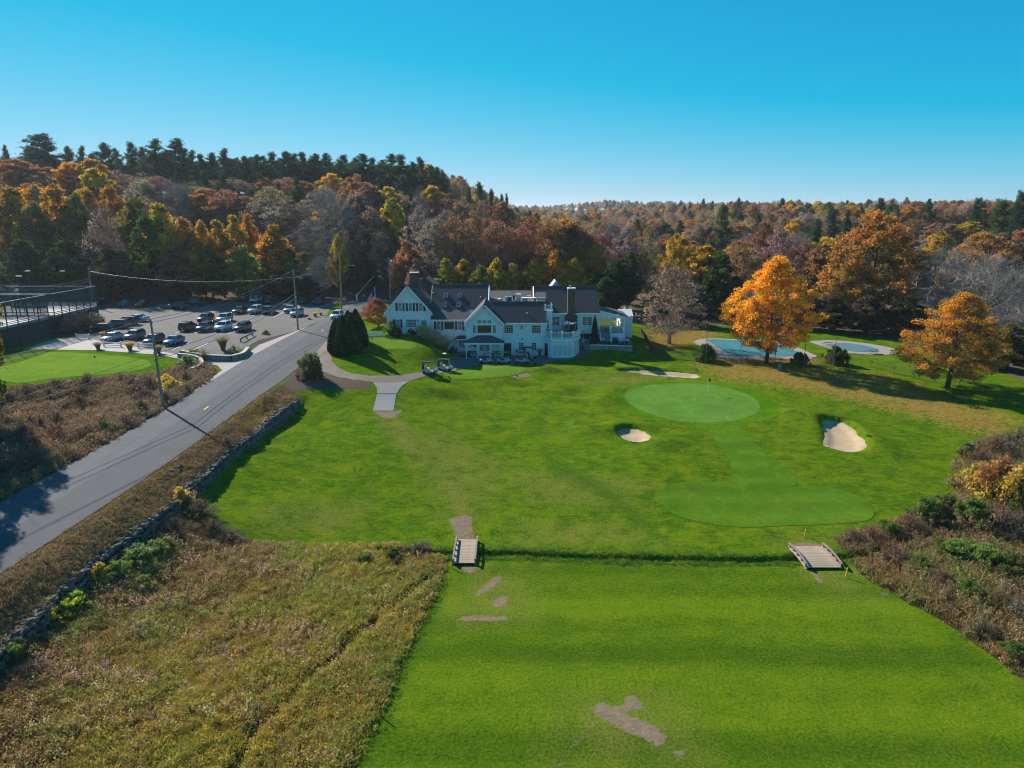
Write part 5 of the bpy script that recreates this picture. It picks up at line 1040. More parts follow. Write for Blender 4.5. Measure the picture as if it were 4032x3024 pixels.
# ------------------------------------------------------------------ shrubs and ground cover
def make_shrub(seed, kind):
    """unit shrub: radius 1, height 1"""
    rng = np.random.default_rng(seed); st = MB()
    K = dict(leafy=(70, 60, .055, .18, .5, 2), twiggy=(60, 16, .040, .20, .5, 16), dense=(90, 70, .05, .16, .6, 0), vine=(70, 40, .06, .20, .5, 6), ball=(90, 60, .055, .10, .6, 0))[kind]
    nc, lv, ls, cr, asp, tw = K; C = []
    while len(C) < nc:
        az = rng.uniform(0, 6.283); q = rng.uniform(.05, 1)
        if kind == 'ball': e = math.sqrt(max(0, 1-(2*q-1)**2))*.92; r = e*rng.uniform(.75, 1)
        else: e = (1-q**2.2)**.6*(1+.22*math.sin(2*az+seed)+.18*math.sin(5*az+3*q+seed)); r = e*rng.uniform()**.45
        C.append((r*math.cos(az), r*math.sin(az), q*.95*(1+.12*math.sin(3*az+seed) if kind != 'ball' else 1)))
    C = np.array(C); T0, T1 = [], []
    for c in C:
        b0 = np.array((c[0]*.15, c[1]*.15, -.05)); m = b0*.5+c*.5+np.array((0, 0, .08))
        if kind != 'ball': st.tube([b0, m, c], [.020, .013, .005], 3, caps=False)
        for _ in range(tw):
            f = rng.uniform(.3, 1); a = m*(1-f)+c*f; d = (c-b0); d = d/np.linalg.norm(d)*.8+rng.normal(size=3)*.5+np.array((0, 0, .25)); T0.append(a); T1.append(a+d*cr*rng.uniform(.8, 1.9))
    N = nc*lv; ii = np.repeat(np.arange(nc), lv); o = rng.normal(size=(N, 3)); o /= np.linalg.norm(o, axis=1)[:, None]; o *= rng.uniform(size=(N, 1))**.45*cr
    P_ = C[ii]+o; P_[:, 2] = np.maximum(P_[:, 2], .01); v_, f_ = cards(P_, ls*rng.uniform(.6, 1.3, N), rng, asp)
    tint = np.repeat(np.c_[rng.uniform(size=N), rng.uniform(size=nc)[ii], np.clip(P_[:, 2]*1.1, 0, 1), np.ones(N)], 4, 0)
    nl = len(f_)
    if T0:
        tv, tf = strips(np.array(T0), np.array(T1), .007, .002, rng); f_ = np.r_[f_, tf+len(v_)]; v_ = np.r_[v_, tv]; tint = np.r_[tint, np.tile((.5, .5, .5, 1), (len(tv), 1))]
    me = fast_mesh('foliage', v_, f_, M_LEAF, {'tint': tint}); me.materials.append(M_TWIG)
    mi = np.zeros(len(f_), np.int32); mi[nl:] = 1; me.polygons.foreach_set('material_index', mi)
    stm = st.mesh('stems', M_BARK) if len(st.v) else None
    return stm, me
SHRUB = {k: [make_shrub(s, k) for s in ss] for k, ss in (('leafy', (1, 2)), ('twiggy', (3, 4, 5)), ('dense', (6,)), ('vine', (7,)), ('ball', (8,)))}
CC = dict(C_); CC.update(bush=(.115,.165,.040), bushl=(.18,.25,.06), teal=(.17,.235,.09), brush=(.26,.185,.105), brushr=(.36,.185,.075), brushp=(.37,.275,.185), brushd=(.145,.105,.065), yellow=(.56,.41,.07), ygreen=(.38,.42,.06), box=(.050,.088,.026), arb=(.036,.068,.026), jred=(.34,.08,.035))
def shrub(kind, loc, rx, hgt, c1, c2, label, name='shrub', group=None, cat='shrub', ry=None):
    stm, fol = SHRUB[kind][trng.randrange(9) % len(SHRUB[kind])]
    o = empty(name, (loc[0], loc[1], hz(loc[0], loc[1]) if len(loc) < 3 else loc[2]), trng.uniform(0, 6.28), label, cat, group); o.scale = (rx, ry or rx, hgt)
    if stm: link('stems', stm, o)
    f = link('foliage', fol, o); j = [trng.uniform(.85, 1.15) for _ in range(3)]
    f.color = (*[a*b for a, b in zip(CC[c1], j)], 1); f['leaf2'] = [a*b for a, b in zip(CC[c2], j)]
    return o
# --- arborvitae
def make_arb(seed):
    rng = np.random.default_rng(seed); N = 9000; q = rng.uniform(size=N)**.9; az = rng.uniform(0, 6.283, N)
    prof = np.where(q < .12, .72+q*2.3, np.clip(1-((q-.12)/.88)**1.6, 0, 1)**.72)*(1+.10*np.sin(5*az+seed+2*q)+.08*np.sin(9*az+6*q))
    r = prof*(1-.22*rng.uniform(size=N)**2.0); P_ = np.c_[r*np.cos(az), r*np.sin(az), q]
    D_ = np.c_[np.cos(az)*.35, np.sin(az)*.35, np.ones(N)*1.0]; v_, f_ = cards(P_*np.array((1, 1, 5.0)), rng.uniform(.08, .17, N), rng, .45, D_, .35); v_[:, 2] /= 5.0
    tint = np.repeat(np.c_[rng.uniform(size=N), .5+.5*np.sin(5*az+seed+7*q), q, np.ones(N)], 4, 0)
    return fast_mesh('crown', v_, f_, M_NEEDLE, {'tint': tint}), MB().tube([(0,0,-.05),(0,0,.5),(0,0,.93)], [.12,.09,.02], 6).mesh('trunk', M_BARK)
ARB = [make_arb(s) for s in (1, 2, 3)]
def arb(x, y, r, hgt, label, group=None, k=0, name='arborvitae', c='arb'):
    cr_, tk = ARB[k % 3]; o = empty(name, (x, y, hz(x, y)), k*1.3, label, 'tree', group); o.scale = (r, r, hgt); link('trunk', tk, o); f = link('crown', cr_, o); f.color = (*CC[c], 1); f['leaf2'] = list(CC[c]); return o
for k, (u, v, dy, top) in enumerate([(728,768,0,690),(744,772,0,682),(762,768,1.0,676),(776,756,1.5,680),(735,758,2.6,684),(752,752,3.5,672),(768,748,4.0,668)]):
    p = at(u, v-4); y = p.y+dy*.3; x = p.x; t_ = at_y(u, top, y); arb(x, y, 1.45, t_.z-hz(x, y), 'tall dark arborvitae in the dense clump beside the cart path', 'arborvitae clump', k)
p = at_y(1086.2+1545*.12897, 592.5+700*.12897, 129.6); arb(p.x, 129.6, .62, p.z-hz(p.x, 129.6), 'narrow dark column cypress against the clubhouse wall by the steps', None, 1, 'cypress')
# --- tuft fields
def noise2(x, y, seed, sc):
    r = np.random.default_rng(seed); o = np.zeros(len(x))
    for i in range(7):
        a = r.uniform(0, 6.283); f = sc*(1.0+.75*i); o += np.sin((x*math.cos(a)+y*math.sin(a))*f+r.uniform(0, 6.283))/(1+.35*i)
    return o/2.6
def blades(bx, by, bz, hgt, wid, lean, rng, col, tip=1.15):
    n = len(bx); az = rng.uniform(0, 6.283, n); a2 = rng.uniform(0, 6.283, n); b = np.c_[np.cos(a2), np.sin(a2), np.zeros(n)]*wid[:, None]
    P0 = np.c_[bx, by, bz]; d = np.c_[np.cos(az)*lean, np.sin(az)*lean, np.ones(n)]; P1 = P0+d*hgt[:, None]*.55; P2 = P0+np.c_[d[:, :2]*1.75, np.ones(n)*.95]*hgt[:, None]
    V_ = np.stack([P0-b, P0+b, P1+b*.8, P1-b*.8, P2+b*.15, P2-b*.15], 1).reshape(-1, 3); k = np.arange(n)[:, None]*6
    F_ = np.concatenate([k+np.array((0, 1, 2, 3)), k+np.array((3, 2, 4, 5))], 1).reshape(-1, 4)
    c = np.stack([col*.75, col*.75, col, col, col*tip, col*tip], 1).reshape(-1, 3); return V_, F_, np.c_[c, np.ones(len(c))]
def herbs(cx, cy, cz, rad, hgt, n, ls, rng, col):
    k = len(cx); ii = np.repeat(np.arange(k), n); N = k*n; az = rng.uniform(0, 6.283, N); r = rad[ii]*np.sqrt(rng.uniform(size=N)); q = rng.uniform(.15, 1, N)
    P_ = np.c_[cx[ii]+r*np.cos(az)*(1.1-.4*q), cy[ii]+r*np.sin(az)*(1.1-.4*q), cz[ii]+hgt[ii]*q]; v_, f_ = cards(P_, ls*rng.uniform(.6, 1.4, N), rng, .55)
    c = col[ii]*rng.uniform(.7, 1.3, (N, 1)); return v_, f_, np.repeat(np.c_[c, np.ones(N)], 4, 0)
def field(name, label, poly, dens, hr, wid, palette, seed, nb=7, herb=.5, holes=None, mow=None, cat='marsh grass', lean=.45, hls=.055):
    rng = np.random.default_rng(seed); xs = [p[0] for p in poly]; ys = [p[1] for p in poly]
    A = (max(xs)-min(xs))*(max(ys)-min(ys)); n = int(A*dens); x = rng.uniform(min(xs), max(xs), n); y = rng.uniform(min(ys), max(ys), n)
    s_ = sdist(x, y, poly); k = s_ > rng.uniform(-.25, .35, n)
    # nothing grows where no sight line reaches
    u = 1106+FX*x/(y*math.cos(PITCH)+CAM_H*math.sin(PITCH)); k &= (u > -160) & (u < 2370) & (y > 26)
    if holes is not None: d, _ = seg_dist(x, y, holes); k &= d+.42*noise2(x, y, 5, .7) > rng.uniform(-.05, .5, n)
    x, y, s_ = x[k], y[k], s_[k]; n = len(x); z = h(x, y)
    N1, N2, N3 = noise2(x, y, seed+1, .16), noise2(x, y, seed+2, .45), noise2(x, y, seed+3, 1.3)
    col = palette(x, y, N1, N2, N3, rng)*rng.uniform(.75, 1.25, (n, 1)); hg = (hr[0]+(hr[1]-hr[0])*rng.uniform(size=n))*(1+.35*N2+.3*N3)*(.55+.45*np.clip(s_/1.2, 0, 1)); hg = np.clip(hg, .1, 9)
    ish = rng.uniform(size=n) < herb*(.6+.8*(N3 > 0)); g = ~ish
    bi = np.repeat(np.where(g)[0], nb); m = len(bi)
    V1, F1, c1 = blades(x[bi]+rng.normal(size=m)*.10, y[bi]+rng.normal(size=m)*.10, z[bi]-.02, hg[bi]*rng.uniform(.6, 1.15, m), wid*rng.uniform(.6, 1.4, m), lean*rng.uniform(.2, 1.3, m), rng, col[bi])
    hi = np.where(ish)[0]; V2, F2, c2 = herbs(x[hi], y[hi], z[hi], np.full(len(hi), .24)*rng.uniform(.7, 1.5, len(hi)), hg[hi]*.9, 16, hls, rng, col[hi]*1.05)
    me = fast_mesh(name, np.r_[V1, V2], np.r_[F1, F2+len(V1)], M_COL, {'col': np.r_[c1, c2]}); return tag(link(name, me), label, cat, kind='stuff')
def mixp(cols, wts):
    w_ = np.stack(wts, 1); w_ = np.clip(w_, 0.001, None)**4.0; w_ /= w_.sum(1, keepdims=True); return w_ @ np.array(cols)
def pal_marsh(x, y, a, b, c, rng):
    left = np.clip((-x-18)/10, 0, 1); right = np.clip((x+14)/6, 0, 1); n = len(x); u = [rng.uniform(0, .9, n) for _ in range(7)]
    return 1.75*mixp([(.30,.225,.035), (.20,.115,.050), (.36,.235,.165), (.145,.185,.035), (.095,.060,.036), (.34,.31,.05), (.30,.11,.065)],
                [.85+a*.5-left*.35+u[0], .45-b*.6+left*.5+u[1], -.1+c*.5+left*.45+u[2], .45+b*.6+right*.35+u[3], .25-c*.6+left*.45+u[4], (.25)+b*.3-a*.2+u[5]*.8, -.25+c*.4+u[6]*.6])
def pal_scrub(x, y, a, b, c, rng):
    n = len(x); u = [rng.uniform(0, .8, n) for _ in range(6)]; nearr = np.clip((80-y)/15, 0, 1)
    return 1.7*mixp([(.165,.118,.078), (.125,.085,.052), (.24,.170,.105), (.14,.18,.035), (.30,.115,.055), (.30,.25,.05)], [.7+a*.4+u[0], .5-a*.4+u[1], .3+c*.4+u[2], .0+b*.5+nearr*.25+u[3], -.1+b*.6+nearr*.5+u[4], -.2-b*.4+nearr*.2+u[5]])
def pal_thick(x, y, a, b, c, rng):
    n = len(x); u = [rng.uniform(0, .8, n) for _ in range(5)]
    return 1.7*mixp([(.19,.125,.055), (.125,.085,.045), (.32,.26,.18), (.115,.155,.035), (.27,.145,.05)], [.65+a*.4+u[0], .45-b*.4+u[1], .1+c*.5+u[2], .4+b*.6+u[3], .2-a*.4+u[4]])
def pal_verge(x, y, a, b, c, rng):
    n = len(x); u = [rng.uniform(0, .8, n) for _ in range(4)]; g = np.exp(-((y-88)/7)**2)+.6*np.exp(-((y-103)/4)**2)
    return 1.3*mixp([(.235,.160,.085), (.165,.105,.06), (.36,.30,.05), (.13,.125,.04)], [.7+a*.3+u[0], .55+b*.4+u[1], -.2+g*1.3+u[2]*.6, .35+c*.4+u[3]])
def pal_ditch(x, y, a, b, c, rng):
    n = len(x); u = [rng.uniform(0, .8, n) for _ in range(3)]; return 1.3*mixp([(.13,.24,.02), (.22,.26,.03), (.06,.13,.03)], [.6+a*.4+u[0], .3+b*.4+u[1], .5+c*.3+u[2]])
field('marsh_grass', 'olive, gold and russet marsh grasses filling the wet ground below the road', Z_MARSH, 42, (.28, .55), .020, pal_marsh, 1, 8, .42, DRAIN)
def pal_herb(x, y, a, b, c, rng):
    n = len(x); u = [rng.uniform(0, .8, n) for _ in range(5)]; left = np.clip((-x-16)/10, 0, 1)
    return 1.7*mixp([(.34,.22,.165), (.14,.19,.04), (.16,.095,.06), (.36,.28,.05), (.42,.34,.26)], [.1+b*.6+left*.4+u[0], .5-b*.6+u[1], .3+a*.5+left*.3+u[2], .2-a*.6+u[3], -.1+c*.5+left*.2+u[4]])
field('marsh_herbs', 'taller pink, tan and green weeds standing among the marsh grasses', Z_MARSH, 5.5, (.5, .85), .03, pal_herb, 12, 6, 1.0, DRAIN, cat='weeds', hls=.06)
field('scrub', 'brown dead weeds between the road and the practice green', Z_SCRUB, 15, (.5, 1.0), .03, pal_scrub, 2, 6, .62, cat='scrub', hls=.085)
field('thicket_weeds', 'brown weeds and reeds under the thicket', Z_THICKET, 16, (.5, 1.1), .026, pal_thick, 3, 7, .5, cat='weeds', hls=.07)
field('verge_grass', 'dry tan grass on the bank between road and stone wall', Z_VERGE, 26, (.14, .36), .022, pal_verge, 4, 7, .2, cat='dry grass')
def band(line, wd):
    l_, r_ = [], []
    for i, p in enumerate(line):
        a = Vector(line[max(0, i-1)]); b = Vector(line[min(len(line)-1, i+1)]); d = (b-a).normalized(); n_ = Vector((-d.y, d.x))*wd; l_.append((p[0]+n_.x, p[1]+n_.y)); r_.append((p[0]-n_.x, p[1]-n_.y))
    return l_+r_[::-1]
field('ditch_grass', 'long green grass hanging over the banks of the ditch', band(DITCH, 1.25), 40, (.16, .34), .016, pal_ditch, 6, 7, .1, DITCH, cat='grass')
field('rough_fringe', 'longer green grass along the edge of the marsh', band(pat([(958,1245),(926,1318),(877,1410),(828,1535),(765,1650)]), .55), 50, (.10, .26), .016, pal_ditch, 7, 6, .1, cat='grass')
# --- individual shrubs: by the wall and in the marsh
for u, v, rx, hg, k, c1, c2, lb in [(300,1215,1.7,1.3,'leafy','teal','bush','large pale green bush against the stone wall'),(345,1195,1.4,1.2,'leafy','teal','bush','pale green bush beside the brambles on the wall'),(255,1245,1.3,1.1,'leafy','bushl','bush','light green bush in the corner of the marsh by the wall'),(215,1250,1.1,1.1,'vine','yellow','ygreen','yellowing bush at the foot of the stone wall'),
    (150,1310,1.5,1.0,'leafy','ygreen','bush','yellow-green bush low along the stone wall'),(110,1335,1.3,.9,'vine','yellow','bush','yellow-leaved bush near the left end of the wall'),(20,1420,1.6,1.2,'leafy','bush','brushd','dark green bush at the left edge by the wall'),(430,1115,1.8,1.5,'twiggy','brush','brushd','brown bramble thicket at the corner of the fairway and wall'),(395,1095,1.5,1.7,'vine','yellow','brush','bramble with yellow leaves climbing the stone wall'),
    (460,1150,1.4,1.1,'twiggy','brush','bush','grey-brown bush at the marsh corner'),(500,1165,1.3,.8,'twiggy','brushp','bush','dull weedy bush at the marsh edge'),(380,1150,1.5,1.2,'twiggy','brushd','bush','dark bush under the bramble'),(305,1262,.9,.7,'leafy','bushl','ygreen','small light green plant in the marsh below the large bush'),(790,1215,.8,.9,'leafy','bushl','bush','tall green weed in the marsh left of the plank bridge'),(848,1205,.8,.9,'leafy','bush','brushd','dark green weed patch beside the marsh edge'),(905,1195,1.2,.8,'twiggy','brushp','brush','tawny bush left of the small bridge'),(880,1200,1.0,.7,'twiggy','brush','brushd','brown bush next to the tawny bush'),
    (60,1460,1.2,.8,'twiggy','brushd','brush','dark brown bush at the left of the marsh'),(40,1400,1.2,.9,'twiggy','brushd','brush','dark brush below the end of the wall'),(490,960,1.0,.8,'twiggy','brush','brushd','brown bush growing at the wall near the boulder'),(540,950,.9,.6,'twiggy','brushd','brush','small dark bush at the wall boulder')]:
    p = at(u, v); shrub(k, p, rx, hg, c1, c2, lb)
# --- thicket on the right
for u, v, rx, hg, k, c1, c2, lb in [(2150,1075,3.0,2.9,'vine','brushr','yellow','tall thicket shrub draped with golden leaves'),(2190,1090,2.6,2.8,'vine','yellow','bush','golden-leaved shrub at the right edge of the thicket'),(2100,1060,1.8,1.9,'vine','ygreen','brush','yellow-green shrub at the fairway edge of the thicket'),(2150,985,2.4,1.6,'twiggy','brushr','brush','russet bush above the golden shrub'),(2090,985,1.3,1.1,'leafy','teal','bush','grey-green bush at the tip of the thicket'),(2115,1000,1.4,1.1,'twiggy','brushr','brushr','rust-brown bush next to the grey-green bush'),(2200,970,2.6,1.8,'twiggy','brush','bush','brown bush at the far right above the fairway'),
    (2000,1130,1.7,1.7,'leafy','bush','brushd','dark green bush in the middle of the thicket'),(2045,1120,1.8,1.8,'leafy','bush','brush','dark leafy bush right of centre in the thicket'),(1960,1150,1.5,1.2,'twiggy','brushr','brush','russet bush near the second bridge'),(2100,1140,2.0,1.9,'leafy','bush','brush','green and brown bush under the golden shrub'),(2160,1160,2.2,2.0,'twiggy','brushr','brushd','reddish brown bush at right of the thicket'),(2205,1170,2.0,1.9,'twiggy','brushd','brush','dark twiggy bush at the right frame edge'),
    (1880,1170,1.3,1.0,'twiggy','brushr','brush','russet weeds bush at the bridge end of the thicket'),(1920,1160,1.3,1.1,'leafy','bush','brushr','dull green bush beside the russet weeds bush'),(1840,1172,1.0,.8,'twiggy','brushr','brushp','low russet bush by the right bridge'),(2080,1210,1.8,1.4,'leafy','bushl','bush','glossy light green bush in the thicket'),(2130,1225,1.7,1.4,'leafy','bushl','bush','second glossy green bush lower right in the thicket'),(2040,1200,1.3,1.0,'leafy','bush','brush','green bush left of the glossy bushes'),(2180,1240,1.6,1.3,'leafy','bush','brushd','dark green bush below the glossy bushes'),
    (1940,1215,1.3,.9,'twiggy','brush','brushd','brown bush in the front of the thicket'),(1985,1230,1.2,.9,'leafy','bush','brush','green-brown bush in the front of the thicket'),(2030,1265,1.3,.9,'twiggy','brushr','brush','rusty bush at the front edge of the thicket'),(2090,1290,1.3,1.0,'leafy','bush','brush','brown-green bush in the lower thicket'),(2150,1310,1.3,1.0,'twiggy','brushr','bush','rust bush in the lower thicket'),(2200,1340,1.3,1.0,'twiggy','brushp','brush','tan bush at the lower right of the thicket'),(2120,1370,1.1,.8,'twiggy','brush','bush','small bush at the lower thicket edge'),(2190,1420,1.1,.8,'leafy','bush','brushr','green-brown bush at the lowest corner of the thicket')]:
    p = at(u, v); shrub(k, p, rx*1.05, hg*1.3, c1, c2, lb)
# --- brush left of the road
sr = random.Random(4); nb_ = 0; tries = 0
while nb_ < 62 and tries < 2000:
    tries += 1; u = sr.uniform(-20, 440); v = sr.uniform(822, 1040)
    p = at(u, v)
    if float(sdist(np.array([p.x]), np.array([p.y]), Z_SCRUB)[0]) < .9: continue
    lo = v > 925
    k = 'leafy' if (lo and sr.random() < .25) else 'twiggy'
    c1, c2 = sr.choice([('brushr', 'brush'), ('brush', 'bush'), ('bushl', 'brush'), ('brushr', 'brushr')] if lo else [('brush', 'brushd'), ('brushp', 'brush'), ('brushd', 'brush'), ('brush', 'brush')])
    shrub(k, p, sr.uniform(1.0, 2.1), sr.uniform(.8, 1.5), c1, c2, ('russet bush in the scrub beside the road' if lo else 'grey-brown dead brush below the practice green'), group='russet roadside scrub' if lo else 'dead brush below the practice green', name='brush'); nb_ += 1
for u, v, rx, hg, k, c1, c2, lb in [(30,1030,3.0,2.6,'twiggy','brushd','brush','big dark bush at the left edge by the road'),(80,1015,2.2,1.8,'twiggy','brushd','brushr','dark bush next to the road at left'),(375,845,1.5,1.5,'vine','yellow','ygreen','golden bush behind the nearest utility pole'),(360,835,1.6,1.6,'vine','yellow','brush','yellow-leaved bush at the near utility pole'),
    (672,818,2.3,3.9,'leafy','bush','brushd','leafy dark shrub on the mulch bed beside the road'),(180,716,3.3,3.6,'twiggy','brush','brushp','big hydrangea-like brown bush beside the paddle courts'),(150,722,2.4,3.0,'twiggy','brushd','brush','dark brown bush at the corner of the paddle courts'),(205,712,2.2,3.0,'vine','brushp','brush','pinkish brown bush next to the parked cars'),
    (848,725,1.9,2.3,'leafy','bush','box','rounded green rhododendron at the left gable'),(893,722,1.15,1.2,'dense','box','box','small dark green shrub under the side door'),(1323,731,2.0,2.2,'twiggy','brushd','bush','brown bush under the porch railing'),(1345,722,1.4,1.3,'leafy','ygreen','bush','yellow-green bush at the right end of the porch'),
    (1525,778,1.9,2.7,'dense','box','bush','dark clipped shrub at the pool fence near the grey tree'),(1728,787,1.5,2.0,'dense','box','bush','dark shrub at the pool fence right of the orange maple'),(1806,786,2.1,2.9,'dense','box','brushd','dark grassy shrub at the end of the pool fence'),(440,778,1.5,1.4,'twiggy','brushp','teal','silvery weeds bush at the curved stone wall'),(405,790,2.0,1.5,'leafy','teal','brush','grey-green sprawling bush at the curved wall'),(420,770,1.4,1.2,'leafy','teal','brushp','pale sprawling bush above the curved wall'),
    (575,722,.9,.7,'vine','jred','bush','low reddish shrub in the mulch island'),(505,758,.9,.8,'twiggy','brushr','brush','small russet shrub by the lot wall'),(0,757,.7,1.6,'leafy','bushl','bush','leafy sapling at the left edge by the practice green')]:
    p = at(u, v); shrub(k, p, rx, hg, c1, c2, lb)
p = at(818, 707); 
o = tree('maple', p.x, p.y, 5.6, 6.0, 'red', 'rust', 'japanese_maple', 'small red Japanese maple in front of the left gable', seed=0)
p = at(776, 690)
# --- rows of look-alikes: count them along the row
CN = dict(orange='orange', gold='golden', rust='rust-red', red='red-brown', brown='brown', olive='olive green', green='green', dgreen='dark green', lime='yellow-green', mauve='mauve-grey', tan='tan', dark='dark brown', pine='dark green', pinel='green')
for grp, txt in (('pines along the ridge', '{o} pine from the left in the row along the wooded ridge'), ('evergreens on the slope', '{o} evergreen from the left on the slope below the ridge pines'), ('small pines at the end of the ridge', '{o} small pine from the left where the ridge drops away'),
                 ('tree row along the car park', '{c} tree, {o} from the left in the row along the car park'), ('woodland on the slope', '{c} tree, {o} from the left on the slope behind the car park'), ('thinning trees behind the clubhouse', '{c} thinning tree, {o} from the left behind the clubhouse'),
                 ('golden trees behind the clubhouse', '{c} understorey tree, {o} from the left behind the clubhouse roofs'), ('dark trees right of the clubhouse', '{o} dark green tree from the left beside the right end of the clubhouse'), ('second row of ridge pines', '{o} pine from the left in the dim row behind the ridge pines'), ('arborvitae clump', '{o} arborvitae from the left in the dense clump beside the cart path')):
    ms = sorted([q for q in COL.objects if q.get('group') == grp], key=lambda q: q.location.x/q.location.y)
    for i, q in enumerate(ms): q['label'] = txt.format(o=ORD[i], c=CN.get(q.get('tone'), 'autumn'))
# --- ornamental grass clumps
def make_clump(seed, c0, c1, n=900):
    rng = np.random.default_rng(seed); r = rng.uniform(0, .22, n); az = rng.uniform(0, 6.283, n); hg = rng.uniform(.75, 1.05, n); col = np.array(c0)*(1-(f := rng.uniform(size=(n, 1))))+np.array(c1)*f
    V_, F_, c = blades(r*np.cos(az), r*np.sin(az), np.zeros(n), hg, np.full(n, .014), rng.uniform(.05, .6, n), rng, col, 1.3)
    m = 500; q = rng.uniform(.72, 1.0, m); a2 = rng.uniform(0, 6.283, m); rr = .62*q*np.sqrt(rng.uniform(size=m)); P_ = np.c_[rr*np.cos(a2), rr*np.sin(a2), q*1.02-.3*rr]; v2, f2 = cards(P_, rng.uniform(.03, .06, m), rng, .3, np.tile((0, 0, 1.), (m, 1)), .4)
    c2 = np.repeat(np.c_[np.tile(np.array(c1)*1.25, (m, 1)), np.ones(m)], 4, 0)
    return fast_mesh('blades', np.r_[V_, v2], np.r_[F_, f2+len(V_)], M_COL, {'col': np.r_[c, c2]})
CL = {'tan': make_clump(1, (.36,.29,.11), (.62,.44,.27)), 'green': make_clump(2, (.14,.20,.05), (.42,.30,.20)), 'yellow': make_clump(3, (.50,.34,.05), (.60,.42,.08))}
def clump(loc, r, hg, k, label, group=None):
    o = link('ornamental_grass', CL[k]); o.location = (loc[0], loc[1], hz(loc[0], loc[1])-.03); o.scale = (r, r, hg); o.rotation_euler = (0, 0, trng.uniform(0, 6)); return tag(o, label, 'ornamental grass', group)
for i, (x, y, r, hg) in enumerate([(-15.9,126.4,2.2,2.7),(-14.5,126.6,2.2,2.6),(-13.2,126.9,2.1,2.4),(-12.2,127.0,1.8,2.3),(-14.0,125.3,2.0,2.2),(-12.6,125.4,1.8,2.0),(-15.4,125.2,1.9,2.1)]): clump((x, y), r, hg, 'tan', 'tall tan plume grass in the clump against the clubhouse', 'plume grasses against the clubhouse')
for u, v, r, hg, k, lb in [(482,757,1.5,2.6,'green','tall green plume grass on the car park wall'),(212,755,1.1,1.4,'green','plume grass left of the white rail fences'),(281,757,1.3,1.7,'tan','tan plume grass between the first two rail fences'),(343,764,1.1,1.6,'green','plume grass beside the near utility pole'),(222,727,.8,1.0,'tan','small grass tuft behind the first rail fence'),
    (681,684,1.0,1.1,'yellow','bright yellow grass mound in the car park island'),(693,681,.8,.9,'tan','tan grass mound at the end of the car park island'),(668,690,.8,.6,'yellow','small yellow grass mound at the island tip'),(1116,767,.9,1.3,'tan','thin grass tuft under the left basement window'),(1166,768,.9,1.4,'tan','thin grass tuft right of the basement windows'),(1525,762,1.2,1.8,'tan','feathery grass above the pool fence shrub'),(1806,770,1.2,1.6,'tan','feathery grass behind the last pool fence shrub')]:
    p = at(u, v); clump(p, r, hg, k, lb)
# --- dry stone walls
def stone_mesh(seed):
    r = random.Random(seed); bm = bmesh.new(); bmesh.ops.create_cube(bm, size=1.0); bmesh.ops.bevel(bm, geom=bm.edges[:], offset=.2, segments=1, affect='EDGES')
    for v in bm.verts: v.co += Vector((r.uniform(-.09, .09), r.uniform(-.09, .09), r.uniform(-.09, .09)))
    me = bpy.data.meshes.new('stone'); bm.to_mesh(me); bm.free(); return me
def stonemat(name, a, b_, li):
    m, t, b = blank(name, .95, .15); c = t.coord(); oi = t.new('ShaderNodeObjectInfo'); g = t.mix(oi.outputs['Random'], a, b_)
    g = t.mix(t.rng(t.noise(c, 2.5, 4, .7), .5, .75, 0, .6), g, li); t.l.new(g, b.inputs['Base Color']); t.l.new(t.bump(t.noise(c, 6, 3), .4, .05), b.inputs['Normal']); return m
M_STONE = stonemat('field_stone', (.065,.060,.056), (.150,.136,.118), (.20,.19,.17)); M_STONE2 = stonemat('tan_stone', (.24,.20,.155), (.40,.34,.27), (.46,.41,.34))
STN = [stone_mesh(s) for s in range(6)]; STN2 = [m.copy() for m in STN]
for m in STN: m.materials.append(M_STONE)
for m in STN2: m.materials.append(M_STONE2)
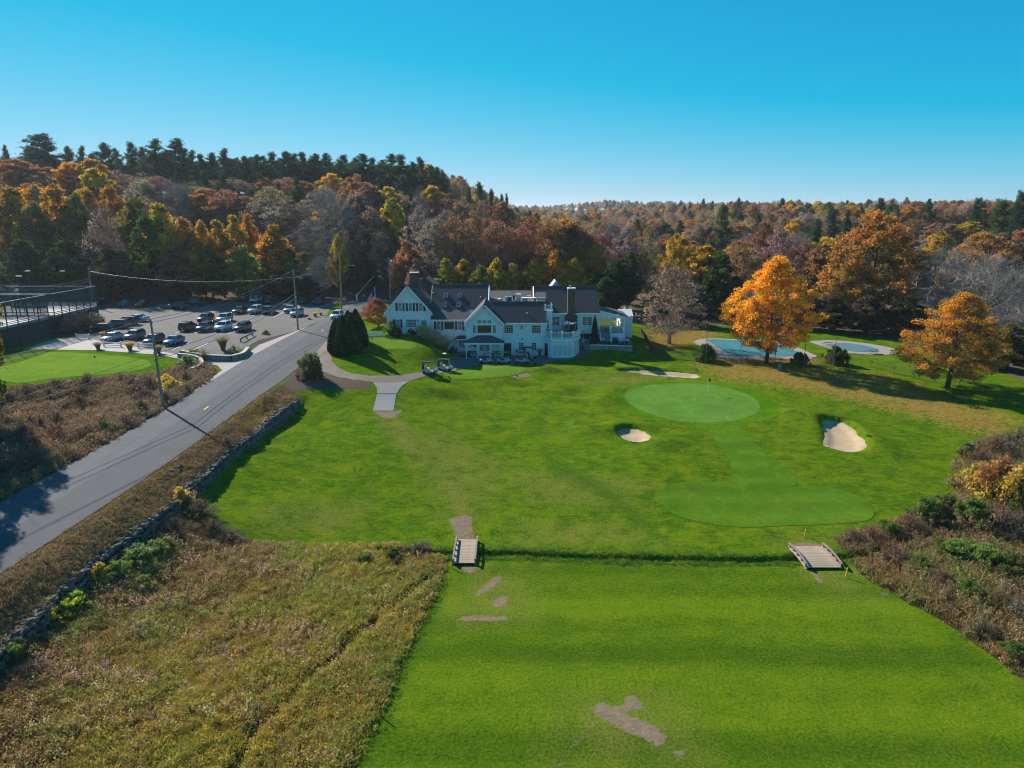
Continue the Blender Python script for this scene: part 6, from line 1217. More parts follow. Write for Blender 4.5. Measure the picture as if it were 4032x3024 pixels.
def stone_wall(name, label, line, top_h, base_in, thick, size, meshes, maxparts, face=-1, cap=None, seed=1, rough=0.0):
    """line: (x, y, z of the foot); face: which side of the line is seen"""
    r = random.Random(seed); c = line[len(line)//2]; root = empty(name, c, 0, label, 'wall'); org = Vector(c); items = []
    L = [0]
    for a, b in zip(line[:-1], line[1:]): L.append(L[-1]+math.hypot(b[0]-a[0], b[1]-a[1]))
    def pos(s):
        for i in range(len(L)-1):
            if s <= L[i+1] or i == len(L)-2:
                f = (s-L[i])/(L[i+1]-L[i]); a, b = Vector(line[i]), Vector(line[i+1]); d = b-a; return a.lerp(b, f), math.atan2(d.y, d.x)
    core = MB(); n = int(L[-1]/1.0)
    for k in range(n):
        a, t0 = pos(L[-1]*k/n); b, _ = pos(L[-1]*(k+1)/n); d = (b-a); d.z = 0; d.normalize(); nn = Vector((-d.y, d.x, 0))*thick*.33
        z1 = Vector((0, 0, top_h-size*.35)); z0 = Vector((0, 0, -base_in))
        core.add([a-nn+z0, a+nn+z0, b+nn+z0, b-nn+z0, a-nn+z1, a+nn+z1, b+nn+z1, b-nn+z1], [(0,1,2,3),(4,7,6,5),(0,4,5,1),(1,5,6,2),(2,6,7,3),(3,7,4,0)], None, Matrix.Translation(-org))
    core.build('wall_core', pmat('wall_core_dark', (.05,.045,.04), .95), root)
    rows = max(2, int(round(top_h/(size*.62))))
    for row in range(-1, rows):
        s = r.uniform(0, size)
        while s < L[-1]:
            ln = size*r.choice((.55,.7,.85,1.0,1.25,1.6)); p, an = pos(min(s, L[-1])); nn = Vector((-math.sin(an), math.cos(an), 0))
            top = row == rows-1
            for side in ((face,) if not top else (face*.9, face*.1, -face*.75)):
                q = p+nn*(thick*.5*side*(1 if not top else .8)+rough*r.uniform(-.10, .08))+Vector((0, 0, (row+.5)*top_h/rows+rough*r.uniform(-.22, .22)*size+(r.uniform(0, .12+.3*rough)*size if top else 0)))
                items.append((q, (ln*.98, size*(r.uniform(.75, 1.05) if not top else r.uniform(.6, .85)), top_h/rows*r.uniform(.85-.2*rough, 1.12+.3*rough)), (r.uniform(-.16, .16)*(1+1.4*rough), r.uniform(-.16, .16)*(1+1.4*rough), an+r.uniform(-.22, .22)*(1+1.2*rough)), r.randrange(6)))
            s += ln*.95
    items.sort(key=lambda i: (i[0].x**2+i[0].y**2)/(i[1][0]*i[1][2])); rest = MB()
    vis = [i for i in items if -.72 < i[0].x/max(1, i[0].y*math.cos(PITCH)+CAM_H*math.sin(PITCH)) < .72]; first = set(id(i) for i in vis[:maxparts])
    for it in items:
        q, sc_, ro, k = it
        if id(it) in first:
            o = link('stone', meshes[k], root); o.location = q-org; o.scale = sc_; o.rotation_euler = ro
        else:
            M = Matrix.LocRotScale(q-org, __import__('mathutils').Euler(ro), sc_); me = meshes[k]; rest.add([v.co for v in me.vertices], [tuple(p.vertices) for p in me.polygons], None, M)
    if rest.v: tag(rest.build('far_stones', meshes[0].materials[0], root), kind='stuff')
    if cap:
        mb = MB()
        for k in range(n):
            a, t0 = pos(L[-1]*k/n); b, _ = pos(L[-1]*(k+1)/n); d = (b-a); d.z = 0; d.normalize(); nn = Vector((-d.y, d.x, 0))*thick*.62; z0, z1 = Vector((0, 0, top_h)), Vector((0, 0, top_h+.09)); a = a-d*.0
            mb.add([a-nn+z0, a+nn+z0, b+nn+z0, b-nn+z0, a-nn+z1, a+nn+z1, b+nn+z1, b-nn+z1], [(0,1,2,3),(4,7,6,5),(0,4,5,1),(1,5,6,2),(2,6,7,3),(3,7,4,0)], None, Matrix.Translation(-org))
        mb.build('coping', cap, root)
    return root
wl = []
for (x, y) in resample(WALL, 1.5)[:]:
    if seg_dist(np.array([x]), np.array([y]), WALL)[0][0] < .05: wl.append((x, y))
# keep only the open line, ordered by distance
wl = sorted(set((round(a, 2), round(b, 2)) for a, b in wl), key=lambda p: p[1]); wl = [p for i, p in enumerate(wl) if i % 2 == 0]
wl3 = [(x+.12*math.sin(y*.9)+.1*math.sin(y*2.3), y, hz(x+.75, y-.2)) for x, y in wl]
zz_ = np.convolve(np.pad([p[2] for p in wl3], 2, 'edge'), np.ones(5)/5, 'valid'); wl3 = [(p[0], p[1], float(z)) for p, z in zip(wl3, zz_)]
stone_wall('dry_stone_wall', 'long grey dry stone wall between the road verge and the fairway', wl3, 1.2, .6, .80, .46, STN, 300, -1, None, 3, 1.0)
lw = [at(u, v) for u, v in [(392,767),(420,773),(460,778),(500,779),(525,773),(537,760)]]
stone_wall('retaining_wall', 'curved tan stone retaining wall at the corner of the car park', [(p.x, p.y, p.z-.35) for p in lw], 1.15, .4, .5, .36, STN2, 200, -1, pmat('coping_stone', (.42,.38,.32), .9, .15, 3), 5)
lw = [at(u, v) for u, v in [(385,772),(412,774),(432,780),(438,790),(428,799),(415,804)]]
stone_wall('garden_wall', 'low curved stone wall at the end of the practice green bank', [(p.x, p.y, p.z-.1) for p in lw], .7, .4, .45, .34, STN2, 120, -1, pmat('coping_stone', (.42,.38,.32), .9), 6)
stone_wall('patio_wall', 'stone patio wall with white coping in front of the garden chairs', [(14.2,127.3,4.0),(16,127.2,4.0),(18,127.15,3.95),(20,127.15,3.9),(21.7,127.2,3.85)], 1.2, .5, .45, .36, STN2, 120, -1, M_TRIM, 7)
def boulder(u, v, s, lb):
    p = at(u, v); o = link('boulder', STN[1].copy()); o.location = (p.x, p.y, p.z+.15*s); o.scale = (s*1.3, s, s*.7); o.rotation_euler = (.2, .1, 1); m = o.modifiers.new('round', 'SUBSURF'); m.levels = 2; m.render_levels = 2; return tag(o, lb, 'boulder')
boulder(545, 966, 1.0, 'dark boulder on the grass at the foot of the stone wall'); boulder(383, 1012, .55, 'pale boulder on the verge beside the road'); boulder(372, 1018, .4, 'small pale rock beside the verge boulder'); boulder(512, 985, .3, 'small stone fallen from the wall')
# ------------------------------------------------------------------ cars
def paint(name, rough=.28, coat=.6):
    m = bpy.data.materials.new(name); m.use_nodes = True; t = NT(m); b = t.n['Principled BSDF']; oi = t.new('ShaderNodeObjectInfo')
    g = t.mix(t.rng(t.noise(t.coord(), 3, 3), .4, .7, 0, .12), oi.outputs['Color'], (.25, .22, .18)); t.l.new(g, b.inputs['Base Color'])
    b.inputs['Roughness'].default_value = rough; b.inputs['Coat Weight'].default_value = coat; b.inputs['Coat Roughness'].default_value = .06; b.inputs['Metallic'].default_value = .25; return m
M_PAINT = paint('car_paint'); M_CGLASS = pmat('car_glass', (.012,.016,.02), .05, .2, 1, spec=.9); M_TYRE = pmat('tyre', (.018,.018,.018), .9); M_RIM = pmat('rim', (.45,.45,.46), .3, .1, 5, metal=.8)
M_HEAD = pmat('headlight_lens', (.75,.78,.80), .08, .05, 4, spec=.9); M_TAIL = pmat('taillight_lens', (.30,.012,.012), .15); M_PLATE = pmat('plate_white', (.7,.7,.68), .5); M_PLASTIC = pmat('black_plastic', (.025,.025,.027), .6)
def car_protos():
    out = {}
    specs = dict(suv=dict(L=4.65, W=1.88, H=1.70, hood=1.08, belt=1.10, cab=(-2.15,-1.85,.30,1.15), tail=1.05), sedan=dict(L=4.75, W=1.83, H=1.45, hood=.92, belt=.96, cab=(-1.75,-.95,.25,1.15), tail=1.0), pickup=dict(L=5.6, W=1.98, H=1.85, hood=1.2, belt=1.2, cab=(-.55,-.35,.75,1.45), tail=1.2))
    for k, s in specs.items():
        L, W, H = s['L'], s['W'], s['H']; hw = W/2; x0, x1, x2, x3 = s['cab']
        st = [(-L/2, s['tail']*.86, .80), (-L/2+.12, s['tail'], .93), (-L/2+.6, s['belt'], 1), (0, s['belt'], 1), (x3, s['belt']-.02, 1), (x3+.35, s['hood'], .99), (L/2-.35, s['hood']*.94, .95), (L/2-.06, s['hood']*.80, .86), (L/2, s['hood']*.66, .78)]
        b = MB(); n = 0; vs = []; fs = []
        for x, zt, f in st:
            w_ = hw*f; zb = .22 if abs(x) < L/2-.5 else .30
            half = [(0, zb), (w_*.90, zb), (w_*.985, zb+.16), (w_, (zb+zt)/2), (w_*.975, zt-.14), (w_*.88, zt-.02), (0, zt)]
            vs += [(x, y, z) for y, z in half]+[(x, -y, z) for y, z in half[-2:0:-1]]
        m = 12
        for i in range(len(st)-1): fs += [(i*m+j, i*m+(j+1) % m, (i+1)*m+(j+1) % m, (i+1)*m+j) for j in range(m)]
        fs += [tuple(range(m)), tuple((len(st)-1)*m+j for j in range(m))[::-1]]
        body = MB().add(vs, fs); 
        if k == 'pickup': pass
        bodym = body.mesh('body', M_PAINT, True)
        zb = s['belt']-.05; zt = H-.05; bw, tw = hw*.90, hw*.70
        gl = MB().add([(x0,-bw,zb),(x3,-bw,zb),(x3,bw,zb),(x0,bw,zb),(x1,-tw,zt),(x2,-tw,zt),(x2,tw,zt),(x1,tw,zt)], [(0,3,2,1),(4,5,6,7),(0,1,5,4),(1,2,6,5),(2,3,7,6),(3,0,4,7)]).mesh('cabin_glass', M_CGLASS)
        rf = MB().add([(x1-.05,-tw-.03,zt-.02),(x2+.05,-tw-.03,zt-.02),(x2+.05,tw+.03,zt-.02),(x1-.05,tw+.03,zt-.02),(x1+.1,-tw*.86,H),(x2-.15,-tw*.86,H),(x2-.15,tw*.86,H),(x1+.1,tw*.86,H)], [(0,3,2,1),(4,5,6,7),(0,1,5,4),(1,2,6,5),(2,3,7,6),(3,0,4,7)])
        for s_ in (-1, 1):
            for a, c in (((x0,s_*bw,zb),(x1,s_*tw,zt)), ((x3,s_*bw,zb),(x2,s_*tw,zt)), (((x0+x3)/2-.1,s_*bw,zb),((x1+x2)/2-.1,s_*tw,zt))): rf.tube([a, c], .045, 4)
        if k == 'suv':
            for s_ in (-1, 1): rf.tube([((x0+x1)/2+.55,s_*bw,zb),(x1+.4,s_*tw,zt)], .06, 4)
        rfm = rf.mesh('roof', M_PAINT)
        tyre = MB().lathe([(.18,-.10),(.31,-.11),(.345,-.07),(.345,.07),(.31,.11),(.18,.10)], 16, None, Matrix.Rotation(R(90), 4, 'X')).mesh('wheel', M_TYRE, True); rim = MB().lathe([(.02,-.112),(.21,-.105),(.21,.105),(.02,.112)], 10, None, Matrix.Rotation(R(90), 4, 'X')).mesh('rim', M_RIM)
        o = empty(k); parts = [('body', bodym), ('cabin_glass', gl), ('roof', rfm)]
        for nm, me in parts: link(nm, me, o)
        for sx in (-1, 1):
            for sy in (-1, 1):
                w1 = link('wheel', tyre, o); w1.location = (sx*L*.295+.03, sy*(hw-.10), .345); link('rim', rim, w1)
        hl = MB().box((0,-.19,-.07),(.06,.19,.07), None, None, .02).mesh('headlight', M_HEAD); tl = MB().box((-.05,-.14,-.10),(.0,.14,.10), None, None, .02).mesh('taillight', M_TAIL)
        for s_ in (-1, 1):
            q = link('headlight', hl, o); q.location = (L/2-.13, s_*hw*.70, s['hood']*.70); q.rotation_euler = (0, 0, s_*.35)
            q = link('taillight', tl, o); q.location = (-L/2+.05, s_*hw*.72, s['tail']*.82); q.rotation_euler = (0, 0, -s_*.25)
            q = link('mirror', MB().box((-.1,-.11,-.08),(.06,.11,.08), None, None, .03).mesh('mirror', M_PAINT), o); q.location = (x3-.25, s_*(hw+.06), s['belt']+.03)
        link('grille', MB().box((L/2-.03,-hw*.45,.38),(L/2+.015,hw*.45,.60)).box((L/2-.06,-hw*.7,.24),(L/2+.01,hw*.7,.34)).mesh('grille', M_PLASTIC), o)
        link('bumper', MB().box((-L/2-.02,-hw*.74,.30),(-L/2+.06,hw*.74,.46)).mesh('bumper', M_PLASTIC), o)
        link('number_plate', MB().box((-L/2-.02,-.16,.62),(-L/2+.03,.16,.74)).mesh('number_plate', M_PLATE), o)
        if k == 'pickup': link('bed', MB().box((-L/2+.15,-hw*.85,1.16),(x0-.1,hw*.85,1.215)).mesh('bed', M_PLASTIC), o)
        out[k] = o
    return out
PC = car_protos(); used_car = set()
CARC = dict(black=(.012,.013,.015), dark=(.03,.033,.04), navy=(.018,.03,.06), purple=(.03,.028,.06), red=(.09,.012,.015), maroon=(.06,.014,.02), white=(.72,.73,.74), silver=(.38,.39,.40), grey=(.12,.125,.13), blue=(.02,.19,.36), lblue=(.50,.56,.62), green=(.03,.06,.06))
def car(kind, loc, ang, col, label, group='cars parked in the lot'):
    o = PC[kind] if kind not in used_car else copy_tree(PC[kind]); used_car.add(kind)
    o.name = {'suv': 'parked_suv', 'sedan': 'parked_sedan', 'pickup': 'parked_pickup'}[kind]; o.location = (loc[0], loc[1], hz(loc[0], loc[1])+.05); o.rotation_euler = (0, 0, ang); o.scale = (1.06, 1.06, 1.06); tag(o, label, 'car', group)
    for c in o.children:
        if c.data.materials and c.data.materials[0] == M_PAINT: c.color = (*CARC[col], 1)
    return o
def z3(zx, zy): return (zx*.14881, 559.6+zy*.14881)
s0, s1 = at(*z4(1170,1303)), at(*z4(935,1405)); NEAR = math.atan2(s1.y-s0.y, s1.x-s0.x)   # stalls run this way, towards the camera
for cv, zx, zy, kind, ang, col, lb in [
    (z4,690,1308,'sedan',NEAR,'blue','bright blue sedan at the end of the front row by the lot wall'),(z4,400,1310,'suv',NEAR,'purple','dark purple suv nose-in behind the third rail fence'),(z4,120,1240,'suv',NEAR,'grey','dark grey suv in the front row, second from the left'),(z3,1640,1185,'sedan',NEAR,'silver','silver car in the front row beside the first plume grass'),
    (z3,1470,1062,'suv',R(176),'black','black suv parked side-on beside the brown bush'),(z3,1700,1000,'suv',R(178),'grey','grey suv between two dark suvs in the left row'),(z3,1850,955,'suv',R(178),'dark','dark suv third in the left row'),(z3,1985,905,'sedan',R(178),'lblue','pale blue-white sedan at the far end of the left row'),
    (z4,890,1108,'suv',NEAR+math.pi,'red','dark red suv parked tail towards the camera'),(z4,1140,1118,'suv',NEAR,'dark','black suv between the dark red suv and the white suv'),(z4,1405,1108,'suv',NEAR,'white','white suv in the middle row'),(z4,1690,1118,'suv',NEAR,'navy','dark blue suv at the right end of the middle row'),
    (z4,1150,985,'suv',NEAR,'black','black suv with roof rails behind the middle row'),(z4,1425,985,'suv',NEAR,'silver','silver suv behind the white suv'),(z4,1640,860,'sedan',NEAR,'black','black sedan in the rear row near the light pole'),(z4,1865,858,'suv',NEAR,'lblue','pale silver suv in the rear row'),(z4,2065,862,'suv',NEAR+math.pi,'grey','dark grey suv at the end of the rear row'),
    (z4,1880,700,'suv',NEAR+math.pi,'white','white suv at the tree line'),(z4,2080,722,'pickup',NEAR+math.pi,'black','big black pickup at the tree line beside the white suv'),(z4,235,765,'sedan',NEAR,'maroon','maroon sedan under the trees at the far side of the lot'),(z3,1845,682,'sedan',NEAR,'grey','grey sedan under the trees beside the maroon sedan'),(z3,1490,652,'pickup',NEAR+math.pi,'black','black pickup beside the far utility pole'),
    (z4,745,798,'suv',R(175),'navy','dark blue suv side-on under the trees'),(z4,965,752,'suv',R(175),'dark','dark suv behind the side-on blue suv'),(z5,362,826,'sedan',NEAR,'silver','silver sedan behind the pale suv near the road'),(z5,428,866,'suv',NEAR,'lblue','pale silver suv near the street lamp pole'),(z5,505,746,'suv',NEAR+math.pi,'black','black suv in the shade near the road bend'),(z5,640,750,'suv',NEAR,'maroon','dark maroon suv in the shade near the road bend')]:
    car(kind, at(*cv(zx, zy)), ang, col, lb)
p = at(*z5(826, 893)); car('suv', p, R(-92), 'white', 'white suv driving down the road towards the clubhouse', None)
# ------------------------------------------------------------------ golf carts
M_CBODY = pmat('cart_body', (.40,.41,.44), .35, .05, 3); M_CSEAT = pmat('cart_seat', (.60,.57,.52), .6); M_CROOF = pmat('cart_roof', (.03,.03,.035), .4); M_CLEAR = pmat('cart_windscreen', (.25,.28,.30), .05, .05, 2, spec=.9)
def make_cart():
    o = empty('golf_cart'); 
    body = MB().prism([(-1.15,.38),(-1.15,.72),(-.55,.78),(-.35,.55),(.42,.34),(.62,.42),(.78,.78),(1.0,.72),(1.2,.52),(1.2,.36),(.9,.26),(-.9,.26)], 'y', -.56, .56); body.build('body', M_CBODY, o)
    MB().box((-.9,-.58,.2),(.95,.58,.275)).box((1.12,-.5,.26),(1.26,.5,.4)).build('underframe', M_PLASTIC, o)
    MB().box((-.62,-.52,.70),(-.1,.52,.86), None, None, .04).build('seat', M_CSEAT, o); MB().box((-.72,-.5,.92),(-.6,.5,1.32), None, Matrix.Rotation(R(-6), 4, 'Y'), .04).build('backrest', M_CSEAT, o)
    MB().box((-1.2,-.64,1.80),(.78,.64,1.90), None, None, .03).box((-1.05,-.5,1.895),(.62,.5,1.935), None, None, .02).build('roof', M_CROOF, o)
    for sy in (-.54, .54):
        MB().tube([(.80,sy,.76),(.55,sy,1.85)], .022, 6).build('roof_post', M_BLACKM, o); MB().tube([(-.95,sy,.70),(-1.02,sy,1.85)], .022, 6).build('roof_post', M_BLACKM, o)
        MB().tube([(-.7,sy,.88),(-.35,sy,.95)], .025, 5).build('armrest', M_BLACKM, o)
    MB().add([(.80,-.52,.80),(.80,.52,.80),(.57,.52,1.80),(.57,-.52,1.80),(.79,-.52,.80),(.79,.52,.80),(.56,.52,1.80),(.56,-.52,1.80)], [(0,1,2,3),(7,6,5,4),(0,4,5,1),(1,5,6,2),(2,6,7,3),(3,7,4,0)]).build('windscreen', cartglass(), o)
    MB().tube([(.62,.22,.75),(.38,.22,1.02)], .02, 5).tube([(.38+.05*math.sin(a), .22+.16*math.cos(a), 1.02+.14*math.sin(a)) for a in np.linspace(0, 6.283, 13)], .016, 5).build('steering_wheel', M_BLACKM, o)
    MB().box((-1.2,-.5,.72),(-.85,.5,.82)).box((-1.2,-.5,.82),(-1.12,.5,1.25)).build('bag_rack', M_PLASTIC, o)
    for k, sy in enumerate((-.2, .2)): MB().lathe([(.10,0),(.13,.1),(.12,.75),(.14,.85)], 8, None, Matrix.Translation((-.97,sy,.8)) @ Matrix.Rotation(R(-10), 4, 'Y')).build('bag_holder', M_PLASTIC, o)
    ty = MB().lathe([(.10,-.10),(.22,-.11),(.25,-.07),(.25,.07),(.22,.11),(.10,.10)], 14, None, Matrix.Rotation(R(90), 4, 'X')).mesh('wheel', M_TYRE, True); rm = MB().lathe([(.01,-.1),(.12,-.095),(.12,.095),(.01,.1)], 8, None, Matrix.Rotation(R(90), 4, 'X')).mesh('rim', M_TRIM)
    for x in (-.82, .85):
        for y in (-.5, .5): w1 = link('wheel', ty, o); w1.location = (x, y, .225); link('rim', rm, w1)
    for y in (-.36, .36): q = link('headlight', MB().box((0,-.12,-.05),(.05,.12,.05)).mesh('headlight', M_HEAD), o); q.location = (1.12, y, .60)
    return o
def cartglass():
    if 'cart_clear' in MATS: return MATS['cart_clear']
    m = bpy.data.materials.new('cart_clear'); m.use_nodes = True; t = NT(m); b = t.n['Principled BSDF']; b.inputs['Base Color'].default_value = (.7,.75,.78,1); b.inputs['Roughness'].default_value = .05; b.inputs['Alpha'].default_value = .25; MATS['cart_clear'] = m; return m
cart0 = make_cart()
def zc(zx, zy): return (932.6+zx*.1364, 729.6+zy*.1364)
def zl(zx, zy): return (685.8+zx*.22321, 685.8+zy*.22321)
first = True
for cv, zx, zy, ang, lb in [(zc,870,404,R(178),'golf cart nearest the entrance porch, first of three in a row'),(zc,1146,404,R(180),'middle golf cart of the three in a row'),(zc,1436,404,R(181),'golf cart beside the man in the orange shirt'),(zc,1560,318,R(-12),'golf cart parked against the wall below the basement windows'),(zl,1088,545,R(-8),'front golf cart of the pair on the cart path'),(zl,1238,515,R(-10),'rear golf cart of the pair on the cart path')]:
    o = cart0 if first else copy_tree(cart0); first = False; p = at(*cv(zx, zy)); o.location = (p.x, p.y, p.z+.045); o.rotation_euler = (0, 0, ang); tag(o, lb, 'golf cart', 'golf carts outside the clubhouse')
# ------------------------------------------------------------------ person beside the carts
def person():
    p = at(*zc(1585, 424)); o = empty('person', (p.x, p.y, p.z+.05), R(150), 'person in an orange shirt and dark shorts standing beside the golf carts', 'person')
    def skin(name, V_, E_, Rr, mat, sub=2, parent=o):
        me = bpy.data.meshes.new(name); me.from_pydata(V_, E_, []); q = link(name, me, parent); sk = q.modifiers.new('skin', 'SKIN'); sk.use_smooth_shade = True
        for i, r in enumerate(Rr): me.skin_vertices[0].data[i].radius = (r, r) if not isinstance(r, tuple) else r
        for i in range(len(V_)): me.skin_vertices[0].data[i].use_root = (i == 0)
        sb = q.modifiers.new('sub', 'SUBSURF'); sb.levels = sub; sb.render_levels = sub; me.materials.append(mat); return q
    M_SKIN = pmat('skin', (.42,.24,.17), .6); M_SHIRT = pmat('orange_shirt', (.62,.20,.045), .8); M_SHORT = pmat('dark_shorts', (.02,.022,.028), .8); M_SHOE = pmat('white_shoe', (.7,.7,.7), .6); M_HAIR = pmat('dark_hair', (.025,.02,.016), .8)
    V_ = [(0,0,.95),(0,0,1.15),(0,.01,1.38),(0,0,1.50),(0,-.01,1.56),(0,-.03,1.66),(0,-.02,1.76), (-.1,0,.88),(-.11,-.02,.50),(-.12,.01,.09),(-.12,-.14,.04), (.1,0,.88),(.12,-.01,.50),(.14,.02,.09),(.14,-.13,.04),
          (-.19,.01,1.40),(-.25,-.02,1.13),(-.16,-.22,1.05),(-.10,-.29,1.08), (.19,.01,1.40),(.25,-.02,1.13),(.16,-.22,1.05),(.10,-.29,1.08)]
    E_ = [(0,1),(1,2),(2,3),(3,4),(4,5),(5,6),(0,7),(7,8),(8,9),(9,10),(0,11),(11,12),(12,13),(13,14),(2,15),(15,16),(16,17),(17,18),(2,19),(19,20),(20,21),(21,22)]
    Rr = [(.15,.11),(.14,.10),(.17,.11),.07,.055,(.085,.10),(.07,.08),.09,.06,.04,.035,.09,.06,.04,.035,.065,.045,.035,.03,.065,.045,.035,.03]
    body = skin('body', V_, E_, Rr, M_SKIN)
    skin('shirt', [(0,0,.92),(0,0,1.15),(0,.01,1.38),(0,0,1.47),(-.19,.01,1.41),(-.235,-.01,1.22),(.19,.01,1.41),(.235,-.01,1.22)], [(0,1),(1,2),(2,3),(2,4),(4,5),(2,6),(6,7)], [(.185,.14),(.175,.13),(.20,.14),.085,.09,.075,.09,.075], M_SHIRT)
    skin('shorts', [(0,0,.96),(-.1,0,.86),(-.115,-.02,.56),(.1,0,.86),(.125,-.01,.56)], [(0,1),(1,2),(0,3),(3,4)], [(.17,.13),.115,.095,.115,.095], M_SHORT)
    for x, y in ((-.12,.0),(.14,.01)): skin('shoe', [(x,y+.05,.05),(x,y-.07,.05),(x,y-.19,.04)], [(0,1),(1,2)], [.05,.05,.04], M_SHOE)
    skin('hair', [(0,.0,1.68),(0,.02,1.76),(0,-.04,1.80)], [(0,1),(1,2)], [(.09,.10),(.09,.10),.06], M_HAIR)
    for sx in (-1, 1):
        for k in range(5):
            a = Vector((sx*.10, -.29, 1.08)); d = Vector((-sx*(.02+.012*k), -.05+.01*k, .03-.016*k)); skin('finger', [tuple(a), tuple(a+d*.8), tuple(a+d*1.5+Vector((-sx*.012,.0,-.012)))], [(0,1),(1,2)], [.010,.009,.007], M_SKIN, 1, body)
    return o
person()
p = at(*zc(1640, 424)); b_ = empty('golf_bag', (p.x, p.y, p.z+.05), .4, 'small black bag on the paving beside the man in orange', 'bag'); MB().box((-.28,-.16,0),(.28,.16,.28), None, None, .06).build('body', M_PLASTIC, b_); MB().tube([(-.18,0,.27),(-.08,0,.38),(.08,0,.38),(.18,0,.27)], .02, 5).build('handle', M_BLACKM, b_)
# ------------------------------------------------------------------ utility poles, lamps, cables
M_POLE = pmat('pole_wood', (.27,.225,.185), .9, .25, 4, .3, 12)
def upole(base, top, label, arm=None, cross=False, transformer=False, r=.16):
    b = at(*base); t = at_y(top[0], top[1], b.y); t.x = b.x+(t.x-b.x)*.5
    o = empty('utility_pole', b, 0, label, 'utility pole'); d = t-b
    MB().tube([(0,0,-1), d*.5, d], [r*1.15, r, r*.75], 10).build('pole', M_POLE, o)
    if arm:
        az, z0, L = arm; a = d*z0; q = Vector((math.cos(az), math.sin(az), 0))
        MB().tube([a, a+q*L*.5+Vector((0,0,.55)), a+q*L*.9+Vector((0,0,.8)), a+q*L+Vector((0,0,.8))], .05, 6).build('lamp_arm', M_GREYM, o)
        e = a+q*L+Vector((0,0,.76)); M = Matrix.Translation(e) @ Matrix.Rotation(az, 4, 'Z'); MB().box((-.1,-.16,-.07),(.75,.16,.08), None, M, .04).build('lamp_head', M_GREYM, o)
    if cross:
        c = d*.965; MB().box((-1.1,-.06,-.06),(1.1,.06,.06), None, Matrix.Translation(c)).build('crossarm', M_POLE, o)
        for x in (-1,-.35,.35,1): MB().lathe([(.05,0),(.07,.06),(.04,.14),(.06,.2)], 8, None, Matrix.Translation(c+Vector((x,0,.06)))).build('insulator', M_GREYM, o)
        for x in (-.9,.9): MB().tube([c+Vector((x,0,0)), d*.9], .03, 5).build('brace', M_GREYM, o)
    else:
        for k, z0 in enumerate((.985, .96)): MB().lathe([(.05,0),(.08,.08),(.05,.2)], 8, None, Matrix.Translation(d*z0+Vector((.2*(1 if k else -1),0,-.1)))).build('insulator', M_GREYM, o)
    if transformer: MB().lathe([(.22,0),(.25,.06),(.25,.8),(.18,.9),(.05,.95)], 12, None, Matrix.Translation(d*.82+Vector((.42,0,0)))).build('transformer', M_GREYM, o)
    for z0 in (.62,.55): MB().box((-.22,-.1,-.1),(.22,.1,.1), None, Matrix.Translation(d*z0)).build('cable_bracket', M_GREYM, o)
    return o, b, t
P1 = upole((353,880), (319,688), 'nearest wooden utility pole beside the road'); P2 = upole((644,713), (633,583), 'utility pole with street lamp at the car park entrance', arm=(R(10), .86, 2.6))
P3 = upole((738,668), (736,546), 'utility pole with street lamp at the bend of the road', arm=(R(5), .72, 2.6)); P4 = upole((844,653), (840,558), 'utility pole with crossarm behind the clubhouse gable', cross=True, transformer=True); P5 = upole((200,663), (194,577), 'plain utility pole at the far corner of the paddle courts')
M_CABLE = pmat('cable_black', (.02,.02,.022), .5); M_CABLE2 = pmat('cable_grey', (.13,.135,.14), .5)
def cable(a, b, sag, label, r=.022, mat=M_CABLE, group='overhead cables'):
    a, b = Vector(a), Vector(b); pts = [a.lerp(b, t)-Vector((0,0,4*sag*t*(1-t))) for t in np.linspace(0, 1, 24)]; m = (a+b)/2
    o = MB().tube([q-m for q in pts], r, 5).build('overhead_cable', mat); o.location = m; return tag(o, label, 'cable', group)
def onp(P_, f, dx=0.0): _, b, t = P_; return Vector(b)+(Vector(t)-Vector(b))*f+Vector((dx,0,0))
OFFL = [Vector((-52, 30, 4+z)) for z in (11.3, 10.9, 7.2, 6.4)]
names = ['top', 'second', 'third', 'lowest']
for k, (f, z0) in enumerate(((.99,11.2),(.96,10.8),(.62,7.0),(.55,6.2))):
    mt = M_CABLE2 if k < 2 else M_CABLE
    cable(onp(P1, f, -.2 if k == 0 else .2), Vector((-55, 38, 4+z0)), .5, names[k]+' cable running from the near pole out of frame at left', .03 if k > 1 else .022, mt)
    cable(onp(P1, f, -.2 if k == 0 else .2), onp(P2, f, -.2 if k == 0 else .2), 1.1, names[k]+' cable between the near pole and the car park pole', .035 if k > 1 else .03, mt)
    cable(onp(P2, f, -.2 if k == 0 else .2), onp(P3, f, -.2 if k == 0 else .2), .8, names[k]+' cable between the two street lamp poles', .03, mt)
cable(onp(P3, .97), onp(P4, .97), .35, 'upper cable from the bend pole to the crossarm pole', .03, M_CABLE2); cable(onp(P3, .9), onp(P4, .72), .5, 'lower cable from the bend pole to the crossarm pole', .025)
cable(onp(P2, .88), onp(P5, .9), 1.6, 'thin cable across the car park to the court pole', .02); cable(onp(P5, .72), Vector((-112, 140, 17)), 2.2, 'pale service cable from the court pole out of frame', .035, M_CABLE2); cable(onp(P5, .66), Vector((-112, 139, 16)), 2.2, 'second pale service cable from the court pole', .03, M_CABLE2)
pts = [at(*z5(1020, 722)), at_y(*z5(1250, 590), 196)]
o = empty('barrier_gate', pts[0], 0, 'long pale pole slanting beside the road bend', 'pole'); dv = pts[1]-pts[0]; MB().tube([(0,0,1.6), Vector((dv.x*.85, dv.y*.6, 6.0))], [.16,.12], 7).build('boom', M_GREYM, o); MB().tube([(0,0,-.3),(0,0,1.8)], .16, 7).build('post', M_TRIM, o)
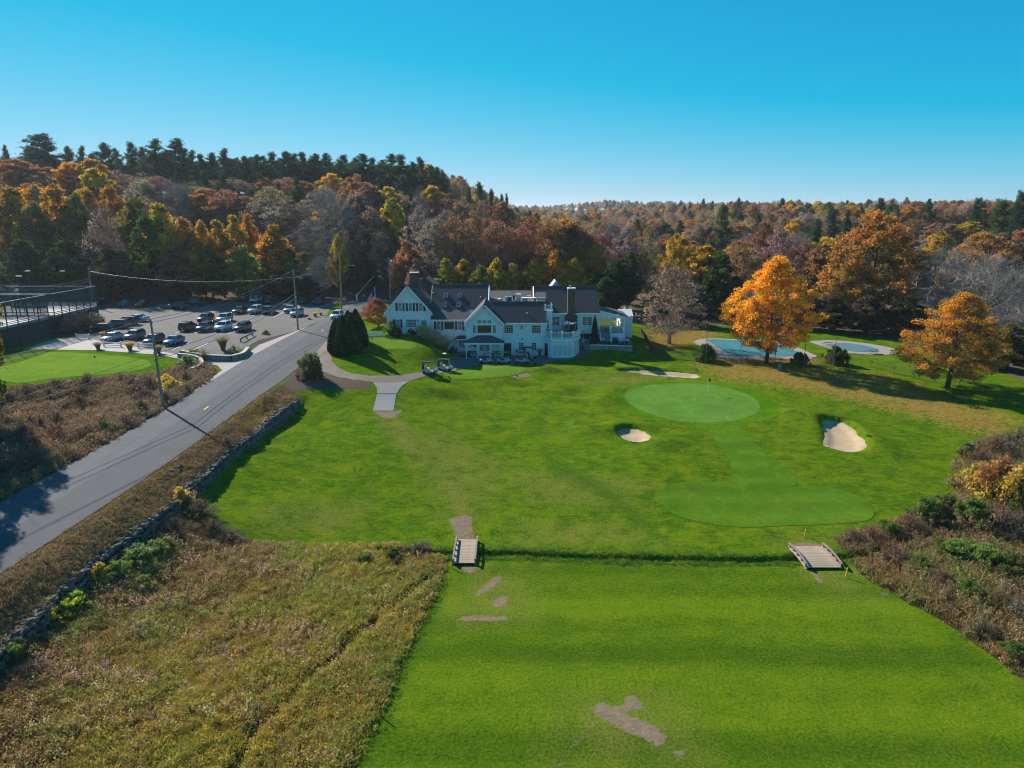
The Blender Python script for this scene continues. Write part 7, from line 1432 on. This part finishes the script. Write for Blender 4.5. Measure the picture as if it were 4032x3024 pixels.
# ------------------------------------------------------------------ flags
f0 = at_z(811.7, 668, 6.6); gz = hz(f0[0], 141); p = at_y(811.7, 668, 141); q = at_y(809.5, 621, 141)
o = empty('flagpole', (p.x, 141, gz), 0, 'white flagpole with limp american flag beside the left gable', 'flagpole'); Hf = q.z-gz; MB().tube([(0,0,0),(0,0,Hf*.6),(0,0,Hf)], [.07,.055,.035], 8).build('pole', M_TRIM, o); MB().lathe([(.01,-.08),(.09,0),(.01,.08)], 8, None, Matrix.Translation((0,0,Hf+.08))).build('finial', pmat('gold_ball', (.6,.42,.1), .3, metal=.8), o)
M_FR, M_FW, M_FB = pmat('flag_red', (.62,.03,.05), .8), pmat('flag_white', (.75,.75,.75), .8), pmat('flag_blue', (.02,.03,.16), .8)
fl = MB(); nx_, nz_ = 12, 13; fw, fh = 2.3, 4.0
def fp(i, k):
    s_ = i/nx_; t_ = k/nz_; xx = -fw*s_*(.62+.1*math.sin(t_*4)); dz = -.9*s_**1.2*fh*.55; yy = .16*math.sin(s_*11+t_*3)*s_**.5; return (xx, yy, Hf-.15-t_*fh*.62+dz)
for k in range(nz_):
    for i in range(nx_): fl.add([fp(i,k),fp(i+1,k),fp(i+1,k+1),fp(i,k+1)], [(0,1,2,3)], M_FB if (i < 5 and k < 7) else (M_FR if k % 2 == 0 else M_FW))
fl.build('flag', None, o)
p = at(1528, 851); o = empty('golf_flag', p+Vector((0,0,.05)), 0, 'flagstick with dark flag standing on the putting green', 'flagstick'); MB().tube([(0,0,0),(0,0,2.35)], .022, 6).build('stick', M_TRIM, o); MB().add([(0,0,2.33),(.28,.05,2.2),(.46,0,2.0),(.3,-.04,1.88),(0,0,1.85)], [(0,1,2,3,4)]).build('flag', M_PLASTIC, o)
p = at(205.5, 781.5); o = empty('practice_flag', p+Vector((0,0,.05)), 0, 'short dark pin on the practice green', 'flagstick'); MB().tube([(0,0,0),(0,0,.9)], .02, 6).build('stick', M_TRIM, o); MB().box((-.10,-.02,.6),(.12,.02,.95)).build('flag', M_PLASTIC, o)
# ------------------------------------------------------------------ bridges
M_DECK = pmat('deck_wood', (.34,.26,.185), .85, .2, 1.6, .3, 12); M_RAIL = pmat('rail_wood', (.20,.150,.130), .85, .2, 3)
def bridge(x0, x1, y0, y1, rise, label, nplank, railc):
    cx, cy = (x0+x1)/2, (y0+y1)/2; z0 = (hz(cx, y0-.2)+hz(cx, y1+.2))/2+.06; L = y1-y0; o = empty('footbridge', (cx, cy, z0), 0, label, 'bridge'); W = x1-x0
    def zz(y): return rise*(1-(2*y/L)**2)+.08
    def sl(y): return math.atan2(-8*rise*y/L/L, 1)
    pw = L/nplank; pm = [MB().box((-W/2+.04,-pw*.47,-.03),(W/2-.04,pw*.47,.03), None, None, .01).mesh('plank', M_DECK)]
    for k in range(nplank):
        y = -L/2+pw*(k+.5); q = link('plank', pm[0], o); q.location = (random.Random(k).uniform(-.02,.02), y, zz(y)); q.rotation_euler = (sl(y), 0, random.Random(k+9).uniform(-.004,.004))
    for s_ in (-1, 1):
        MB().tube([(s_*W/2*.9, y, zz(y)-.16) for y in np.linspace(-L/2, L/2, 9)], .11, 4).build('beam', M_RAIL, o)
        rl = MB(); ys = np.linspace(-L/2, L/2, 9)
        for a, b in zip(ys[:-1], ys[1:]):
            rl.box((-.07,0,-.05),(.07,math.hypot(b-a, zz(b)-zz(a)),.05), None, Matrix.Translation((s_*(W/2-.09), a, zz(a)+.34)) @ Matrix.Rotation(math.atan2(zz(b)-zz(a), b-a), 4, 'X'))
        rl.build('handrail', railc, o)
        for y in np.linspace(-L/2+.2, L/2-.2, 5): MB().box((-.07,-.10,0),(.07,.10,.30), None, Matrix.Translation((s_*(W/2-.09), y, zz(y)+.02))).build('post', railc, o)
    return o
bridge(-5.0, -2.98, 54.0, 58.4, .10, 'small plank bridge over the ditch left of centre', 16, pmat('rail_grey', (.20,.150,.125), .85, .2, 3)); bridge(24.1, 27.2, 53.3, 57.1, .14, 'wider plank bridge with brown kerb rails over the ditch on the right', 14, M_RAIL)
def stake(u, v, hgt, mat, lb): p = at(u, v); o = MB().box((-.035,-.035,-.2),(.035,.035,hgt), None, Matrix.Rotation(.12, 4, 'Y'), .01).build('stake', mat); o.location = p; tag(o, lb, 'stake')
M_SY, M_SR = pmat('stake_yellow', (.65,.38,.05), .7), pmat('stake_red', (.40,.07,.04), .7)
stake(1826,1248,.9,M_SY,'yellow stake at the near corner of the right bridge'); stake(1737,1160,.8,M_SY,'yellow stake at the far end of the right bridge'); stake(976,1228,.8,M_SR,'reddish stake at the left bridge'); stake(1073,1147,.5,M_SY,'small stake on the grass right of the left bridge'); stake(820,1546,.9,M_SR,'red stake at the marsh edge'); stake(470,1025,.6,M_SY,'short stake in the shadow of the stone wall'); stake(625,1163,.35,M_SY,'tiny yellow stake at the marsh corner')
# ------------------------------------------------------------------ fences
M_FBLK = pmat('fence_black', (.02,.022,.022), .5)
def fence(name, label, line, hgt, pitch, style, mat, post_r=.035):
    pts = [Vector(p[:2]) for p in line]; c = at_pt(pts[len(pts)//2]); o = empty(name, c, 0, label, 'fence'); rails = MB(); pk = MB()
    for a, b in zip(pts[:-1], pts[1:]):
        L = (b-a).length; n = max(1, int(L/pitch))
        for k in range(n):
            p0, p1 = a.lerp(b, k/n), a.lerp(b, (k+1)/n); q0, q1 = at_pt(p0)-c, at_pt(p1)-c; up = Vector((0,0,1))
            MB().tube([q0-up*.3, q0+up*(hgt+.05)], post_r, 6).build('post', mat, o)
            for f in ((1, .12) if style == 'picket' else (1,)): rails.tube([q0+up*hgt*f, q1+up*hgt*f], .022, 4)
            m = int((q1-q0).length/(.16 if style == 'picket' else .22))
            if style == 'picket':
                for j in range(1, m): q = q0.lerp(q1, j/m); pk.box((q.x-.012,q.y-.012,q.z+.08),(q.x+.012,q.y+.012,q.z+hgt))
            else:
                for j in range(0, m):
                    qa, qb = q0.lerp(q1, j/m), q0.lerp(q1, min(1, (j+3)/m)); pk.tube([qa+up*.03, qb+up*hgt], .006, 3, caps=False); qa, qb = q0.lerp(q1, min(1, (j+3)/m)), q0.lerp(q1, j/m); pk.tube([qa+up*.03, qb+up*hgt], .006, 3, caps=False)
    q0 = at_pt(pts[-1])-c; MB().tube([q0-Vector((0,0,.3)), q0+Vector((0,0,hgt+.05))], post_r, 6).build('post', mat, o)
    tag(rails.build('rail', mat, o), kind='stuff'); tag(pk.build('pickets' if style == 'picket' else 'wire_mesh', mat, o), kind='stuff'); return o
def at_pt(p): return Vector((p[0], p[1], hz(p[0], p[1])))
fence('pool_fence', 'black metal picket fence around the swimming pool', [at(u, v) for u, v in [(1354,720),(1385,721),(1407,763),(1440,772),(1473,776),(1506,780),(1565,783),(1614,785),(1685,786),(1741,787),(1783,788.5),(1812,790)]], 1.3, 2.5, 'picket', M_FBLK)
fence('chain_link_fence', 'grey chain-link fence behind the small orange maple', [at(u, v) for u, v in [(1835,784),(1883,794),(1931,807),(2020,827),(2070,842),(2119,850),(2169,862),(2230,876)]], 1.25, 3.2, 'chain', pmat('fence_grey', (.10,.105,.10), .5, metal=.4))
def zp(zx, zy): return (1316.7+zx*.22321, 548.6+zy*.22321)
for i, (b0, tz) in enumerate([((552,1000),700),((928,1050),740),((1260,1070),820),((1595,1075),830),((1878,1085),830),((2165,1085),790)]):
    b = at(*zp(*b0)); t = at_y(*zp(b0[0]+18, tz), b.y); o = MB().tube([(0,0,-.4),(0,0,t.z-b.z)], [.07,.05], 7).build('net_pole', pmat('net_pole_grey', (.20,.21,.20), .6)); o.location = b; tag(o, ['first','second','third','fourth','fifth','sixth'][i]+' tall thin net pole from the clubhouse along the pool fence', 'pole', 'net poles along the pool fence')
M_RW = pmat('rail_white', (.76,.77,.78), .6, .06, 4)
def rail_fence(a, b, label, hgt=1.0):
    a, b = at(*a), at(*b); o = empty('rail_fence', a, math.atan2(b.y-a.y, b.x-a.x), label, 'fence', 'white rail fences at the lot edge'); L = (Vector(b[:2])-Vector(a[:2])).length
    for x in (0, L): MB().box((x-.09,-.09,-.3),(x+.09,.09,hgt)).box((x-.12,-.12,hgt),(x+.12,.12,hgt+.06)).build('post', M_RW, o)
    for z in (.78, .35): MB().box((.09,-.04,z-.09),(L-.09,.04,z+.09), None, Matrix.Rotation(-math.atan2(b.z-a.z, L), 4, 'Y')).build('rail', M_RW, o)
rail_fence(z3(1118,1162), z3(1297,1168), 'white two-rail fence section nearest the courts'); rail_fence(z3(1510,1272), z3(1762,1282), 'white two-rail fence section in front of the silver car'); rail_fence(z3(2010,1298), z4(405,1372), 'white two-rail fence section in front of the purple suv')
a, b = at(*z4(1650,1282)), at(*z4(1826,1192)); o = empty('guard_rail', a, math.atan2(b.y-a.y, b.x-a.x), 'weathered wooden guard rail above the mulch island', 'fence'); L = (b-a).length
for x in (.1, L/2, L-.1): MB().box((x-.11,-.11,-.3),(x+.11,.11,.85)).build('post', M_POLE, o)
MB().box((-.2,-.17,.55),(L+.2,-.115,.85)).build('rail', M_POLE, o)
a, b = at(*z5(1072,1073)), at(*z5(1290,1068)); o = empty('picket_fence', a, math.atan2(b.y-a.y, b.x-a.x), 'low white picket fence left of the clubhouse', 'fence'); L = (b-a).length; n = int(L/.17)
for k in range(n): MB().prism([(-.055,-.1),(-.055,1.0),(0,1.08),(.055,1.0),(.055,-.1)], 'y', -.012, .012, None, Matrix.Translation((k*L/n,0,.05))).build('picket', M_RW, o)
for z in (.3, .85): MB().box((0,.013,z-.05),(L,.06,z+.05)).build('rail', M_RW, o)
# ------------------------------------------------------------------ pools
M_COPE = pmat('pool_deck', (.27,.23,.20), .9, .12, 1.0, .2, 10); M_COVER = pmat('pool_cover', (.020,.155,.175), .7, .18, .7, .3, 3)
sheet('pool_deck', pat([zp(*q) for q in [(810,850),(870,825),(1010,815),(1620,842),(1760,880),(2010,992),(1950,1018),(1150,1024),(1020,1002),(900,920)]]), M_COPE, .05, .8, smooth=False); sheet('pool_cover', pat([zp(*q) for q in [(925,832),(1010,826),(1560,850),(1650,890),(1875,972),(1850,986),(1150,982),(1045,902)]]), M_COVER, .10, .8, smooth=False)
def zr(zx, zy): return (1755.5+zx*.33076, 384+zy*.33076)
sheet('paddling_pool_deck', pat([zr(*q) for q in [(-20,1072),(60,1064),(130,1062),(330,1080),(500,1108),(545,1130),(530,1150),(420,1158),(200,1140),(60,1100)]]), M_COPE, .05, .6); sheet('paddling_pool_cover', pat([zr(*q) for q in [(138,1088),(200,1080),(330,1096),(430,1126),(345,1139),(225,1131),(150,1112)]]), pmat('pool_cover_grey', (.07,.15,.18), .7, .15, 1), .10, .6)
M_TEAL = pmat('teal_paint', (.02,.22,.22), .6)
def picnic(p, ang, label):
    o = empty('picnic_table', p, ang, label, 'picnic table', 'teal picnic tables'); MB().box((-.95,-.38,.70),(.95,.38,.76)).build('table_top', M_TEAL, o)
    for s_ in (-1, 1): MB().box((-.95,s_*.72-.14,.42),(.95,s_*.72+.14,.47)).build('bench_seat', M_TEAL, o)
    for x in (-.7, .7):
        for s_ in (-1, 1): MB().tube([(x,s_*.15,.70),(x,s_*.5,.02)], .03, 6).build('leg', M_GREYM, o)
        MB().tube([(x,-.72,.43),(x,.72,.43)], .025, 5).build('crossbar', M_GREYM, o)
picnic(at(*zr(385,1148))+Vector((0,0,.06)), .15, 'teal picnic table in front of the paddling pool'); picnic(at(*zr(100,1100))+Vector((0,0,.06)), .3, 'teal picnic table left of the paddling pool')
p = at(1684, 799); o = empty('litter_bin', p, 0, 'dark green bin beside the large orange maple', 'bin'); MB().lathe([(.30,0),(.34,.1),(.36,1.15),(.38,1.2)], 12, M_TEAL).build('drum', pmat('bin_green', (.02,.07,.055), .6), o); MB().lathe([(.38,1.2),(.3,1.32),(.1,1.38)], 12).build('lid', pmat('bin_green', (.02,.07,.055), .6), o)
# rakes beside the bunkers
for u, v, lb in [(1877,942,'bunker rake lying at the right bunker'),(1504,800,'bunker rake lying at the long bunker'),(1370,957,'bunker rake lying at the small bunker')]:
    p = at(u, v); o = empty('bunker_rake', p+Vector((0,0,.06)), 1.2, lb, 'rake'); MB().tube([(0,0,0),(1.5,0,.03)], .02, 5).build('handle', M_BLACKM, o); MB().box((-.05,-.3,-.04),(.03,.3,.04)).build('head', M_BLACKM, o)
for i, (u, v) in enumerate([(969,816),(1116,813),(803,733),(880,736)]):
    p = at(u, v); o = MB().lathe([(.04,0),(.16,.08),(.15,.2),(.05,.28)], 8).build('tee_marker', M_SHUT); o.location = p+Vector((0,0,.03)); tag(o, ['dark tee marker at the left end of the lower tee','dark tee marker at the right end of the lower tee','tee marker at the left of the upper tee','tee marker at the right of the upper tee'][i], 'tee marker', 'tee markers')
# ------------------------------------------------------------------ paddle courts
M_SCREEN = bpy.data.materials.new('wind_screen'); M_SCREEN.use_nodes = True; t_ = NT(M_SCREEN); b_ = t_.n['Principled BSDF']; b_.inputs['Base Color'].default_value = (.02,.07,.05,1); b_.inputs['Roughness'].default_value = .8; b_.inputs['Alpha'].default_value = .45
M_SKIRT = pmat('green_skirt', (.014,.040,.034), .8, .2, 2); M_COURT = pmat('court_surface', (.20,.21,.25), .7, .1, .5)
def court(y0, y1, label):
    x1, x0 = -88.2, -107.0; zd = 9.4; zt = 13.5; g = hz(x1, (y0+y1)/2)-.4; o = empty('paddle_court', (x1, (y0+y1)/2, g), 0, label, 'tennis court', 'paddle tennis courts'); T_ = Matrix.Translation(-Vector(o.location))
    MB().box((x0,y0,g),(x1,y1,zd-.5), None, T_).build('skirt', M_SKIRT, o); MB().box((x0+.05,y0+.05,zd-.5),(x1-.05,y1-.05,zd), None, T_).build('deck', M_COURT, o)
    for z in (zd+.12, zd+.42): MB().box((x1-.09,y0,z),(x1-.04,y1,z+.2), None, T_).build('snow_board', M_GREYM, o); MB().box((x0,y0+.02,z),(x1-.1,y0+.07,z+.2), None, T_).build('snow_board', M_GREYM, o); MB().box((x0,y1-.07,z),(x1-.1,y1-.02,z+.2), None, T_).build('snow_board', M_GREYM, o)
    for y in np.linspace(y0, y1, 7): MB().box((x1-.07,y-.07,g),(x1+.07,y+.07,zt), None, T_).build('post', M_SKIRT, o)
    for x in np.linspace(x0, x1-2.6, 7):
        for y in (y0, y1): MB().box((x-.07,y-.07,zd-.4),(x+.07,y+.07,zt), None, T_).build('post', M_SKIRT, o)
    for a, b in (((x1,y0,zt),(x1,y1,zt)),((x0,y0,zt),(x1,y0,zt)),((x0,y1,zt),(x1,y1,zt))): MB().tube([a, b], .05, 6, None, True, T_).build('top_rail', M_GREYM, o)
    MB().add([(x1-.02,y0,zd+.7),(x1-.02,y1,zd+.7),(x1-.02,y1,zt),(x1-.02,y0,zt)], [(0,1,2,3)], None, T_).build('wire_screen', M_SCREEN, o)
    for y in (y0, y1): MB().add([(x0,y,zd+.7),(x1,y,zd+.7),(x1,y,zt),(x0,y,zt)], [(0,1,2,3)], None, T_).build('wire_screen', M_SCREEN, o)
court(117.5, 134.6, 'nearer fenced paddle tennis court on a green-skirted platform'); court(136.4, 151, 'farther fenced paddle tennis court behind the first one')
for i, (zx, zy, y) in enumerate([(275,255,137),(905,180,152),(400,180,150)]):
    t = at_y(*z3(zx, zy), y); gq = hz(t.x, y); o = empty('court_light', (t.x, y, gq), 0, ['floodlight pole between the two paddle courts','floodlight pole behind the far paddle court','floodlight pole at the left of the far paddle court'][i], 'floodlight', 'court floodlights'); MB().tube([(0,0,0),(0,0,t.z-gq)], .08, 7).build('pole', M_SKIRT, o); MB().box((-.55,-.18,t.z-gq-.05),(.55,.18,t.z-gq+.15), None, None, .04).build('lamp_head', M_GREYM, o)
def simple_house(loc, w_, d_, hw_, hr_, label, wallm, roofm, rz=0):
    o = empty('house', loc, rz, label, 'house'); MB().prism([(-w_/2,-1),(-w_/2,hw_),(0,hr_-.15),(w_/2,hw_),(w_/2,-1)], 'y', -d_/2, d_/2).build('wall', wallm, o)
    rf = MB(); slab([(-w_/2-.4,-d_/2-.4,hw_-.35),(0,-d_/2-.4,hr_),(0,d_/2+.4,hr_),(-w_/2-.4,d_/2+.4,hw_-.35)], .2, None, rf); slab([(0,-d_/2-.4,hr_),(w_/2+.4,-d_/2-.4,hw_-.35),(w_/2+.4,d_/2+.4,hw_-.35),(0,d_/2+.4,hr_)], .2, None, rf); rf = rf.build('roof', roofm, o)
    MB().box((w_*.2,-.4,hr_-1.8),(w_*.2+.8,.4,hr_+.6)).build('chimney', M_BRICK, rf)
    for x in (-w_*.3, 0, w_*.3): 
        q = MB().box((x-.55,-d_/2-.05,.9),(x+.55,-d_/2-.002,2.3)).build('window', M_TRIM, o); MB().box((x-.45,-d_/2-.07,1.0),(x+.45,-d_/2-.051,2.2)).build('pane', M_GLASS, q)
    MB().box((-w_*.45,-d_/2-.05,0),(-w_*.45+.9,-d_/2-.003,2.1)).build('door', M_SHUT, o)
t = at_y(70, 600, 183); simple_house((t.x, 183, hz(t.x, 183)), 10, 13, 2.6, 4.6, 'dark roofed house in the shade behind the paddle courts', pmat('house_brown', (.06,.05,.045), .8), pmat('dark_house_roof', (.022,.022,.024), .9), R(90))
t = at_y(1545, 640, 196); simple_house((t.x+2, 196, hz(t.x, 196)), 10, 14, 6.0, 9.0, 'white house half hidden by the trees left of the orange maple', M_SIDE, M_ROOF, R(60))
# ------------------------------------------------------------------ patio, deck and porch furniture
M_PAVE = brick_pavers('patio_pavers')
tag(MB().prism([(12.4,129.5),(13.2,127.5),(14.2,127.05),(21.9,127.05),(21.9,131.25),(12.35,131.25)], 'z', 3.6, 5.2).build('patio', M_PAVE), kind='structure')
M_ADI = pmat('adirondack_white', (.80,.80,.80), .5, .04, 5)
def make_adi():
    o = empty('adirondack_chair'); S1 = MB()
    for k in range(5): MB().box((-.28,-.02+k*.1-.28,.0),(.28,.07+k*.1-.28,.03), None, Matrix.Translation((0,0,.30)) @ Matrix.Rotation(R(-10), 4, 'X')).build('seat_slat', M_ADI, o)
    for k in range(5):
        x = (k-2)*.115; hg = .78-.05*abs(k-2)**1.5; MB().box((x-.05,0,0),(x+.05,.025,hg), None, Matrix.Translation((0,.24,.26)) @ Matrix.Rotation(R(-22), 4, 'X')).build('back_slat', M_ADI, o)
    for s_ in (-1, 1):
        MB().box((s_*.36-.07,-.38,.54),(s_*.36+.07,.32,.57)).build('armrest', M_ADI, o); MB().box((s_*.31-.02,-.33,0),(s_*.31+.02,-.21,.54)).build('leg', M_ADI, o); MB().prism([(-.30,.36),(.42,.0),(.50,.0),(.30,.24),(-.28,.44)], 'x', s_*.31-.02, s_*.31+.02).build('side_rail', M_ADI, o)
    return o
adi = make_adi(); ff = True
def z2(zx, zy): return (1086.2+zx*.12897, 592.5+zy*.12897)
for zx, zy, an, lb in [(1893,1075,R(200),'white adirondack chair beneath the porch bush'),(1685,1140,R(170),'white adirondack chair in the middle of the patio hedge side'),(1800,1150,R(185),'white adirondack chair facing away next to the middle one'),(2070,1130,R(120),'white adirondack chair at the right end of the patio'),(1975,1150,R(130),'white adirondack chair second from the right end'),(1345,1135,R(80),'white adirondack chair beside the octagonal deck'),(1420,1120,R(-60),'white adirondack chair near the patio heater')]:
    o = adi if ff else copy_tree(adi); ff = False; x, y = at_z(*z2(zx, zy), 5.22); y = min(max(y, 128.2), 130.6); o.location = (x, y, 5.205); o.rotation_euler = (0, 0, an); tag(o, lb, 'chair', 'white adirondack chairs on the patio')
M_WICK = pmat('dark_wicker', (.045,.04,.038), .8, .3, 12); M_CUSH = pmat('grey_cushion', (.09,.10,.11), .9)
def make_arm():
    o = empty('wicker_armchair'); MB().box((-.42,-.4,.08),(.42,.4,.36), None, None, .03).build('base', M_WICK, o); MB().box((-.32,-.38,.36),(.32,.3,.48), None, None, .05).build('seat_cushion', M_CUSH, o); MB().box((-.42,.3,.36),(.42,.42,.85), None, None, .03).build('backrest', M_WICK, o); MB().box((-.3,.18,.46),(.3,.3,.82), None, None, .05).build('back_cushion', M_CUSH, o)
    for s_ in (-1, 1): MB().box((s_*.42-.07,-.4,.36),(s_*.42+.07,.42,.62), None, None, .03).build('armrest', M_WICK, o)
    return o
wa = make_arm(); ff = True
for zx, zy, an, lb in [(1490,1140,R(180),'dark wicker armchair first behind the patio hedge'),(1597,1135,R(180),'dark wicker armchair second behind the patio hedge'),(1680,1085,R(0),'dark armchair left of the three against the porch'),(1765,1085,R(0),'dark armchair in the middle of the three against the porch'),(1845,1085,R(0),'dark armchair right of the three against the porch')]:
    o = wa if ff else copy_tree(wa); ff = False; x, y = at_z(*z2(zx, zy), 5.22); y = min(max(y, 128.3), 130.4); o.location = (x, y, 5.205); o.rotation_euler = (0, 0, an); tag(o, lb, 'armchair', 'dark wicker armchairs on the patio')
for i, x in enumerate(np.linspace(14.5, 20.9, 9)): shrub('ball', (x, 127.75, 5.15), .36, .75, 'box', 'box', ['first','second','third','fourth','fifth','sixth','seventh','eighth','ninth'][i]+' clipped box ball from the deck in the patio hedge row', 'box_shrub', 'clipped box balls along the patio wall')
shrub('vine', (21.5, 127.7, 5.15), .35, .6, 'brushp', 'bush', 'pink flowering pot plant at the right end of the patio wall', 'potted_plant', cat='plant')
def heater(x, y, z, lb):
    o = empty('patio_heater', (x, y, z), 0, lb, 'patio heater', 'patio heaters'); MB().lathe([(.24,0),(.24,.1),(.2,.75),(.08,.85)], 10).build('base', M_GREYM, o); MB().tube([(0,0,.85),(0,0,1.85)], .05, 8).build('post', M_GREYM, o); MB().lathe([(.1,1.8),(.12,2.0),(.42,2.08),(.44,2.12),(.05,2.25)], 12).build('reflector', M_GREYM, o)
heater(9.9, 130.0, 7.03, 'patio heater left of the brick chimney on the deck'); heater(11.6, 128.9, 7.03, 'patio heater at the right side of the deck'); x, y = at_z(*z2(1345, 1075), 5.22); heater(13.2, 129.4, 5.2, 'patio heater on the ground beside the deck')
def umbrella(x, y, z, opened, lb, c):
    o = empty('parasol', (x, y, z), 0, lb, 'parasol'); MB().lathe([(.28,0),(.28,.06),(.06,.12)], 10).build('base', M_PLASTIC, o); MB().tube([(0,0,.1),(0,0,2.7)], .03, 7).build('pole', M_POLE, o); m = pmat('canvas_'+c, dict(cream=(.62,.55,.42), taupe=(.17,.15,.13))[c], .9)
    if opened:
        cn = MB(); n = 8
        for k in range(n): a, b = 2*math.pi*k/n, 2*math.pi*(k+1)/n; cn.add([(0,0,2.68),(1.35*math.cos(a),1.35*math.sin(a),2.18),(1.30*math.cos((a+b)/2),1.30*math.sin((a+b)/2),2.16),(1.35*math.cos(b),1.35*math.sin(b),2.18)], [(0,1,2,3)])
        cn.build('canopy', m, o)
        for k in range(n): a = 2*math.pi*k/n; MB().tube([(0,0,2.62),(1.33*math.cos(a),1.33*math.sin(a),2.15)], .012, 4).build('rib', M_POLE, o)
    else: MB().lathe([(.05,1.0),(.16,1.15),(.17,1.6),(.10,2.4),(.03,2.72)], 9).build('canopy', m, o)
umbrella(9.9, 127.2, 7.03, True, 'open cream parasol on the octagonal deck', 'cream'); umbrella(6.6, 128.4, 7.03, False, 'folded taupe parasol at the left of the deck', 'taupe'); umbrella(10.1, 126.0, 7.03, False, 'folded taupe parasol in front of the open one', 'taupe'); umbrella(9.0, 125.4, 7.03, False, 'folded parasol near the front rail of the deck', 'taupe')
def make_chair():
    o = empty('deck_chair'); MB().box((-.24,-.24,.43),(.24,.24,.47)).build('seat', M_BLACKM, o); MB().box((-.24,.2,.5),(.24,.24,.95)).build('backrest', M_BLACKM, o)
    for x in (-.22,.22):
        for y in (-.22,.22): MB().box((x-.02,y-.02,0),(x+.02,y+.02,.95 if y > 0 else .44)).build('leg', M_BLACKM, o)
    return o
def make_table():
    o = empty('deck_table'); MB().lathe([(.05,.70),(.55,.70),(.55,.74),(.05,.74)], 14).build('table_top', M_BLACKM, o); MB().tube([(0,0,.03),(0,0,.70)], .04, 7).build('pedestal', M_BLACKM, o); MB().lathe([(.3,0),(.28,.03),(.05,.05)], 12).build('base', M_BLACKM, o); return o
dc, dt = make_chair(), make_table(); f1 = f2 = True
for x, y, lb in [(7.1,126.6,'left'),(9.6,125.9,'front'),(10.6,127.6,'right')]:
    o = dt if f1 else copy_tree(dt); f1 = False; o.location = (x, y, 7.035); tag(o, lb+' dark round table on the octagonal deck', 'table', 'tables on the deck')
    for k, a in enumerate((.3, 2.2, 4.2)):
        c = dc if f2 else copy_tree(dc); f2 = False; c.location = (x+.8*math.cos(a), y+.8*math.sin(a), 7.035); c.rotation_euler = (0, 0, a-math.pi/2); tag(c, ['right-hand','rear','front'][k]+' dark chair at the '+lb+' table on the octagonal deck', 'chair', 'chairs on the deck')
def bench(x, y, lb):
    o = empty('bench', (x, y, 3.6), 0, lb, 'bench', 'benches on the entrance porch')
    for k in range(4): MB().box((-.75,-.25+k*.12,.42),(.75,-.15+k*.12,.45)).build('seat_slat', M_SHUT, o)
    for k in range(10): MB().box((-.7+k*.15,.22,.5),(-.65+k*.15,.25,.9)).build('back_slat', M_SHUT, o)
    MB().box((-.75,.21,.88),(.75,.26,.95)).build('top_rail', M_SHUT, o)
    for xx in (-.72,.72):
        for yy in (-.22,.24): MB().box((xx-.03,yy-.03,0),(xx+.03,yy+.03,.6 if yy < 0 else .95)).build('leg', M_SHUT, o)
    MB().box((-.7,-.27,.2),(.7,-.22,.32)).build('apron', M_TRIM, o)
q0 = Z1(1522,1470,124.9).x; q1 = Z1(1868,1470,124.9).x; bench(q0, 125.0, 'dark slatted bench left of the entrance doors'); bench(q1, 125.0, 'dark slatted bench right of the entrance doors')
xx = Z1(1445,1490,123.9).x; o = empty('waste_bin', (xx, 123.9, 3.6), 0, 'square dark bin beside the left porch post', 'bin'); MB().box((-.3,-.3,0),(.3,.3,1.05), None, None, .04).build('body', M_SKIRT, o); MB().box((-.33,-.33,1.05),(.33,.33,1.14), None, None, .03).build('lid', M_SKIRT, o)
xx = Z1(1245,1470,127.9).x; o = empty('golf_bag', (xx, 127.9, 3.6), .5, 'dark red golf bag on a stand by the side door', 'golf bag'); MB().lathe([(.15,0),(.17,.1),(.16,.85),(.18,.95)], 10, None, Matrix.Rotation(R(14), 4, 'X')).build('body', pmat('bag_red', (.12,.02,.025), .7), o)
for k in range(5): MB().tube([(-.08+.04*k,-.2,.9),(-.1+.05*k,-.26-.02*k,1.18)], .02, 5).build('club', M_GREYM, o)
xx = Z1(1195,1470,127.9).x; o = empty('storage_bin', (xx, 127.8, 3.6), 0, 'dark teal bin at the foot of the plume grass by the side door', 'bin'); MB().box((-.35,-.35,0),(.35,.35,1.1), None, None, .05).build('body', M_SKIRT, o); MB().box((-.38,-.38,1.1),(.38,.38,1.2), None, None, .04).build('lid', M_SKIRT, o)
p = at(*zl(1232, 440)); o = empty('path_lamp', p, 0, 'small post lamp with white disc top behind the two golf carts', 'lamp'); MB().tube([(0,0,0),(0,0,1.55)], .05, 7).build('post', M_BLACKM, o); MB().lathe([(.06,1.5),(.34,1.58),(.36,1.66),(.05,1.74)], 12).build('lamp_top', M_TRIM, o)
# --- number the remaining look-alikes along their groups
import re as _re
_by = {}
for q in COL.objects:
    if q.parent is None and q.get('label') and q.get('group'): _by.setdefault((q['group'], q['label']), []).append(q)
for (g_, lb), ms in _by.items():
    if 3 < len(ms) <= 40 and not lb.startswith(tuple(ORD)):
        for i, q in enumerate(sorted(ms, key=lambda q: q.location.x/max(1, q.location.y))): q['label'] = ORD[i]+' '+lb+', counted from the left'
for q in COL.objects:
    if 'tone' in q: del q['tone']
# ------------------------------------------------------------------ the air between here and the far woods
hm = bpy.data.materials.new('haze_air'); hm.use_nodes = True; hn = hm.node_tree; hn.nodes.clear(); ho = hn.nodes.new('ShaderNodeOutputMaterial'); hv = hn.nodes.new('ShaderNodeVolumePrincipled')
hv.inputs['Color'].default_value = (.80, .90, 1.0, 1); hv.inputs['Density'].default_value = 0.00009; hv.inputs['Anisotropy'].default_value = .3; hn.links.new(hv.outputs[0], ho.inputs['Volume'])
tag(MB().box((-4300, -90, -4), (4300, 5400, 95)).build('haze', hm), 'thin blue haze over the far woods', 'haze', kind='stuff')
